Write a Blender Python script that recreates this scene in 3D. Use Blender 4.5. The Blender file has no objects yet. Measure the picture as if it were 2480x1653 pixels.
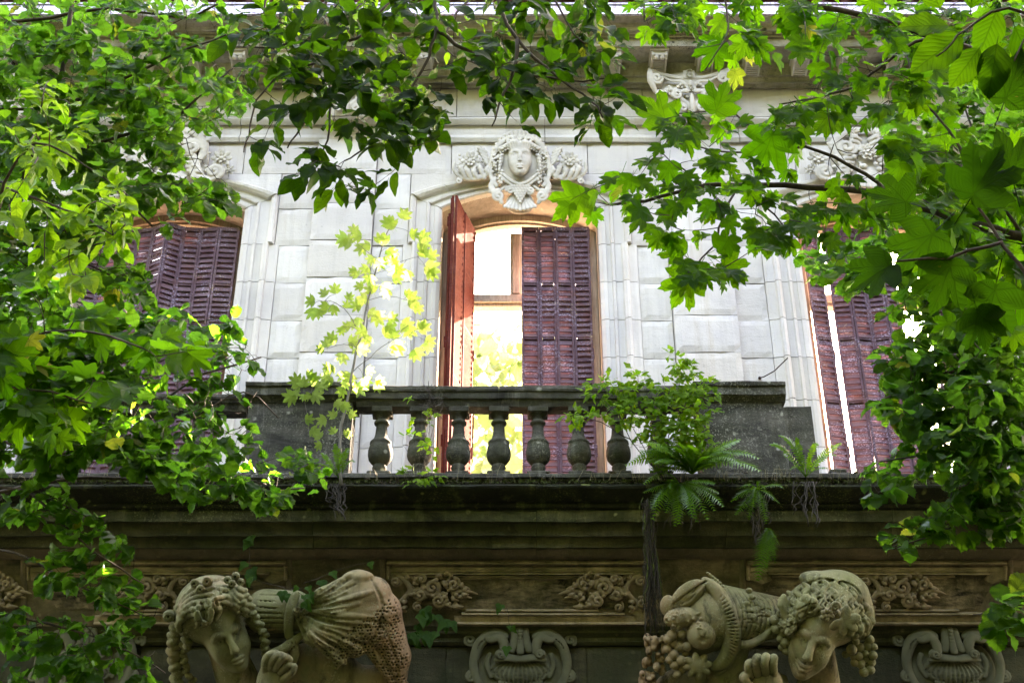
import bpy, math, random
import numpy as np
from mathutils import Vector, Matrix, noise as mn
R_ = math.radians
random.seed(7); rng = np.random.default_rng(7)
SC = bpy.context.scene
COL = SC.collection

# ---------------------------------------------------------------- camera
TH = R_(30.0); FL = 3164.0; CX, CY = 1240.0, 826.5          # pitch, focal length and centre in photo pixels
CAM = Vector((0, 0, 1.6))
CR = Vector((1, 0, 0)); CU = Vector((0, -math.sin(TH), math.cos(TH))); CF = Vector((0, math.cos(TH), math.sin(TH)))
cam_d = bpy.data.cameras.new('camera'); cam = bpy.data.objects.new('camera', cam_d); COL.objects.link(cam)
cam.location = CAM; cam.rotation_euler = (math.pi/2 + TH, 0, 0)
cam_d.sensor_width = 36; cam_d.lens = FL/2480*36; cam_d.clip_start = 0.05; cam_d.clip_end = 1500
SC.camera = cam

# ---------------------------------------------------------------- sky, sun, exposure
SUN_DIR = Vector((0.573, 0.819, 0)).normalized()               # horizontal direction towards the sun (behind the house, to the right)
SUN_EL = R_(32)
w = bpy.data.worlds.new('World'); SC.world = w; w.use_nodes = True
nt = w.node_tree; nt.nodes.clear()
sky = nt.nodes.new('ShaderNodeTexSky'); sky.sky_type = 'NISHITA'; sky.sun_disc = False
sky.sun_elevation = SUN_EL; sky.sun_rotation = math.atan2(SUN_DIR.x, SUN_DIR.y)
sky.air_density = 1.0; sky.dust_density = 4.0; sky.ozone_density = 0.6
bg = nt.nodes.new('ShaderNodeBackground'); bg.inputs[1].default_value = 0.15
wo = nt.nodes.new('ShaderNodeOutputWorld')
nt.links.new(sky.outputs[0], bg.inputs[0]); nt.links.new(bg.outputs[0], wo.inputs[0])
sl = bpy.data.lights.new('sun', 'SUN'); sl.energy = 4.2; sl.angle = R_(0.5); sl.color = (1, .97, .92)
so = bpy.data.objects.new('sun', sl); COL.objects.link(so)
sd = Vector((SUN_DIR.x*math.cos(SUN_EL), SUN_DIR.y*math.cos(SUN_EL), math.sin(SUN_EL)))
so.rotation_euler = sd.to_track_quat('Z', 'Y').to_euler(); so.location = (10, 20, 20)
vs = SC.view_settings
vs.view_transform = 'Standard'; vs.look = 'None'; vs.gamma = 1; vs.use_curve_mapping = False
vs.exposure = 4.7
vs.use_white_balance = True; vs.white_balance_temperature = 8900; vs.white_balance_tint = 20
SC.cycles.max_bounces = 8; SC.cycles.diffuse_bounces = 4; SC.cycles.transmission_bounces = 6; SC.cycles.transparent_max_bounces = 6

# ---------------------------------------------------------------- helpers
def at(px, py, Y):
    dx = (px-CX)/FL; dy = (CY-py)/FL
    d = CF + CR*dx + CU*dy
    return CAM + d*(Y/d.y)
def px_of(p):
    q = p - CAM; z = q.dot(CF)
    return CX + FL*q.dot(CR)/z, CY - FL*q.dot(CU)/z, z
K = 2480/2352.0
def atd(px, py, Y): return at(px*K, py*K, Y)

def tag(o, label=None, cat=None, group=None, kind=None):
    if label: o['label'] = label
    if cat: o['category'] = cat
    if group: o['group'] = group
    if kind: o['kind'] = kind
    return o
def empty(name, loc=(0, 0, 0), label=None, cat=None, group=None):
    o = bpy.data.objects.new(name, None); o.location = loc; o.empty_display_size = .1
    COL.objects.link(o); tag(o, label, cat, group)
    return o
def link(name, me, parent=None, mw=None):
    o = bpy.data.objects.new(name, me); COL.objects.link(o)
    if parent is not None:
        o.parent = parent
        pm = PW(parent)
        o.matrix_parent_inverse = pm.inverted()
    if mw is not None: o.matrix_basis = mw
    return o
def PW(o):                                                   # world matrix of an object whose chain is not yet evaluated
    m = o.matrix_basis.copy()
    if o.parent is not None: m = PW(o.parent) @ o.matrix_parent_inverse @ m
    return m
def mesh(name, v, f, mat, smooth=False):
    me = bpy.data.meshes.new(name)
    if isinstance(v, np.ndarray): npmesh(me, v, f)
    else: me.from_pydata(v, [], f)
    me.materials.append(mat)
    if smooth: me.polygons.foreach_set('use_smooth', np.ones(len(me.polygons), bool))
    me.update()
    return me
def npmesh(me, v, f):
    me.vertices.add(len(v)); me.vertices.foreach_set('co', np.asarray(v, np.float32).ravel())
    n, c = f.shape
    me.loops.add(n*c); me.loops.foreach_set('vertex_index', f.astype(np.int32).ravel())
    me.polygons.add(n); me.polygons.foreach_set('loop_start', np.arange(0, n*c, c, dtype=np.int32))
    try: me.polygons.foreach_set('loop_total', np.full(n, c, dtype=np.int32))
    except Exception: pass
    me.update(calc_edges=True)

class MB:
    def __init__(s): s.v = []; s.f = []
    def add(s, v, f):
        b = len(s.v); s.v += [tuple(p) for p in v]; s.f += [tuple(i+b for i in q) for q in f]
    def box(s, x0, x1, y0, y1, z0, z1, c=0.0, M=None):
        if c <= 0:
            v = [(x, y, z) for x in (x0, x1) for y in (y0, y1) for z in (z0, z1)]
            f = [(0, 1, 3, 2), (4, 6, 7, 5), (0, 4, 5, 1), (2, 3, 7, 6), (0, 2, 6, 4), (1, 5, 7, 3)]
        else:
            v = []; idx = {}
            X = (x0, x1); Yv = (y0, y1); Z = (z0, z1); sg = (1, -1)
            for i in (0, 1):
                for j in (0, 1):
                    for k in (0, 1):
                        for a in range(3):
                            p = [X[i]+sg[i]*c, Yv[j]+sg[j]*c, Z[k]+sg[k]*c]
                            p[a] = (X[i], Yv[j], Z[k])[a]
                            idx[(i, j, k, a)] = len(v); v.append(tuple(p))
            f = []
            for i in (0, 1):
                f.append([idx[(i, a, b, 0)] for a, b in ((0, 0), (1, 0), (1, 1), (0, 1))])
                f.append([idx[(a, i, b, 1)] for a, b in ((0, 0), (0, 1), (1, 1), (1, 0))])
                f.append([idx[(a, b, i, 2)] for a, b in ((0, 0), (1, 0), (1, 1), (0, 1))])
            for i in (0, 1):
                for j in (0, 1):
                    f.append([idx[(i, j, 0, 0)], idx[(i, j, 1, 0)], idx[(i, j, 1, 1)], idx[(i, j, 0, 1)]])
                    f.append([idx[(i, 0, j, 0)], idx[(i, 1, j, 0)], idx[(i, 1, j, 2)], idx[(i, 0, j, 2)]])
                    f.append([idx[(0, i, j, 1)], idx[(1, i, j, 1)], idx[(1, i, j, 2)], idx[(0, i, j, 2)]])
                    for k in (0, 1): f.append([idx[(i, j, k, 0)], idx[(i, j, k, 1)], idx[(i, j, k, 2)]])
        if M is not None: v = [tuple(M @ Vector(p)) for p in v]
        s.add(v, f)
    def extr(s, prof, x0, x1, seg=1, jit=0.0, seed=0, caps=True):     # closed (y,z) profile swept along x
        n = len(prof); v = []; f = []
        for i in range(seg+1):
            x = x0 + (x1-x0)*i/seg
            for j, (y, z) in enumerate(prof):
                if jit:
                    a = mn.noise(Vector((x*2.1, y*9+seed, z*9)))*jit + mn.noise(Vector((x*11, y*19+seed, z*19)))*jit*.6
                    b = mn.noise(Vector((x*2.3+40, y*9, z*9+seed)))*jit + mn.noise(Vector((x*13+40, y*19, z*19+seed)))*jit*.5
                else: a = b = 0
                v.append((x, y+a, z+b))
        for i in range(seg):
            for j in range(n):
                k = (j+1) % n
                f.append((i*n+j, i*n+k, (i+1)*n+k, (i+1)*n+j))
        if caps: f.append(tuple(range(n))[::-1]); f.append(tuple(seg*n+j for j in range(n)))
        s.add(v, f)
    def poly(s, pts, y0, y1):                                          # xz polygon extruded along y
        n = len(pts)
        v = [(x, y0, z) for x, z in pts] + [(x, y1, z) for x, z in pts]
        f = [tuple(range(n)), tuple(range(2*n-1, n-1, -1))] + [(i, i+n, (i+1) % n+n, (i+1) % n) for i in range(n)]
        s.add(v, f)
    def tube(s, pts, rad, n=7, cap=True, closed=False):
        pts = [Vector(p) for p in pts]; m = len(pts); v = []; f = []
        nrm = None
        for i, p in enumerate(pts):
            a = pts[max(i-1, 0)]; b = pts[min(i+1, m-1)]
            t = (b-a)
            t = t.normalized() if t.length > 1e-9 else Vector((0, 0, 1))
            if nrm is None:
                nrm = t.orthogonal().normalized()
            nrm = (nrm - t*nrm.dot(t))
            nrm = nrm.normalized() if nrm.length > 1e-6 else t.orthogonal().normalized()
            bn = t.cross(nrm)
            r = rad[i] if isinstance(rad, (list, tuple)) else rad
            for k in range(n):
                a_ = 2*math.pi*k/n
                v.append(p + nrm*math.cos(a_)*r + bn*math.sin(a_)*r)
        for i in range(m-1):
            for k in range(n):
                f.append((i*n+k, i*n+(k+1) % n, (i+1)*n+(k+1) % n, (i+1)*n+k))
        if cap: f.append(tuple(range(n))[::-1]); f.append(tuple((m-1)*n+k for k in range(n)))
        s.add(v, f)
    def lathe(s, prof, c, n=28):                                       # (r, z) profile round a vertical axis
        v = []; f = []; m = len(prof)
        for r, z in prof:
            for k in range(n):
                a = 2*math.pi*k/n; v.append((c[0]+r*math.cos(a), c[1]+r*math.sin(a), c[2]+z))
        for i in range(m-1):
            for k in range(n): f.append((i*n+k, i*n+(k+1) % n, (i+1)*n+(k+1) % n, (i+1)*n+k))
        f.append(tuple(range(n))[::-1]); f.append(tuple((m-1)*n+k for k in range(n)))
        s.add(v, f)
    def me(s, name, mat, smooth=False): return mesh(name, s.v, s.f, mat, smooth)
    def build(s, name, mat, parent=None, smooth=False, kind=None):
        o = link(name, s.me(name, mat, smooth), parent)
        if kind: o['kind'] = kind
        return o
def smooth_angle(o, ang=35):
    me = o.data
    me.polygons.foreach_set('use_smooth', np.ones(len(me.polygons), bool))
    try: me.set_sharp_from_angle(angle=R_(ang))
    except Exception: pass
    return o

# ---------------------------------------------------------------- materials
class NT:
    def __init__(s, name):
        s.m = bpy.data.materials.new(name); s.m.use_nodes = True; s.t = s.m.node_tree; s.t.nodes.clear()
        s.out = s.n('ShaderNodeOutputMaterial')
    def n(s, typ, **kw):
        o = s.t.nodes.new(typ)
        for k, v in kw.items(): setattr(o, k, v)
        return o
    def l(s, a, b): s.t.links.new(a, b)
    def set(s, node, **kw):
        for k, v in kw.items():
            i = node.inputs[k.replace('_', ' ')]
            if hasattr(v, 'is_linked') or v.__class__.__name__.startswith('NodeSocket'): s.l(v, i)
            else: i.default_value = v
    def pos(s):
        return s.n('ShaderNodeNewGeometry').outputs['Position']
    def mapping(s, vec, scale=(1, 1, 1), rot=(0, 0, 0), loc=(0, 0, 0)):
        m = s.n('ShaderNodeMapping'); s.l(vec, m.inputs[0]); m.inputs['Scale'].default_value = scale; m.inputs['Rotation'].default_value = rot; m.inputs['Location'].default_value = loc
        return m.outputs[0]
    def noise(s, vec, scale, detail=4, rough=.55, dist=0):
        q = s.n('ShaderNodeTexNoise'); s.l(vec, q.inputs['Vector']); q.inputs['Scale'].default_value = scale
        q.inputs['Detail'].default_value = detail; q.inputs['Roughness'].default_value = rough; q.inputs['Distortion'].default_value = dist
        return q.outputs[0]
    def vor(s, vec, scale, feature='F1', out='Distance'):
        q = s.n('ShaderNodeTexVoronoi', feature=feature); s.l(vec, q.inputs['Vector']); q.inputs['Scale'].default_value = scale
        return q.outputs[out]
    def ramp(s, fac, stops):
        q = s.n('ShaderNodeValToRGB'); s.l(fac, q.inputs[0]); e = q.color_ramp.elements
        while len(e) < len(stops): e.new(.5)
        for a, (p, c) in zip(e, stops):
            a.position = p; a.color = (c, c, c, 1) if isinstance(c, (int, float)) else (*c, 1)
        return q.outputs[0]
    def mix(s, fac, a, b, mode='MIX'):
        q = s.n('ShaderNodeMix', data_type='RGBA', blend_type=mode)
        for i, v in ((0, fac), (6, a), (7, b)):
            if isinstance(v, (int, float)): q.inputs[i].default_value = v
            elif isinstance(v, tuple): q.inputs[i].default_value = (*v, 1) if len(v) == 3 else v
            else: s.l(v, q.inputs[i])
        return q.outputs[2]
    def math(s, op, a, b=0.0, c=None, clamp=False):
        q = s.n('ShaderNodeMath', operation=op); q.use_clamp = clamp
        for i, v in ((0, a), (1, b), (2, c)):
            if v is None: continue
            if isinstance(v, (int, float)): q.inputs[i].default_value = v
            else: s.l(v, q.inputs[i])
        return q.outputs[0]
    def bump(s, h, strength=.5, dist=.01, normal=None):
        q = s.n('ShaderNodeBump'); q.inputs['Strength'].default_value = strength; q.inputs['Distance'].default_value = dist; s.l(h, q.inputs['Height'])
        if normal is not None: s.l(normal, q.inputs['Normal'])
        return q.outputs[0]
    def bsdf(s, col, rough=.9, normal=None, metal=0, spec=.3):
        q = s.n('ShaderNodeBsdfPrincipled')
        for k, v in (('Base Color', col), ('Roughness', rough), ('Metallic', metal), ('Specular IOR Level', spec)):
            if isinstance(v, (int, float)): q.inputs[k].default_value = v
            elif isinstance(v, tuple): q.inputs[k].default_value = (*v, 1)
            else: s.l(v, q.inputs[k])
        if normal is not None: s.l(normal, q.inputs['Normal'])
        s.l(q.outputs[0], s.out.inputs[0])
        return q

def m_white_stone(name, base=(.74, .71, .665), grey=(.52, .505, .515), objrand=True, dirt=.35):
    t = NT(name); p = t.pos()
    a = t.noise(p, 1.1, 4, .6); b = t.noise(t.mapping(p, (1.5, 1.5, 9)), 3.0, 6, .65, .6)
    c = t.mix(t.ramp(a, [(.38, 0), (.64, 1)]), base, grey)
    c = t.mix(t.math('MULTIPLY', t.ramp(b, [(.40, 0), (.72, 1)]), .25), c, (.72, .70, .66))
    if objrand:
        oi = t.n('ShaderNodeObjectInfo').outputs['Random']
        c = t.mix(t.ramp(oi, [(0, .0), (1, .75)]), c, (.58, .54, .485))
    sp = t.ramp(t.noise(p, 26, 3, .7), [(.62, 0), (.74, 1)])
    c = t.mix(t.math('MULTIPLY', sp, t.ramp(t.noise(p, 1.7, 3), [(.5, 0), (.7, dirt+.2)])), c, (.20, .185, .17))
    st = t.ramp(t.noise(t.mapping(p, (6, 6, .5)), 1.6, 5, .65), [(.52, 0), (.76, 1)])
    c = t.mix(t.math('MULTIPLY', st, dirt), c, (.36, .34, .315))
    lv = t.ramp(t.noise(t.mapping(p, loc=(9, 3, 1)), .75, 4, .6), [(.50, 0), (.66, 1)])
    c = t.mix(t.math('MULTIPLY', lv, .4), c, (.42, .405, .44))
    st2 = t.ramp(t.noise(t.mapping(p, (7, 7, .35), loc=(4, 0, 2)), 1.1, 5, .7), [(.56, 0), (.74, 1)])
    c = t.mix(t.math('MULTIPLY', st2, .5), c, (.44, .36, .25))
    wv = t.noise(t.mapping(p, (2.5, 2.5, 60)), 2.6, 3, .6)
    h = t.math('ADD', t.math('MULTIPLY', wv, .35), t.math('ADD', t.noise(p, 14, 6, .65), t.math('MULTIPLY', t.noise(p, 90, 2), .3)))
    t.bsdf(c, .92, t.bump(h, .6, .012))
    return t.m
def m_dark_stone(name, base, dark, green, lich, amt=.5, gscale=1.0, rough=.93, stain=(.3, .62)):
    t = NT(name); p = t.pos()
    a = t.noise(t.mapping(p, (.7, 1, 2.6)), 2.4*gscale, 6, .65, .5)
    c = t.mix(t.ramp(a, [(stain[0], 0), (stain[1], 1)]), dark, base)
    g = t.noise(p, 3.1*gscale, 5, .6)
    c = t.mix(t.math('MULTIPLY', t.ramp(g, [(.42, 0), (.62, 1)]), .75), c, green)
    f = t.noise(p, 60, 3, .7); big = t.noise(p, 1.3, 3, .6)
    lm = t.math('MULTIPLY', t.ramp(f, [(.55, 0), (.63, 1)]), t.ramp(big, [(.50, 0), (.68, amt)]))
    c = t.mix(lm, c, lich)
    sk = t.noise(t.mapping(p, (5, 5, .45), loc=(2, 5, 0)), 1.5, 6, .7)
    c = t.mix(t.math('MULTIPLY', t.ramp(sk, [(.50, 0), (.66, 1)]), .55), c, dark)
    c = t.mix(t.math('MULTIPLY', t.ramp(sk, [(.30, 1), (.44, 0)]), .35*amt), c, lich)
    ls = t.ramp(t.vor(t.mapping(p, (1, 1, 1)), 9, 'SMOOTH_F1'), [(.10, 1), (.20, 0)])
    c = t.mix(t.math('MULTIPLY', t.math('MULTIPLY', ls, t.ramp(t.noise(p, 5), [(.5, 0), (.56, 1)])), amt), c, lich)
    h = t.math('ADD', t.noise(p, 22, 8, .7), t.math('MULTIPLY', t.noise(p, 110, 3), .4))
    t.bsdf(c, rough, t.bump(h, .9, .016))
    return t.m
M = {}
M['white'] = m_white_stone('white_limestone')
M['cream'] = m_white_stone('cream_moulding', (.66, .625, .56), (.46, .445, .42), False, .5)
M['carved'] = m_white_stone('carved_limestone', (.60, .575, .52), (.50, .48, .45), False, .15)
M['cornice'] = m_dark_stone('weathered_cornice', (.50, .47, .40), (.13, .125, .10), (.24, .245, .12), (.03, .034, .022), .95, .8, stain=(.32, .52))
M['reveal'] = m_dark_stone('tan_reveal_plaster', (.40, .345, .29), (.23, .19, .155), (.33, .28, .225), (.6, .5, .4), .2)
M['black'] = m_dark_stone('blackened_stone', (.145, .138, .115), (.026, .026, .021), (.060, .062, .040), (.36, .36, .29), .95, 1.5, stain=(.40, .70))
M['bal'] = m_dark_stone('baluster_stone', (.115, .11, .085), (.022, .022, .017), (.045, .050, .026), (.28, .28, .21), .9, 1.6, stain=(.34, .68))
M['mossed'] = m_dark_stone('mossy_ledge', (.034, .034, .022), (.007, .008, .005), (.022, .030, .009), (.19, .22, .07), .95, stain=(.3, .7))
M['entab'] = m_dark_stone('stained_entablature', (.125, .118, .058), (.020, .021, .011), (.042, .050, .017), (.19, .18, .085), .4, .8, stain=(.32, .70))
M['lichen'] = m_dark_stone('lichened_band', (.125, .125, .060), (.014, .016, .008), (.045, .056, .016), (.30, .31, .16), .95, 1.3, stain=(.36, .60))
M['cove'] = m_dark_stone('cove_stone', (.34, .26, .165), (.040, .037, .022), (.11, .105, .055), (.38, .31, .2), .4, 1.1, stain=(.34, .64))
M['cove_light'] = m_dark_stone('pale_cove_moulding', (.50, .39, .25), (.10, .085, .05), (.20, .175, .09), (.34, .28, .18), .5, 1.6, stain=(.3, .55))
M['cove_dark'] = m_dark_stone('stained_cove_field', (.42, .33, .21), (.026, .023, .014), (.10, .09, .045), (.36, .29, .18), .7, 2.4, stain=(.38, .62))
M['pink'] = m_dark_stone('tan_soffit_band', (.27, .205, .14), (.10, .085, .055), (.14, .125, .07), (.36, .3, .2), .4, .9)
M['lower'] = m_dark_stone('lower_wall_stone', (.085, .080, .042), (.026, .026, .014), (.034, .042, .018), (.13, .12, .06), .3, .8)

def m_statue():
    t = NT('statue_stone'); p = t.pos()
    a = t.noise(p, 2.2, 5, .6)
    c = t.mix(t.ramp(a, [(.35, 0), (.65, 1)]), (.185, .190, .075), (.255, .235, .125))
    sx = t.n('ShaderNodeSeparateXYZ'); t.l(p, sx.inputs[0])
    warm = t.ramp(t.noise(p, 3.3, 4, .6), [(.50, 0), (.64, 1)])
    near = t.ramp(t.math('ABSOLUTE', t.math('SUBTRACT', sx.outputs[0], .05)), [(.55, 1.0), (1.0, 0.0)])
    near.node.color_ramp.elements[0].position = .0
    nr = t.n('ShaderNodeMapRange'); t.l(t.math('ABSOLUTE', t.math('SUBTRACT', sx.outputs[0], .05)), nr.inputs[0])
    nr.inputs[1].default_value = .95; nr.inputs[2].default_value = 1.45; nr.inputs[3].default_value = 1; nr.inputs[4].default_value = 0
    c = t.mix(t.math('MAXIMUM', t.math('MULTIPLY', warm, .35), t.math('MULTIPLY', nr.outputs[0], .85)), c, (.36, .21, .125))
    d = t.ramp(t.noise(t.mapping(p, (3, 3, 1)), 2.6, 6, .7), [(.50, 0), (.70, 1)])
    c = t.mix(t.math('MULTIPLY', d, .6), c, (.05, .05, .024))
    fl = t.math('MULTIPLY', t.ramp(t.noise(p, 48, 4, .75), [(.54, 0), (.62, 1)]), t.ramp(t.noise(p, 4.5, 4), [(.46, 0), (.60, .9)]))
    c = t.mix(fl, c, (.36, .36, .22))
    bl = t.ramp(t.noise(t.mapping(p, (1, 1, .5)), 6.5, 7, .75), [(.55, 0), (.66, .8)])
    c = t.mix(bl, c, (.045, .045, .022))
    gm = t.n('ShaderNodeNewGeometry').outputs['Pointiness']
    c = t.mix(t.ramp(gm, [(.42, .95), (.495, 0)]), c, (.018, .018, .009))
    h = t.math('ADD', t.noise(p, 30, 8, .7), t.math('MULTIPLY', t.noise(p, 120, 3), .4))
    t.bsdf(c, .9, t.bump(h, .5, .008))
    return t.m
M['statue'] = m_statue()
def m_carved2(name, base, dark):
    t = NT(name); p = t.pos()
    c = t.mix(t.ramp(t.noise(p, 5, 5, .6), [(.4, 0), (.62, 1)]), base, tuple(.72*q for q in base))
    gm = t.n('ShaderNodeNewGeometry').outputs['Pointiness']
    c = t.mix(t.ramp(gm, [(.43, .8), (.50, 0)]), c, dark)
    h = t.noise(p, 40, 6, .7)
    t.bsdf(c, .9, t.bump(h, .4, .006))
    return t.m
M['carved'] = m_carved2('carved_limestone', (.60, .565, .49), (.30, .26, .20))
M['carved_cove'] = m_carved2('carved_cove_stone', (.33, .26, .165), (.018, .015, .010))
M['carved_low'] = m_carved2('carved_shell_stone', (.13, .13, .075), (.014, .016, .009))

def m_shutter(name='rusty_shutter_paint', red=False):
    t = NT(name); p = t.pos()
    oi = t.n('ShaderNodeObjectInfo').outputs['Random']
    a = t.noise(p, 9, 6, .7)
    c = t.mix(t.ramp(a, [(.35, 0), (.68, 1)]), (.068, .032, .044), (.135, .078, .105))
    c = t.mix(t.math('MULTIPLY', t.ramp(oi, [(.2, 0), (.9, 1)]), .55), c, (.16, .10, .12))
    rs = t.ramp(t.noise(p, 4.3, 5, .65), [(.52, 0), (.66, 1)])
    c = t.mix(t.math('MULTIPLY', rs, .4), c, (.15, .05, .025))
    f = t.ramp(t.noise(t.mapping(p, (1, 1, 1.6)), 46, 4, .7), [(.53, 0), (.60, 1)])
    wh = t.math('MULTIPLY', f, t.ramp(t.noise(p, 6, 3), [(.44, 0), (.62, .95)]))
    c = t.mix(wh, c, (.37, .32, .43))
    cr = t.math('MULTIPLY', t.ramp(t.noise(p, 60, 3, .7), [(.56, 0), (.64, 1)]), t.ramp(t.noise(p, 3.1, 3), [(.58, 0), (.68, .9)]))
    c = t.mix(cr, c, (.46, .36, .24))
    if red: c = t.mix(.88, c, t.mix(t.ramp(a, [(.35, 0), (.65, 1)]), (.085, .014, .008), (.15, .032, .018)))  # sun glow on the folded-out leaves mixed into the colour as red
    t.bsdf(c, .72 if not red else .95, t.bump(t.noise(p, 70, 5, .7), .5, .004), 0, .25 if not red else .05)
    return t.m
M['shutter'] = m_shutter(); M['shutter_sun_red'] = m_shutter('rusty_shutter_sun_glow', True)
def m_wood(name, a, b):
    t = NT(name); p = t.pos()
    g = t.noise(t.mapping(p, (22, 22, 1.6)), 2.4, 6, .65, .4)
    c = t.mix(t.ramp(g, [(.35, 0), (.65, 1)]), a, b)
    c = t.mix(t.ramp(t.noise(p, 2.3, 4), [(.5, 0), (.7, .55)]), c, tuple(.5*q for q in a))
    t.bsdf(c, .8, t.bump(g, .6, .006))
    return t.m
M['wood'] = m_wood('weathered_oak', (.13, .095, .065), (.24, .19, .135))
M['wood2'] = m_wood('grey_weathered_oak', (.26, .22, .175), (.44, .385, .31))
M['bark'] = m_wood('bark', (.035, .026, .018), (.085, .065, .045))
M['bark_grey'] = m_wood('grey_bark', (.10, .095, .075), (.20, .19, .15))
M['root'] = m_wood('dry_root', (.028, .023, .019), (.085, .073, .058))
def m_zinc():
    t = NT('streaked_zinc_gutter'); p = t.pos()
    s_ = t.noise(t.mapping(p, (9, 9, .7)), 3.2, 5, .7)
    c = t.mix(t.ramp(s_, [(.45, 0), (.62, 1)]), (.60, .60, .68), (.30, .20, .28))
    c = t.mix(t.ramp(t.noise(p, 3), [(.55, 0), (.7, .5)]), c, (.32, .14, .12))
    t.bsdf(c, .5, t.bump(s_, .3, .004), .2, .5)
    return t.m
M['zinc'] = m_zinc()
M['tile'] = m_dark_stone('roof_tile', (.26, .10, .07), (.12, .05, .045), (.2, .09, .08), (.4, .3, .25), .4)
def m_simple(name, col, rough=.8, sc=8, var=.4):
    t = NT(name); p = t.pos()
    n = t.noise(p, sc, 5, .6)
    c = t.mix(t.ramp(n, [(.35, 0), (.65, 1)]), tuple(q*(1-var) for q in col), tuple(min(1, q*(1+var)) for q in col))
    t.bsdf(c, rough, t.bump(n, .5, .01)); return t.m
M['iron'] = m_simple('rusty_iron', (.06, .035, .03))
M['ground'] = m_simple('forest_floor', (.028, .028, .014), .95, 2)
M['floor'] = m_simple('rubble_floor', (.32, .27, .21), .9, 4)
M['plaster'] = m_simple('warm_plaster', (.50, .42, .33), .9, 3)
M['moss'] = m_simple('moss', (.055, .075, .015), .95, 30, .6)
M['drymoss'] = m_simple('brown_moss', (.045, .035, .02), .95, 30, .6)

def m_leaf(name, ra, rb, ta, tb, kind='pinnate', gloss=.10, nv=8.0, trans=.55, yellow=.0):
    t = NT(name)
    uv = t.n('ShaderNodeUVMap'); sx = t.n('ShaderNodeSeparateXYZ'); t.l(uv.outputs[0], sx.inputs[0])
    x = t.math('MULTIPLY', t.math('SUBTRACT', sx.outputs[0], .5), 2.0); y = sx.outputs[1]
    ax = t.math('ABSOLUTE', x)
    if kind == 'pinnate':
        q = t.math('FRACT', t.math('MULTIPLY', t.math('SUBTRACT', y, t.math('MULTIPLY', ax, .55)), nv))
        d = t.math('ABSOLUTE', t.math('SUBTRACT', q, .5))
        side = t.ramp(d, [(.02, 1), (.12, 0)]); mid = t.ramp(ax, [(.012, 1), (.035, 0)])
        vein = t.math('MAXIMUM', t.math('MULTIPLY', side, .6), mid)
        relief = d
    else:
        dy = t.math('SUBTRACT', y, .17)
        an = t.math('ARCTAN2', x, dy)
        rr = t.math('SQRT', t.math('ADD', t.math('MULTIPLY', x, x), t.math('MULTIPLY', dy, dy)))
        q = t.math('ABSOLUTE', t.math('SUBTRACT', t.math('FRACT', t.math('ADD', t.math('DIVIDE', an, .86), .5)), .5))
        dd = t.math('MULTIPLY', q, rr)
        main = t.ramp(dd, [(.008, 1), (.026, 0)])
        q2 = t.math('ABSOLUTE', t.math('SUBTRACT', t.math('FRACT', t.math('MULTIPLY', t.math('SUBTRACT', rr, t.math('MULTIPLY', q, .9)), 7.0)), .5))
        vein = t.math('MAXIMUM', main, t.math('MULTIPLY', t.ramp(q2, [(.03, 1), (.12, 0)]), .4))
        relief = q2
    oi = t.n('ShaderNodeObjectInfo').outputs['Random']
    at_ = t.n('ShaderNodeAttribute', attribute_name='tint').outputs['Fac']
    rnd = t.math('FRACT', t.math('ADD', oi, at_))
    pn = t.noise(t.pos(), 1.6, 3, .5)
    k = t.math('MULTIPLY', t.math('ADD', rnd, pn), .5)
    kk = t.ramp(k, [(.25, 0), (.75, 1)])
    cr = t.mix(kk, ra, rb); ct = t.mix(kk, ta, tb)
    if yellow > 0:
        ye = t.ramp(t.math('FRACT', t.math('MULTIPLY', rnd, 17.3)), [(1-yellow, 0), (1-yellow+.02, 1)])
        cr = t.mix(ye, cr, (.22, .22, .02)); ct = t.mix(ye, ct, (.50, .55, .05))
    spots = t.ramp(t.noise(t.mapping(uv.outputs[0], (1, 1, 1)), 13, 3, .7), [(.66, 0), (.72, 1)])
    sm = t.math('MULTIPLY', spots, t.ramp(t.math('FRACT', t.math('MULTIPLY', rnd, 7.7)), [(.7, 0), (.9, .8)]))
    cr = t.mix(sm, cr, (.09, .055, .02)); ct = t.mix(sm, ct, (.14, .09, .02))
    ct = t.mix(t.math('MULTIPLY', vein, .50), ct, tuple(.35*q for q in ta))
    cr = t.mix(t.math('MULTIPLY', vein, .45), cr, tuple(min(1, 1.8*q) for q in rb))
    bmp = t.bump(t.math('ADD', relief, t.math('MULTIPLY', vein, -.8)), .35, .004)
    d = t.n('ShaderNodeBsdfDiffuse'); t.l(cr, d.inputs[0]); t.l(bmp, d.inputs['Normal'])
    tr = t.n('ShaderNodeBsdfTranslucent'); t.l(ct, tr.inputs[0]); t.l(bmp, tr.inputs['Normal'])
    m1 = t.n('ShaderNodeMixShader'); m1.inputs[0].default_value = trans; t.l(d.outputs[0], m1.inputs[1]); t.l(tr.outputs[0], m1.inputs[2])
    g = t.n('ShaderNodeBsdfGlossy'); g.inputs['Roughness'].default_value = .42; g.inputs[0].default_value = (.55, .62, .55, 1); t.l(bmp, g.inputs['Normal'])
    fr = t.n('ShaderNodeFresnel'); fr.inputs[0].default_value = 1.42
    m2 = t.n('ShaderNodeMixShader'); t.l(t.math('MULTIPLY', fr.outputs[0], gloss*3, clamp=True), m2.inputs[0]); t.l(m1.outputs[0], m2.inputs[1]); t.l(g.outputs[0], m2.inputs[2])
    t.l(m2.outputs[0], t.out.inputs[0])
    return t.m
M['hazel'] = m_leaf('hazel_leaf', (.010, .030, .004), (.019, .050, .006), (.058, .250, .012), (.180, .48, .030), 'pinnate', .07, 9, .62, .02)
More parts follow.
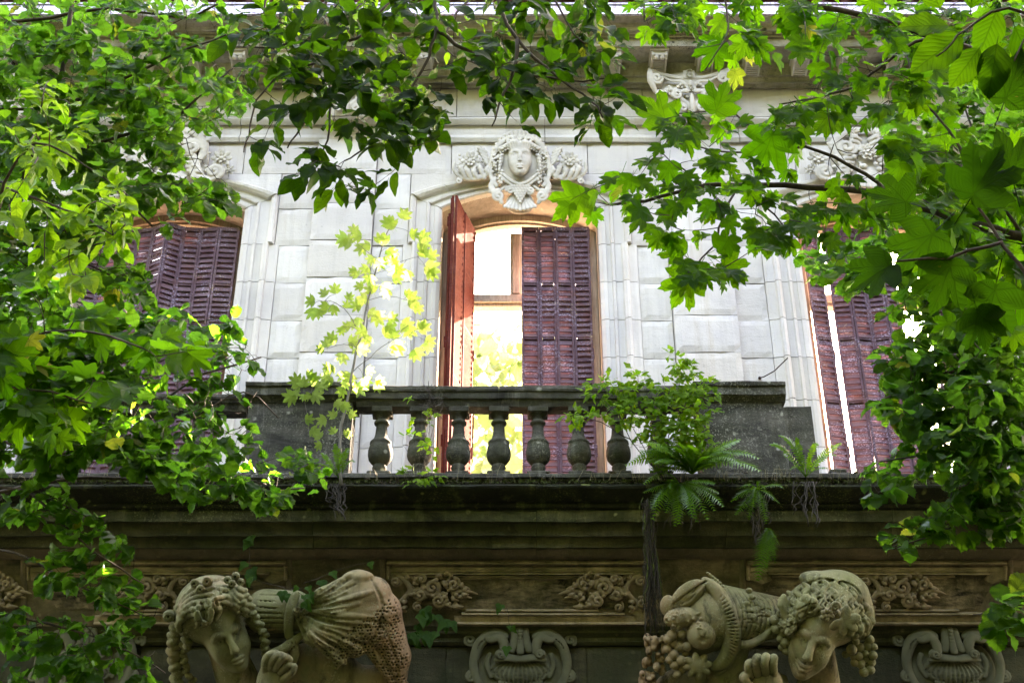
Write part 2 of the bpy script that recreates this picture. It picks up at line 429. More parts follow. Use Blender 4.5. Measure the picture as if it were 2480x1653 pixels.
M['beech'] = m_leaf('ovate_leaf', (.006, .016, .003), (.010, .026, .004), (.028, .120, .003), (.066, .200, .006), 'pinnate', .05, 10, .6, .01)
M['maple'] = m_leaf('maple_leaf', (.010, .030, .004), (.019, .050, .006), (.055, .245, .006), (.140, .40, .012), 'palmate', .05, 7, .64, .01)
M['maple_shade'] = m_leaf('maple_leaf_painted_shade', (.006, .017, .003), (.010, .026, .004), (.012, .060, .002), (.022, .090, .003), 'palmate', .05, 7, .6)  # canopy shade worked into a darker copy of the maple colours
M['sapleaf'] = m_leaf('sapling_leaf', (.12, .20, .035), (.18, .27, .05), (.36, .58, .09), (.48, .68, .18), 'palmate', .05, 7, .6)
M['smallleaf'] = m_leaf('small_leaf', (.045, .10, .010), (.085, .16, .016), (.17, .48, .014), (.34, .62, .03), 'pinnate', .07, 5, .5)
M['pale'] = m_leaf('far_leaf_painted_glare', (.12, .17, .06), (.18, .22, .09), (.22, .32, .12), (.34, .42, .20), 'pinnate', .05, 5, .55)  # overexposed sun glare painted in by paler leaf colours
M['fern'] = m_leaf('fern_leaf', (0.0450, 0.1275, 0.0090), (0.0825, 0.1875, 0.0150), (0.1120, 0.3360, 0.0080), (0.2080, 0.4640, 0.0160), 'pinnate', .05, 5, .45)
M['ivy'] = m_leaf('ivy_leaf', (0.0176, 0.0480, 0.0080), (0.0320, 0.0800, 0.0096), (0.0480, 0.2000, 0.0064), (0.0800, 0.2400, 0.0080), 'palmate', .08, 5, .4)
M['wood_far'] = m_simple('far_foliage', (.016, .026, .008), .95, 3, .6)
# ---------------------------------------------------------------- implicit sculpting (solid carved work)
class Sculpt:
    def __init__(s, u0, u1, v0, v1, w0, w1, h):
        s.h = h; s.o = np.array([u0, v0, w0], float)
        s.n = [int((b-a)/h)+1 for a, b in ((u0, u1), (v0, v1), (w0, w1))]
        s.F = np.full(s.n, 1e3, np.float32)
    def _box(s, lo, hi):
        a = np.maximum(np.floor((np.asarray(lo)-s.o)/s.h).astype(int), 0)
        b = np.minimum(np.ceil((np.asarray(hi)-s.o)/s.h).astype(int)+1, s.n)
        if np.any(b <= a): return None
        g = [(s.o[i]+s.h*np.arange(a[i], b[i])).astype(np.float32) for i in range(3)]
        return (slice(a[0], b[0]), slice(a[1], b[1]), slice(a[2], b[2])), g[0][:, None, None], g[1][None, :, None], g[2][None, None, :]
    def _op(s, sl, d, k, op):
        f = s.F[sl]
        if op == 'add':
            h = np.maximum(k-np.abs(f-d), 0); s.F[sl] = np.minimum(f, d)-h*h/(4*k)
        else:
            h = np.maximum(k-np.abs(f+d), 0); s.F[sl] = np.maximum(f, -d)+h*h/(4*k)
    def ell(s, c, r, k=2.0, op='add', M=None):
        c = np.asarray(c, float); r = np.asarray(r, float)
        if r.ndim == 0: r = np.array([r, r, r], float)
        m = r.max()+k+s.h*2
        b = s._box(c-m, c+m)
        if b is None: return
        sl, x, y, z = b; x = x-c[0]; y = y-c[1]; z = z-c[2]
        if M is not None:
            M = np.asarray(M)
            x, y, z = (M[0, 0]*x+M[1, 0]*y+M[2, 0]*z, M[0, 1]*x+M[1, 1]*y+M[2, 1]*z, M[0, 2]*x+M[1, 2]*y+M[2, 2]*z)
        k0 = np.sqrt((x/r[0])**2+(y/r[1])**2+(z/r[2])**2)
        k1 = np.sqrt((x/r[0]**2)**2+(y/r[1]**2)**2+(z/r[2]**2)**2)+1e-6
        s._op(sl, (k0*(k0-1)/k1).astype(np.float32), k, op)
    def cap(s, a, b, ra, rb, k=2.0, op='add'):
        a = np.asarray(a, float); b = np.asarray(b, float); m = max(ra, rb)+k+s.h*2
        bx = s._box(np.minimum(a, b)-m, np.maximum(a, b)+m)
        if bx is None: return
        sl, x, y, z = bx; d = b-a; L = max(d@d, 1e-9)
        t = np.clip(((x-a[0])*d[0]+(y-a[1])*d[1]+(z-a[2])*d[2])/L, 0, 1)
        q = np.sqrt((x-a[0]-t*d[0])**2+(y-a[1]-t*d[1])**2+(z-a[2]-t*d[2])**2)-(ra+(rb-ra)*t)
        s._op(sl, q.astype(np.float32), k, op)
    def tube(s, pts, rad, k=1.5, op='add', sub=6):
        P = np.asarray(pts, float); n = len(P)
        r = np.asarray(rad, float)*np.ones(n)
        if n > 2 and sub > 1:                                # Catmull-Rom smoothing
            Q = []; q = []
            for i in range(n-1):
                p0 = P[max(i-1, 0)]; p1 = P[i]; p2 = P[i+1]; p3 = P[min(i+2, n-1)]
                for j in range(sub):
                    t = j/sub
                    Q.append(.5*((2*p1)+(-p0+p2)*t+(2*p0-5*p1+4*p2-p3)*t*t+(-p0+3*p1-3*p2+p3)*t**3)); q.append(r[i]+(r[i+1]-r[i])*t)
            Q.append(P[-1]); q.append(r[-1]); P = np.array(Q); r = np.array(q)
        for i in range(len(P)-1): s.cap(P[i], P[i+1], r[i], r[i+1], k, op)
    def spiral(s, c, r0, r1, turns, a0, tr0, tr1, w=0, dw=0, k=1.0, sgn=1, op='add', n=None):
        n = n or int(10*turns)+3; pts = []; rr = []
        for i in range(n+1):
            t = i/n; a = a0+sgn*turns*2*math.pi*t; r = r0+(r1-r0)*t
            pts.append((c[0]+r*math.cos(a), c[1]+r*math.sin(a), w+dw*t)); rr.append(tr0+(tr1-tr0)*t)
        s.tube(pts, rr, k, op, 1)
    def surf(s, u, v):                                       # outermost surface height at (u, v)
        i = int(round((u-s.o[0])/s.h)); j = int(round((v-s.o[1])/s.h))
        if not (0 <= i < s.n[0] and 0 <= j < s.n[1]): return None
        q = np.nonzero(s.F[i, j, :] < 0)[0]
        return None if len(q) == 0 else s.o[2]+q[-1]*s.h
    def on(s, pts, rad, lift=0.0, k=1.5, op='add', sub=6):   # tube that follows the surface; pts are (u, v)
        P = np.asarray([p[:2] for p in pts], float); n = len(P); r = np.asarray(rad, float)*np.ones(n); Q = []; q = []
        for i in range(n-1):
            p0 = P[max(i-1, 0)]; p1 = P[i]; p2 = P[i+1]; p3 = P[min(i+2, n-1)]
            for j in range(sub+(i == n-2)):
                t = j/sub; a = .5*((2*p1)+(-p0+p2)*t+(2*p0-5*p1+4*p2-p3)*t*t+(-p0+3*p1-3*p2+p3)*t**3); w = s.surf(*a)
                Q.append((a[0], a[1], w)); q.append(r[i]+(r[i+1]-r[i])*t)
        run = []
        for a, rr in zip(Q, q):
            if a[2] is None: continue
            run.append((a, rr))
        for (a, ra), (b, rb) in zip(run[:-1], run[1:]):
            if math.hypot(a[0]-b[0], a[1]-b[1]) > 30 or abs(a[2]-b[2]) > 16: continue
            s.cap((a[0], a[1], a[2]+lift), (b[0], b[1], b[2]+lift), ra, rb, k, op)
    def half(s, n, d, k=1.0):                                # keep the side where n.p < d
        sl = (slice(None),)*3
        g = [(s.o[i]+s.h*np.arange(s.n[i])).astype(np.float32) for i in range(3)]
        q = n[0]*g[0][:, None, None]+n[1]*g[1][None, :, None]+n[2]*g[2][None, None, :]-d
        s.F = np.maximum(s.F, q.astype(np.float32))
    def close(s):
        for ax in range(3):
            for e in (0, -1):
                sl = [slice(None)]*3; sl[ax] = e; s.F[tuple(sl)] = np.maximum(s.F[tuple(sl)], .5)
    def mesh(s):
        s.close(); F = s.F; ins = F < 0; nx, ny, nz = F.shape
        c = [ins[a:nx-1+a, b:ny-1+b, d:nz-1+d] for a in (0, 1) for b in (0, 1) for d in (0, 1)]
        allc = c[0].copy(); anyc = c[0].copy()
        for q in c[1:]: allc &= q; anyc |= q
        act = anyc & ~allc; I = np.argwhere(act)
        idx = np.full(act.shape, -1, np.int64); idx[act] = np.arange(len(I))
        acc = np.zeros((len(I), 3)); cnt = np.zeros(len(I))
        cor = [(a, b, d) for a in (0, 1) for b in (0, 1) for d in (0, 1)]
        for i, p in enumerate(cor):
            for q in cor[i+1:]:
                if sum(abs(p[t]-q[t]) for t in range(3)) != 1: continue
                fa = F[I[:, 0]+p[0], I[:, 1]+p[1], I[:, 2]+p[2]]; fb = F[I[:, 0]+q[0], I[:, 1]+q[1], I[:, 2]+q[2]]
                m = (fa < 0) != (fb < 0)
                t = np.where(m, fa/np.where(m, fa-fb, 1), 0)
                for ax in range(3): acc[:, ax] += np.where(m, p[ax]+t*(q[ax]-p[ax]), 0)
                cnt += m
        V = (I+acc/np.maximum(cnt, 1)[:, None])*s.h+s.o
        fs = []
        for ax in range(3):
            b, cc = [(1, 2), (2, 0), (0, 1)][ax]
            A = [slice(0, F.shape[i]) for i in range(3)]; A2 = list(A)
            A[ax] = slice(0, F.shape[ax]-1); A2[ax] = slice(1, F.shape[ax])
            s0 = ins[tuple(A)]; s1 = ins[tuple(A2)]; E = np.argwhere(s0 != s1)
            E = E[(E[:, b] > 0) & (E[:, cc] > 0) & (E[:, b] < F.shape[b]-1) & (E[:, cc] < F.shape[cc]-1)]
            flip = s0[E[:, 0], E[:, 1], E[:, 2]]
            def cell(db, dc):
                q = E.copy(); q[:, b] -= db; q[:, cc] -= dc; return idx[q[:, 0], q[:, 1], q[:, 2]]
            q = np.stack([cell(1, 1), cell(0, 1), cell(0, 0), cell(1, 0)], 1)
            q[~flip] = q[~flip][:, ::-1]; fs.append(q)
        return V, np.concatenate(fs)
def roll(yaw=0, pitch=0, rl=0):
    return np.array((Matrix.Rotation(R_(rl), 3, 'Z') @ Matrix.Rotation(R_(yaw), 3, 'Y') @ Matrix.Rotation(R_(pitch), 3, 'X')))
def frame_cam(cx, cy, Y):                                    # sculpt frame facing the viewer below: x right, y up, z outward
    o = at(cx, cy, Y); s = (o-CAM).dot(CF)/FL
    return (o, CR*s, CU*s, -CF*s)
def frame_wall(cx, cy, Y):                                   # sculpt frame lying on a vertical wall
    o = at(cx, cy, Y); s = (o-CAM).dot(CF)/FL
    vz = (at(cx, cy-40, Y).z-at(cx, cy+40, Y).z)/80
    return (o, Vector((s, 0, 0)), Vector((0, 0, vz)), -CF*s)     # the relief leans out towards people below
def place(S, fr, name, mat, parent):
    V, Fc = S.mesh(); o, a, b, c = fr
    W = np.outer(V[:, 0], a)+np.outer(V[:, 1], b)+np.outer(V[:, 2], c)+np.array(o)
    return link(name, mesh(name, W, Fc, mat, True), parent)

def face(S, c, R, Mx, wx=1.0, smile=.3, k=None):
    k = k or .09*R
    c = np.asarray(c, float)
    def P(x, y, z): return c+Mx@(np.array([x*wx, y, z])*R)
    def E(x, y, z, r, kk=k, op='add', M2=None):
        S.ell(P(x, y, z), np.array(r)*R*np.array([wx, 1, 1]), kk, op, Mx if M2 is None else Mx@M2)
    def T(pts, r, kk=.05*R, op='add'): S.tube([P(*p) for p in pts], np.asarray(r)*R, kk, op, 4)
    E(0, .15, -.12, (.74, .95, .80))                         # skull and cheeks
    E(0, -.38, .12, (.56, .58, .52), .2*R)                   # jaw
    E(0, -.84, .34, (.22, .17, .22), .24*R)                  # chin
    E(0, .58, .12, (.60, .42, .52), .25*R)                   # forehead
    for sx in (-1, 1):
        E(sx*.40, -.20, .34, (.23, .27, .21), .22*R)         # cheekbone
        E(sx*.29, .155, .80, (.19, .105, .20), .12*R, 'sub')  # socket
        T([(sx*.50, .24, .46), (sx*.32, .345, .60), (sx*.12, .30, .64)], [.03, .045, .03], .12*R)
        E(sx*.29, .145, .515, (.150, .095, .120), .02*R)     # eyeball
        E(sx*.28, .145, .640, (.045, .045, .05), .01*R, 'sub')
        T([(sx*.455, .12, .50), (sx*.38, .205, .575), (sx*.27, .225, .61), (sx*.15, .14, .585)], .032, .012*R)
        T([(sx*.445, .11, .50), (sx*.33, .055, .59), (sx*.21, .06, .60), (sx*.15, .12, .58)], .024, .012*R)
        T([(sx*.50, .245, .49), (sx*.38, .28, .59), (sx*.24, .285, .63)], .014, .03*R, 'sub')
    T([(0, .32, .60), (0, .12, .68), (0, -.10, .80), (0, -.25, .86)], [.06, .052, .07, .085], .10*R)
    for sx in (-1, 1):
        E(sx*.105, -.27, .77, (.066, .062, .085), .05*R)
        E(sx*.055, -.335, .80, (.030, .030, .045), .025*R, 'sub')
    E(0, -.42, .66, (.045, .085, .05), .05*R, 'sub')
    s_ = smile*.16; mw = .23+.08*max(smile, 0)
    T([(-mw, -.555+s_, .55), (-.12, -.525, .665), (0, -.54, .685), (.12, -.525, .665), (mw, -.555+s_, .55)], [.012, .034, .032, .034, .012], .05*R)
    T([(-mw*.8, -.63+s_*.6, .56), (-.08, -.655, .655), (0, -.66, .67), (.08, -.655, .655), (mw*.8, -.63+s_*.6, .56)], [.014, .040, .044, .040, .014], .05*R)
    T([(-mw-.03, -.575+s_*1.2, .565), (-.12, -.59, .72), (0, -.60, .735), (.12, -.59, .72), (mw+.03, -.575+s_*1.2, .565)], .017, .015*R, 'sub')
    E(0, -.765, .62, (.16, .035, .055), .06*R, 'sub')
    for sx in (-1, 1): T([(sx*.17, -.30, .72), (sx*(.30+.1*max(smile, 0)), -.46, .62)], .016, .06*R, 'sub')
def flower(S, c, r, n=8, k=.6, tilt=0, w=0):
    for ring, (rr, nn, lift) in enumerate(((1.0, n, 0), (.62, n-2, .28*r))):
        for i in range(nn):
            a = 2*math.pi*(i+.5*ring)/nn; ca, sa = math.cos(a), math.sin(a)
            Mx = np.array([[ca, -sa, 0], [sa, ca, 0], [0, 0, 1.]]) @ roll(-28-ring*20, 0, 0)
            S.ell((c[0]+ca*r*.58*rr, c[1]+sa*r*.58*rr, c[2]+lift), (r*.42*rr, r*.24*rr, r*.12), k, 'add', Mx)
    S.ell((c[0], c[1], c[2]+.3*r), r*.2, k)
def berries(S, pts, r, k=.3):
    for p in pts: S.ell(p, r*random.uniform(.85, 1.15), k)
def acanthus(S, p0, p1, wdt, n=5, w=0, curl=4, k=.6):
    p0 = np.array(p0, float); p1 = np.array(p1, float); d = p1-p0; L = np.hypot(*d); d /= L; nn = np.array([-d[1], d[0]])
    for i in range(n):
        t = i/(n-1); c = p0+d*L*t; ww = wdt*(.45+.55*math.sin(math.pi*min(t+.25, 1)))
        for sg in (-1, 1):
            e = c+nn*sg*ww+d*L*.22
            S.tube([(c[0], c[1], w+2), ((c+e)[0]/2, (c+e)[1]/2, w+curl*.7), (e[0], e[1], w+curl*.3+curl*t)], [wdt*.20, wdt*.24, wdt*.10], k, 'add', 3)
    S.tube([(p0[0], p0[1], w+2), ((p0+p1)[0]/2, (p0+p1)[1]/2, w+curl), (p1[0], p1[1], w+curl*1.4)], [wdt*.2, wdt*.2, wdt*.1], k, 'add', 3)
# ================================================================= the setting
def zz(y, Y): return at(CX, y, Y).z
YW = 11.0
XC0 = at(1259, 600, YW).x; SP = 3.63; HW = .80
XW = [XC0-SP, XC0, XC0+SP]

mb = MB(); n = 40; S_ = 260
vv = [((i/n-.5)*S_, (j/n-.5)*S_, 0.12*mn.noise(Vector((i*.9, j*.9, 0)))-.1) for i in range(n+1) for j in range(n+1)]
mb.add(vv, [(i*(n+1)+j, (i+1)*(n+1)+j, (i+1)*(n+1)+j+1, i*(n+1)+j+1) for i in range(n) for j in range(n)])
tag(mb.build('ground', M['ground']), kind='structure')

def woodland_screen(name, a0, a1, r0, h0, seed):  # unseen woods added round the viewer to block low sky light
    v = []; f = []; nu, nv = 70, 26
    for i in range(nu+1):
        a = R_(a0+(a1-a0)*i/nu)
        for j in range(nv+1):
            t = j/nv; z = h0*t*(1+.18*mn.noise(Vector((i*.23, seed, 0)))); r = r0+2.6*mn.noise(Vector((i*.3, t*5, seed)))+1.3*mn.noise(Vector((i*.9, t*14, seed)))+1.8*t*t
            v.append((r*math.sin(a), 2+r*math.cos(a), z-.3))
    for i in range(nu):
        for j in range(nv): f.append((i*(nv+1)+j, (i+1)*(nv+1)+j, (i+1)*(nv+1)+j+1, i*(nv+1)+j+1))
    o = link(name, mesh(name, v, f, M['wood_far'], True)); tag(o, kind='structure')
woodland_screen('woodland_screen', 112, 248, 15, 21.0, 3.1)
woodland_screen('woodland_screen', 64, 112, 11.5, 19, 8.3)
woodland_screen('woodland_screen', 248, 296, 11.5, 19, 5.3)

# ================================================================= the villa
ZG = 0.0
villa = empty('villa', (0, 11.3, 0), 'derelict pale limestone villa front with three shuttered arched windows and carved keystones behind the leaves', 'building')
def zprism(mb, pts, z0, ztop):                                # xy outline, top height given per point
    n = len(pts); zt = ztop if isinstance(ztop, (list, tuple)) else [ztop]*n
    v = [(x, y, z0) for x, y in pts]+[(x, y, zt[i]) for i, (x, y) in enumerate(pts)]
    mb.add(v, [tuple(range(n))[::-1], tuple(range(n, 2*n))]+[(i, (i+1) % n, (i+1) % n+n, i+n) for i in range(n)])

zspr = zz(509, YW); zap = zz(465, YW); zos = zz(473, 10.96); zoa = zz(427, 10.96)
def arcz(x, hw, zs, za):
    r = za-zs; Rr = (hw*hw+r*r)/(2*r); return za-Rr+math.sqrt(max(Rr*Rr-x*x, 0))
XE = 5.9
ZFL = zz(1172, 9.80)                                          # balcony floor
# core walls between the openings, with the jamb faces of the reveals
YB = 11.56
mb = MB()
ed = [-XE]+[q for c in XW for q in (c-HW, c+HW)]+[XE]
for i in range(0, len(ed), 2): mb.box(ed[i], ed[i+1], 11.04, YB, ZG, zspr)
core = mb.build('wall_core', M['reveal'], villa)
mb = MB(); Zt = zz(345, YW)
for c in XW:
    ns = 24; pts = [(c-HW+2*HW*i/ns, arcz(-HW+2*HW*i/ns, HW, zspr, zap)) for i in range(ns+1)]
    mb.poly(pts+[(c+HW, Zt+2.4), (c-HW, Zt+2.4)], 11.04, YB)
for i in range(0, len(ed), 2): mb.box(ed[i], ed[i+1], 11.04, YB, zspr+.002, Zt+2.4)
mb.build('arch_lintel', M['reveal'], villa)
# side walls and the floor of the gutted rooms
mb = MB(); mb.box(-XE, XE, YB+.004, 17.5, ZFL-.5, ZFL-.02); mb.build('floor', M['floor'], villa)
mb = MB(); mb.box(-XE, -XE+.4, YB, 17.5, ZFL-.018, 10.6); mb.box(-2.0, -1.75, YB+.01, 14.5, ZFL-.018, 9.9); mb.build('inner_wall', M['plaster'], villa)
mb = MB()
for k in range(160):                                          # broken inner wall seen low through the open window
    r = k//20; cxx = -1.6+(k % 20)*.26+(r % 2)*.13; z0 = ZFL+.0+r*.17
    if r > 3+2.5*mn.noise(Vector((cxx, 0, 3))): continue
    a = random.uniform(-.02, .02)
    mb.box(cxx+.006, cxx+.25, 14.9+a, 15.2, z0+.006, z0+.16, .012)
mb.build('rubble_wall', M['plaster'], villa, kind='stuff')

mb = MB(); mb.box(XE+.01, XE+9, 11.04, YB, ZG, 14.5); mb.box(-XE-9, -XE-.01, 11.04, YB, ZG, 14.5); mb.build('sun_block_wall', M['lower'], villa, kind='stuff')  # unseen blank walls added to keep the sun off the front foliage
# ashlar stones
stone_n = 0
def stone(x0, x1, z0, z1, yf, mat=None, yb=11.05, name='stone'):
    g = .0048; yf += random.uniform(-.004, .004)
    mb = MB(); cx_, cz_ = (x0+x1)/2, (z0+z1)/2
    # front face subdivided and slightly uneven, edges worn
    nx = max(2, int((x1-x0)/.06)); nz = max(2, int((z1-z0)/.06)); v = []; f = []
    sd_ = random.random()*50
    xa, xb, za, zb = x0+g, x1-g, z0+g, z1-g
    for i in range(nx+1):
        for j in range(nz+1):
            x = xa+(xb-xa)*i/nx; z = za+(zb-za)*j/nz
            e = min(i, nx-i, j, nz-j)
            y = yf+(.010+.014*mn.noise(Vector((x*7, z*7, sd_))) if e == 0 else 0)+.003*mn.noise(Vector((x*5, sd_, z*5)))
            v.append((x, y, z))
    W_ = nz+1
    for i in range(nx):
        for j in range(nz): f.append((i*W_+j, (i+1)*W_+j, (i+1)*W_+j+1, i*W_+j+1))
    ring = [i*W_ for i in range(nx+1)]+[nx*W_+j for j in range(1, nz+1)]+[i*W_+nz for i in range(nx-1, -1, -1)]+[j for j in range(nz-1, 0, -1)]
    b = len(v)
    for r in ring: v.append((v[r][0], yb, v[r][2]))
    m = len(ring)
    for k in range(m): f.append((ring[k], b+k, b+(k+1) % m, ring[(k+1) % m]))
    mb.add(v, f)
    return mb.build(name, mat or M['white'], wall)
wall = link('wall', mesh('wall', [(-XE, 11.045, ZFL), (XE, 11.045, ZFL), (XE, 11.045, ZFL+.05), (-XE, 11.045, ZFL+.05)], [(0, 1, 2, 3)], M['reveal']), villa)
ZJ = [zz(y, YW) for y in (345, 422, 506, 595, 686, 777, 868, 971, 1085, 1205, 1330)]
PW0, PW1 = 1.50, 2.13
def jprof(ear):
    e = .035 if ear else 0
    return [(0, 11.05), (0, 10.985), (.035, 10.965), (.07, 10.965), (.078, 10.978), (.118, 10.978), (.126, 10.955), (.150, 10.948), (.162, 10.972),
            (.225+e, 10.972), (.235+e, 10.942), (.262+e, 10.925), (.285+e, 10.93), (.295+e, 10.968), (.36+e*.0, 10.975) if not ear else (.335, 10.97), (.385, 10.985) if not ear else (.336, 11.0), (.385, 11.05) if not ear else (.336, 11.05)]
for wi, c in enumerate(XW):
    for sg in (-1, 1):
        for r in range(len(ZJ)-1):
            zt, zb = ZJ[r], ZJ[r+1]
            if r >= 2:                                        # moulded jamb blocks, eared above the fourth joint
                ear = (r == 2)
                pr = jprof(ear); mb = MB()
                pts = [(c+sg*(HW+d), y+random.uniform(-.0015, .0015)) for d, y in pr]
                top = zt-.004
                tops = [top]*len(pts)
                if ear: tops = [zspr-.004+(zos-zspr)*min(d/.336, 1) for d, y in pr]
                zprism(mb, pts if sg > 0 else pts, zb+.004, tops)
                mb.build('moulded_stone', M['white'], wall)
                xin = HW+.385 if not ear else HW+.336
            else: xin = HW+.336
            if r == 1:
                pass
            if r == 2:
                stone(*sorted((c+sg*(HW+.338), c+sg*PW0)), zb, zt, 10.99)
            elif r >= 3:
                stone(*sorted((c+sg*xin, c+sg*PW0)), zb, zt, 10.99+random.uniform(-.006, .006))
            elif r == 1:
                stone(*sorted((c+sg*(HW+.338), c+sg*PW0)), zb, zt, 10.99)
                # spandrel stones above the arch
                cut = [0, .58, HW+.336]
                for q in range(2):
                    a, b = cut[q]+.003, cut[q+1]-.003; k = 8
                    pts = [(c+sg*(a+(b-a)*i/k), arcz(a+(b-a)*i/k, HW+.336, zos, zoa)+.006) for i in range(k+1)]
                    pts += [(c+sg*b, ZJ[1]-.004), (c+sg*a, ZJ[1]-.004)]
                    pts = [(x, max(z, z)) for x, z in pts]
                    mb = MB(); mb.poly(pts, 10.992, 11.05); mb.build('stone', M['white'], wall)
                # small stone beside the ear
            elif r == 0:
                for a, b in ((.02 if sg > 0 else .0, .72), (.72, PW0)):
                    stone(*sorted((c+sg*a, c+sg*b)), zb, zt, 10.99)
    # arch band in voussoirs
    apr = [(0, 11.05), (0, 10.975), (.06, 10.962), (.20, 10.962), (.24, 10.978), (.30, 10.978), (.34, 10.950), (.42, 10.945), (.46, 10.972), (.66, 10.972), (.70, 10.935), (.80, 10.915), (.92, 10.91), (1.0, 10.93), (1.0, 11.05)]
    nv_ = 7; per = 7
    for q in range(nv_):
        mb = MB(); v = []; f = []; L_ = len(apr)
        for i in range(per+1):
            t = -1+2*(q+i/per)/nv_; t = t+(.0022 if i == 0 else (-.0022 if i == per else 0))
            xi, zi = HW*t, arcz(HW*t, HW, zspr, zap); xo, zo = (HW+.336)*t, arcz((HW+.336)*t, HW+.336, zos, zoa)
            for d, y in apr: v.append((c+xi+(xo-xi)*d, y, zi+(zo-zi)*d))
        for i in range(per):
            for j in range(L_): f.append((i*L_+j, i*L_+(j+1) % L_, (i+1)*L_+(j+1) % L_, (i+1)*L_+j))
        f.append(tuple(range(L_))[::-1]); f.append(tuple(per*L_+j for j in range(L_)))
        mb.add(v, f); mb.build('voussoir', M['cream'], wall)
for c in (XC0-SP*1.5, XC0-SP/2, XC0+SP/2, XC0+SP*1.5):        # pilasters
    zp = [ZJ[0]]+[z-.0+(.035 if k % 2 else .03) for k, z in enumerate(ZJ[1:])]
    for r in range(len(zp)-1):
        stone(c-.315, c+.315, zp[r+1], zp[r], 10.93)
# frieze stones behind the capitals
for k, (a, b) in enumerate(((-5.9, -4.3), (-4.3, -2.35), (-2.35, -.6), (-.6, 1.05), (1.05, 1.42), (1.42, 2.42), (2.42, 4.1), (4.1, 5.9))):
    stone(a, b, zz(284, YW), zz(212, YW), 10.985)

# entablature, in lengths
arch_pr = [(y_, zz(py, y_)) for py, y_ in ((345, 10.985), (343, 10.955), (333, 10.935), (328, 10.945), (327, 10.972), (304, 10.968), (302, 10.93), (294, 10.905), (287, 10.89), (284, 10.90))]
arch_pr += [(11.04, arch_pr[-1][1]), (11.04, arch_pr[0][1])]
cor = [(214, 10.975), (213, 10.93), (203, 10.90), (199, 10.83), (187, 10.81), (183, 10.775), (160, 10.74), (152, 10.72)]
cor_pr = [(y_, zz(py, y_)) for py, y_ in cor]
zs_ = zz(112, 10.45); cor_pr += [(10.70, zs_+.002), (10.47, zs_+.004), (10.45, zs_)]
cor_pr += [(y_, zz(py, y_)) for py, y_ in ((92, 10.45), (90, 10.42), (84, 10.42), (82, 10.395), (76, 10.38), (74, 10.35), (66, 10.345), (56, 10.31), (46, 10.25), (40, 10.22), (37, 10.215))]
cor_pr += [(11.04, cor_pr[-1][1]), (11.04, cor_pr[0][1])]
cor_obj = link('cornice', mesh('cornice', [(-XE, 11.03, cor_pr[0][1]), (XE, 11.03, cor_pr[0][1]), (XE, 11.035, cor_pr[-2][1])], [(0, 1, 2)], M['cornice']), villa)
brk = [-5.9, -4.4, -2.9, -1.35, .35, 2.42, 4.0, 5.9]
for k in range(len(brk)-1):
    a, b = brk[k]+.004, brk[k+1]-.004
    mb = MB(); mb.extr(arch_pr, a, b, max(4, int((b-a)/.06)), .005, k*3.1); smooth_angle(mb.build('architrave_stone', M['cream'], cor_obj), 30)
    mb = MB(); mb.extr(cor_pr, a, b, max(4, int((b-a)/.06)), .006, k*2.7+50); smooth_angle(mb.build('cornice_stone', M['cornice'], cor_obj), 30)
# modillions
def modillion_me():
    mb = MB(); hwid = .082
    side = [(0, 0), (0, -.055), (.035, -.085), (.08, -.075), (.27, -.115), (.27, 0)]
    for s0 in (-1, 1):
        v = [(s0*hwid-s0*.02*q, y, z) for q in (0, 1) for y, z in side]; n = len(side)
        mb.add(v, [tuple(range(n)), tuple(range(2*n-1, n-1, -1))]+[(i, i+n, (i+1) % n+n, (i+1) % n) for i in range(n)])
    v = [(s0*hwid, y, z) for s0 in (-1, 1) for y, z in ((.01, 0), (.01, -.045), (.08, -.058), (.265, -.098), (.265, 0))]; n = 5
    mb.add(v, [tuple(range(n)), tuple(range(2*n-1, n-1, -1))]+[(i, i+n, (i+1) % n+n, (i+1) % n) for i in range(n)])
    for k in range(7):
        t = k/6; mb.box(-.06, .06, .085+t*.16, .098+t*.16, -.072-t*.036, -.055-t*.036)
    for k in (-1, 1):
        prof = [(0.002, -.030)]+[(.028*math.sin(math.pi*i/7), -.028*math.cos(math.pi*i/7)) for i in range(1, 7)]+[(.002, .030)]
        v = []; f = []; nn = 10
        for r, xx in prof:
            for q in range(nn): a = 2*math.pi*q/nn; v.append((k*.031+xx, .035+r*math.cos(a), -.065+r*math.sin(a)))
        for i in range(len(prof)-1):
            for q in range(nn): f.append((i*nn+q, i*nn+(q+1) % nn, (i+1)*nn+(q+1) % nn, (i+1)*nn+q))
        mb.add(v, f)
    mb.box(-.10, .10, -.02, .275, 0, .02)
    return mb.me('modillion', M['cream'])
mm = modillion_me()
for k in range(-10, 12):
    p = at(1143+114*k+3*math.sin(k), 118, 10.5)
    if abs(p.x) > XE-.1: continue
    link('modillion', mm, cor_obj, Matrix.Translation((p.x, 10.50, zs_-.02)))
# gutter and roof
gut = [(y_, zz(py, y_)) for py, y_ in ((36, 10.20), (34, 10.19), (32, 10.205), (12, 10.27), (10, 10.25), (7, 10.25), (6, 10.29))]
gut += [(10.6, gut[-1][1]), (10.6, gut[0][1]+.003)]
for k in range(8):
    a = -5.9+k*1.475; mb = MB(); mb.extr(gut, a+.001, a+1.47, 6, .004, k*9); mb.build('gutter', M['zinc'], villa)
roof = MB(); zr = gut[6][1]
roof.extr([(10.30, zr+.002), (12.3, zr+5.6), (12.5, zr+5.6), (10.62, zr+.001)], -5.9, 5.9); roof = roof.build('roof', M['tile'], villa)
tb = MB(); v = []; f = []
for i in range(7):
    a = math.pi*i/6; v += [(.11*math.cos(a), 0, .045*math.sin(a)), (.11*math.cos(a), .42, .27+.045*math.sin(a)), (.095*math.cos(a), 0, .030*math.sin(a)-.004)]
for i in range(6): f += [(i*3, (i+1)*3, (i+1)*3+1, i*3+1), (i*3, i*3+2, (i+1)*3+2, (i+1)*3)]
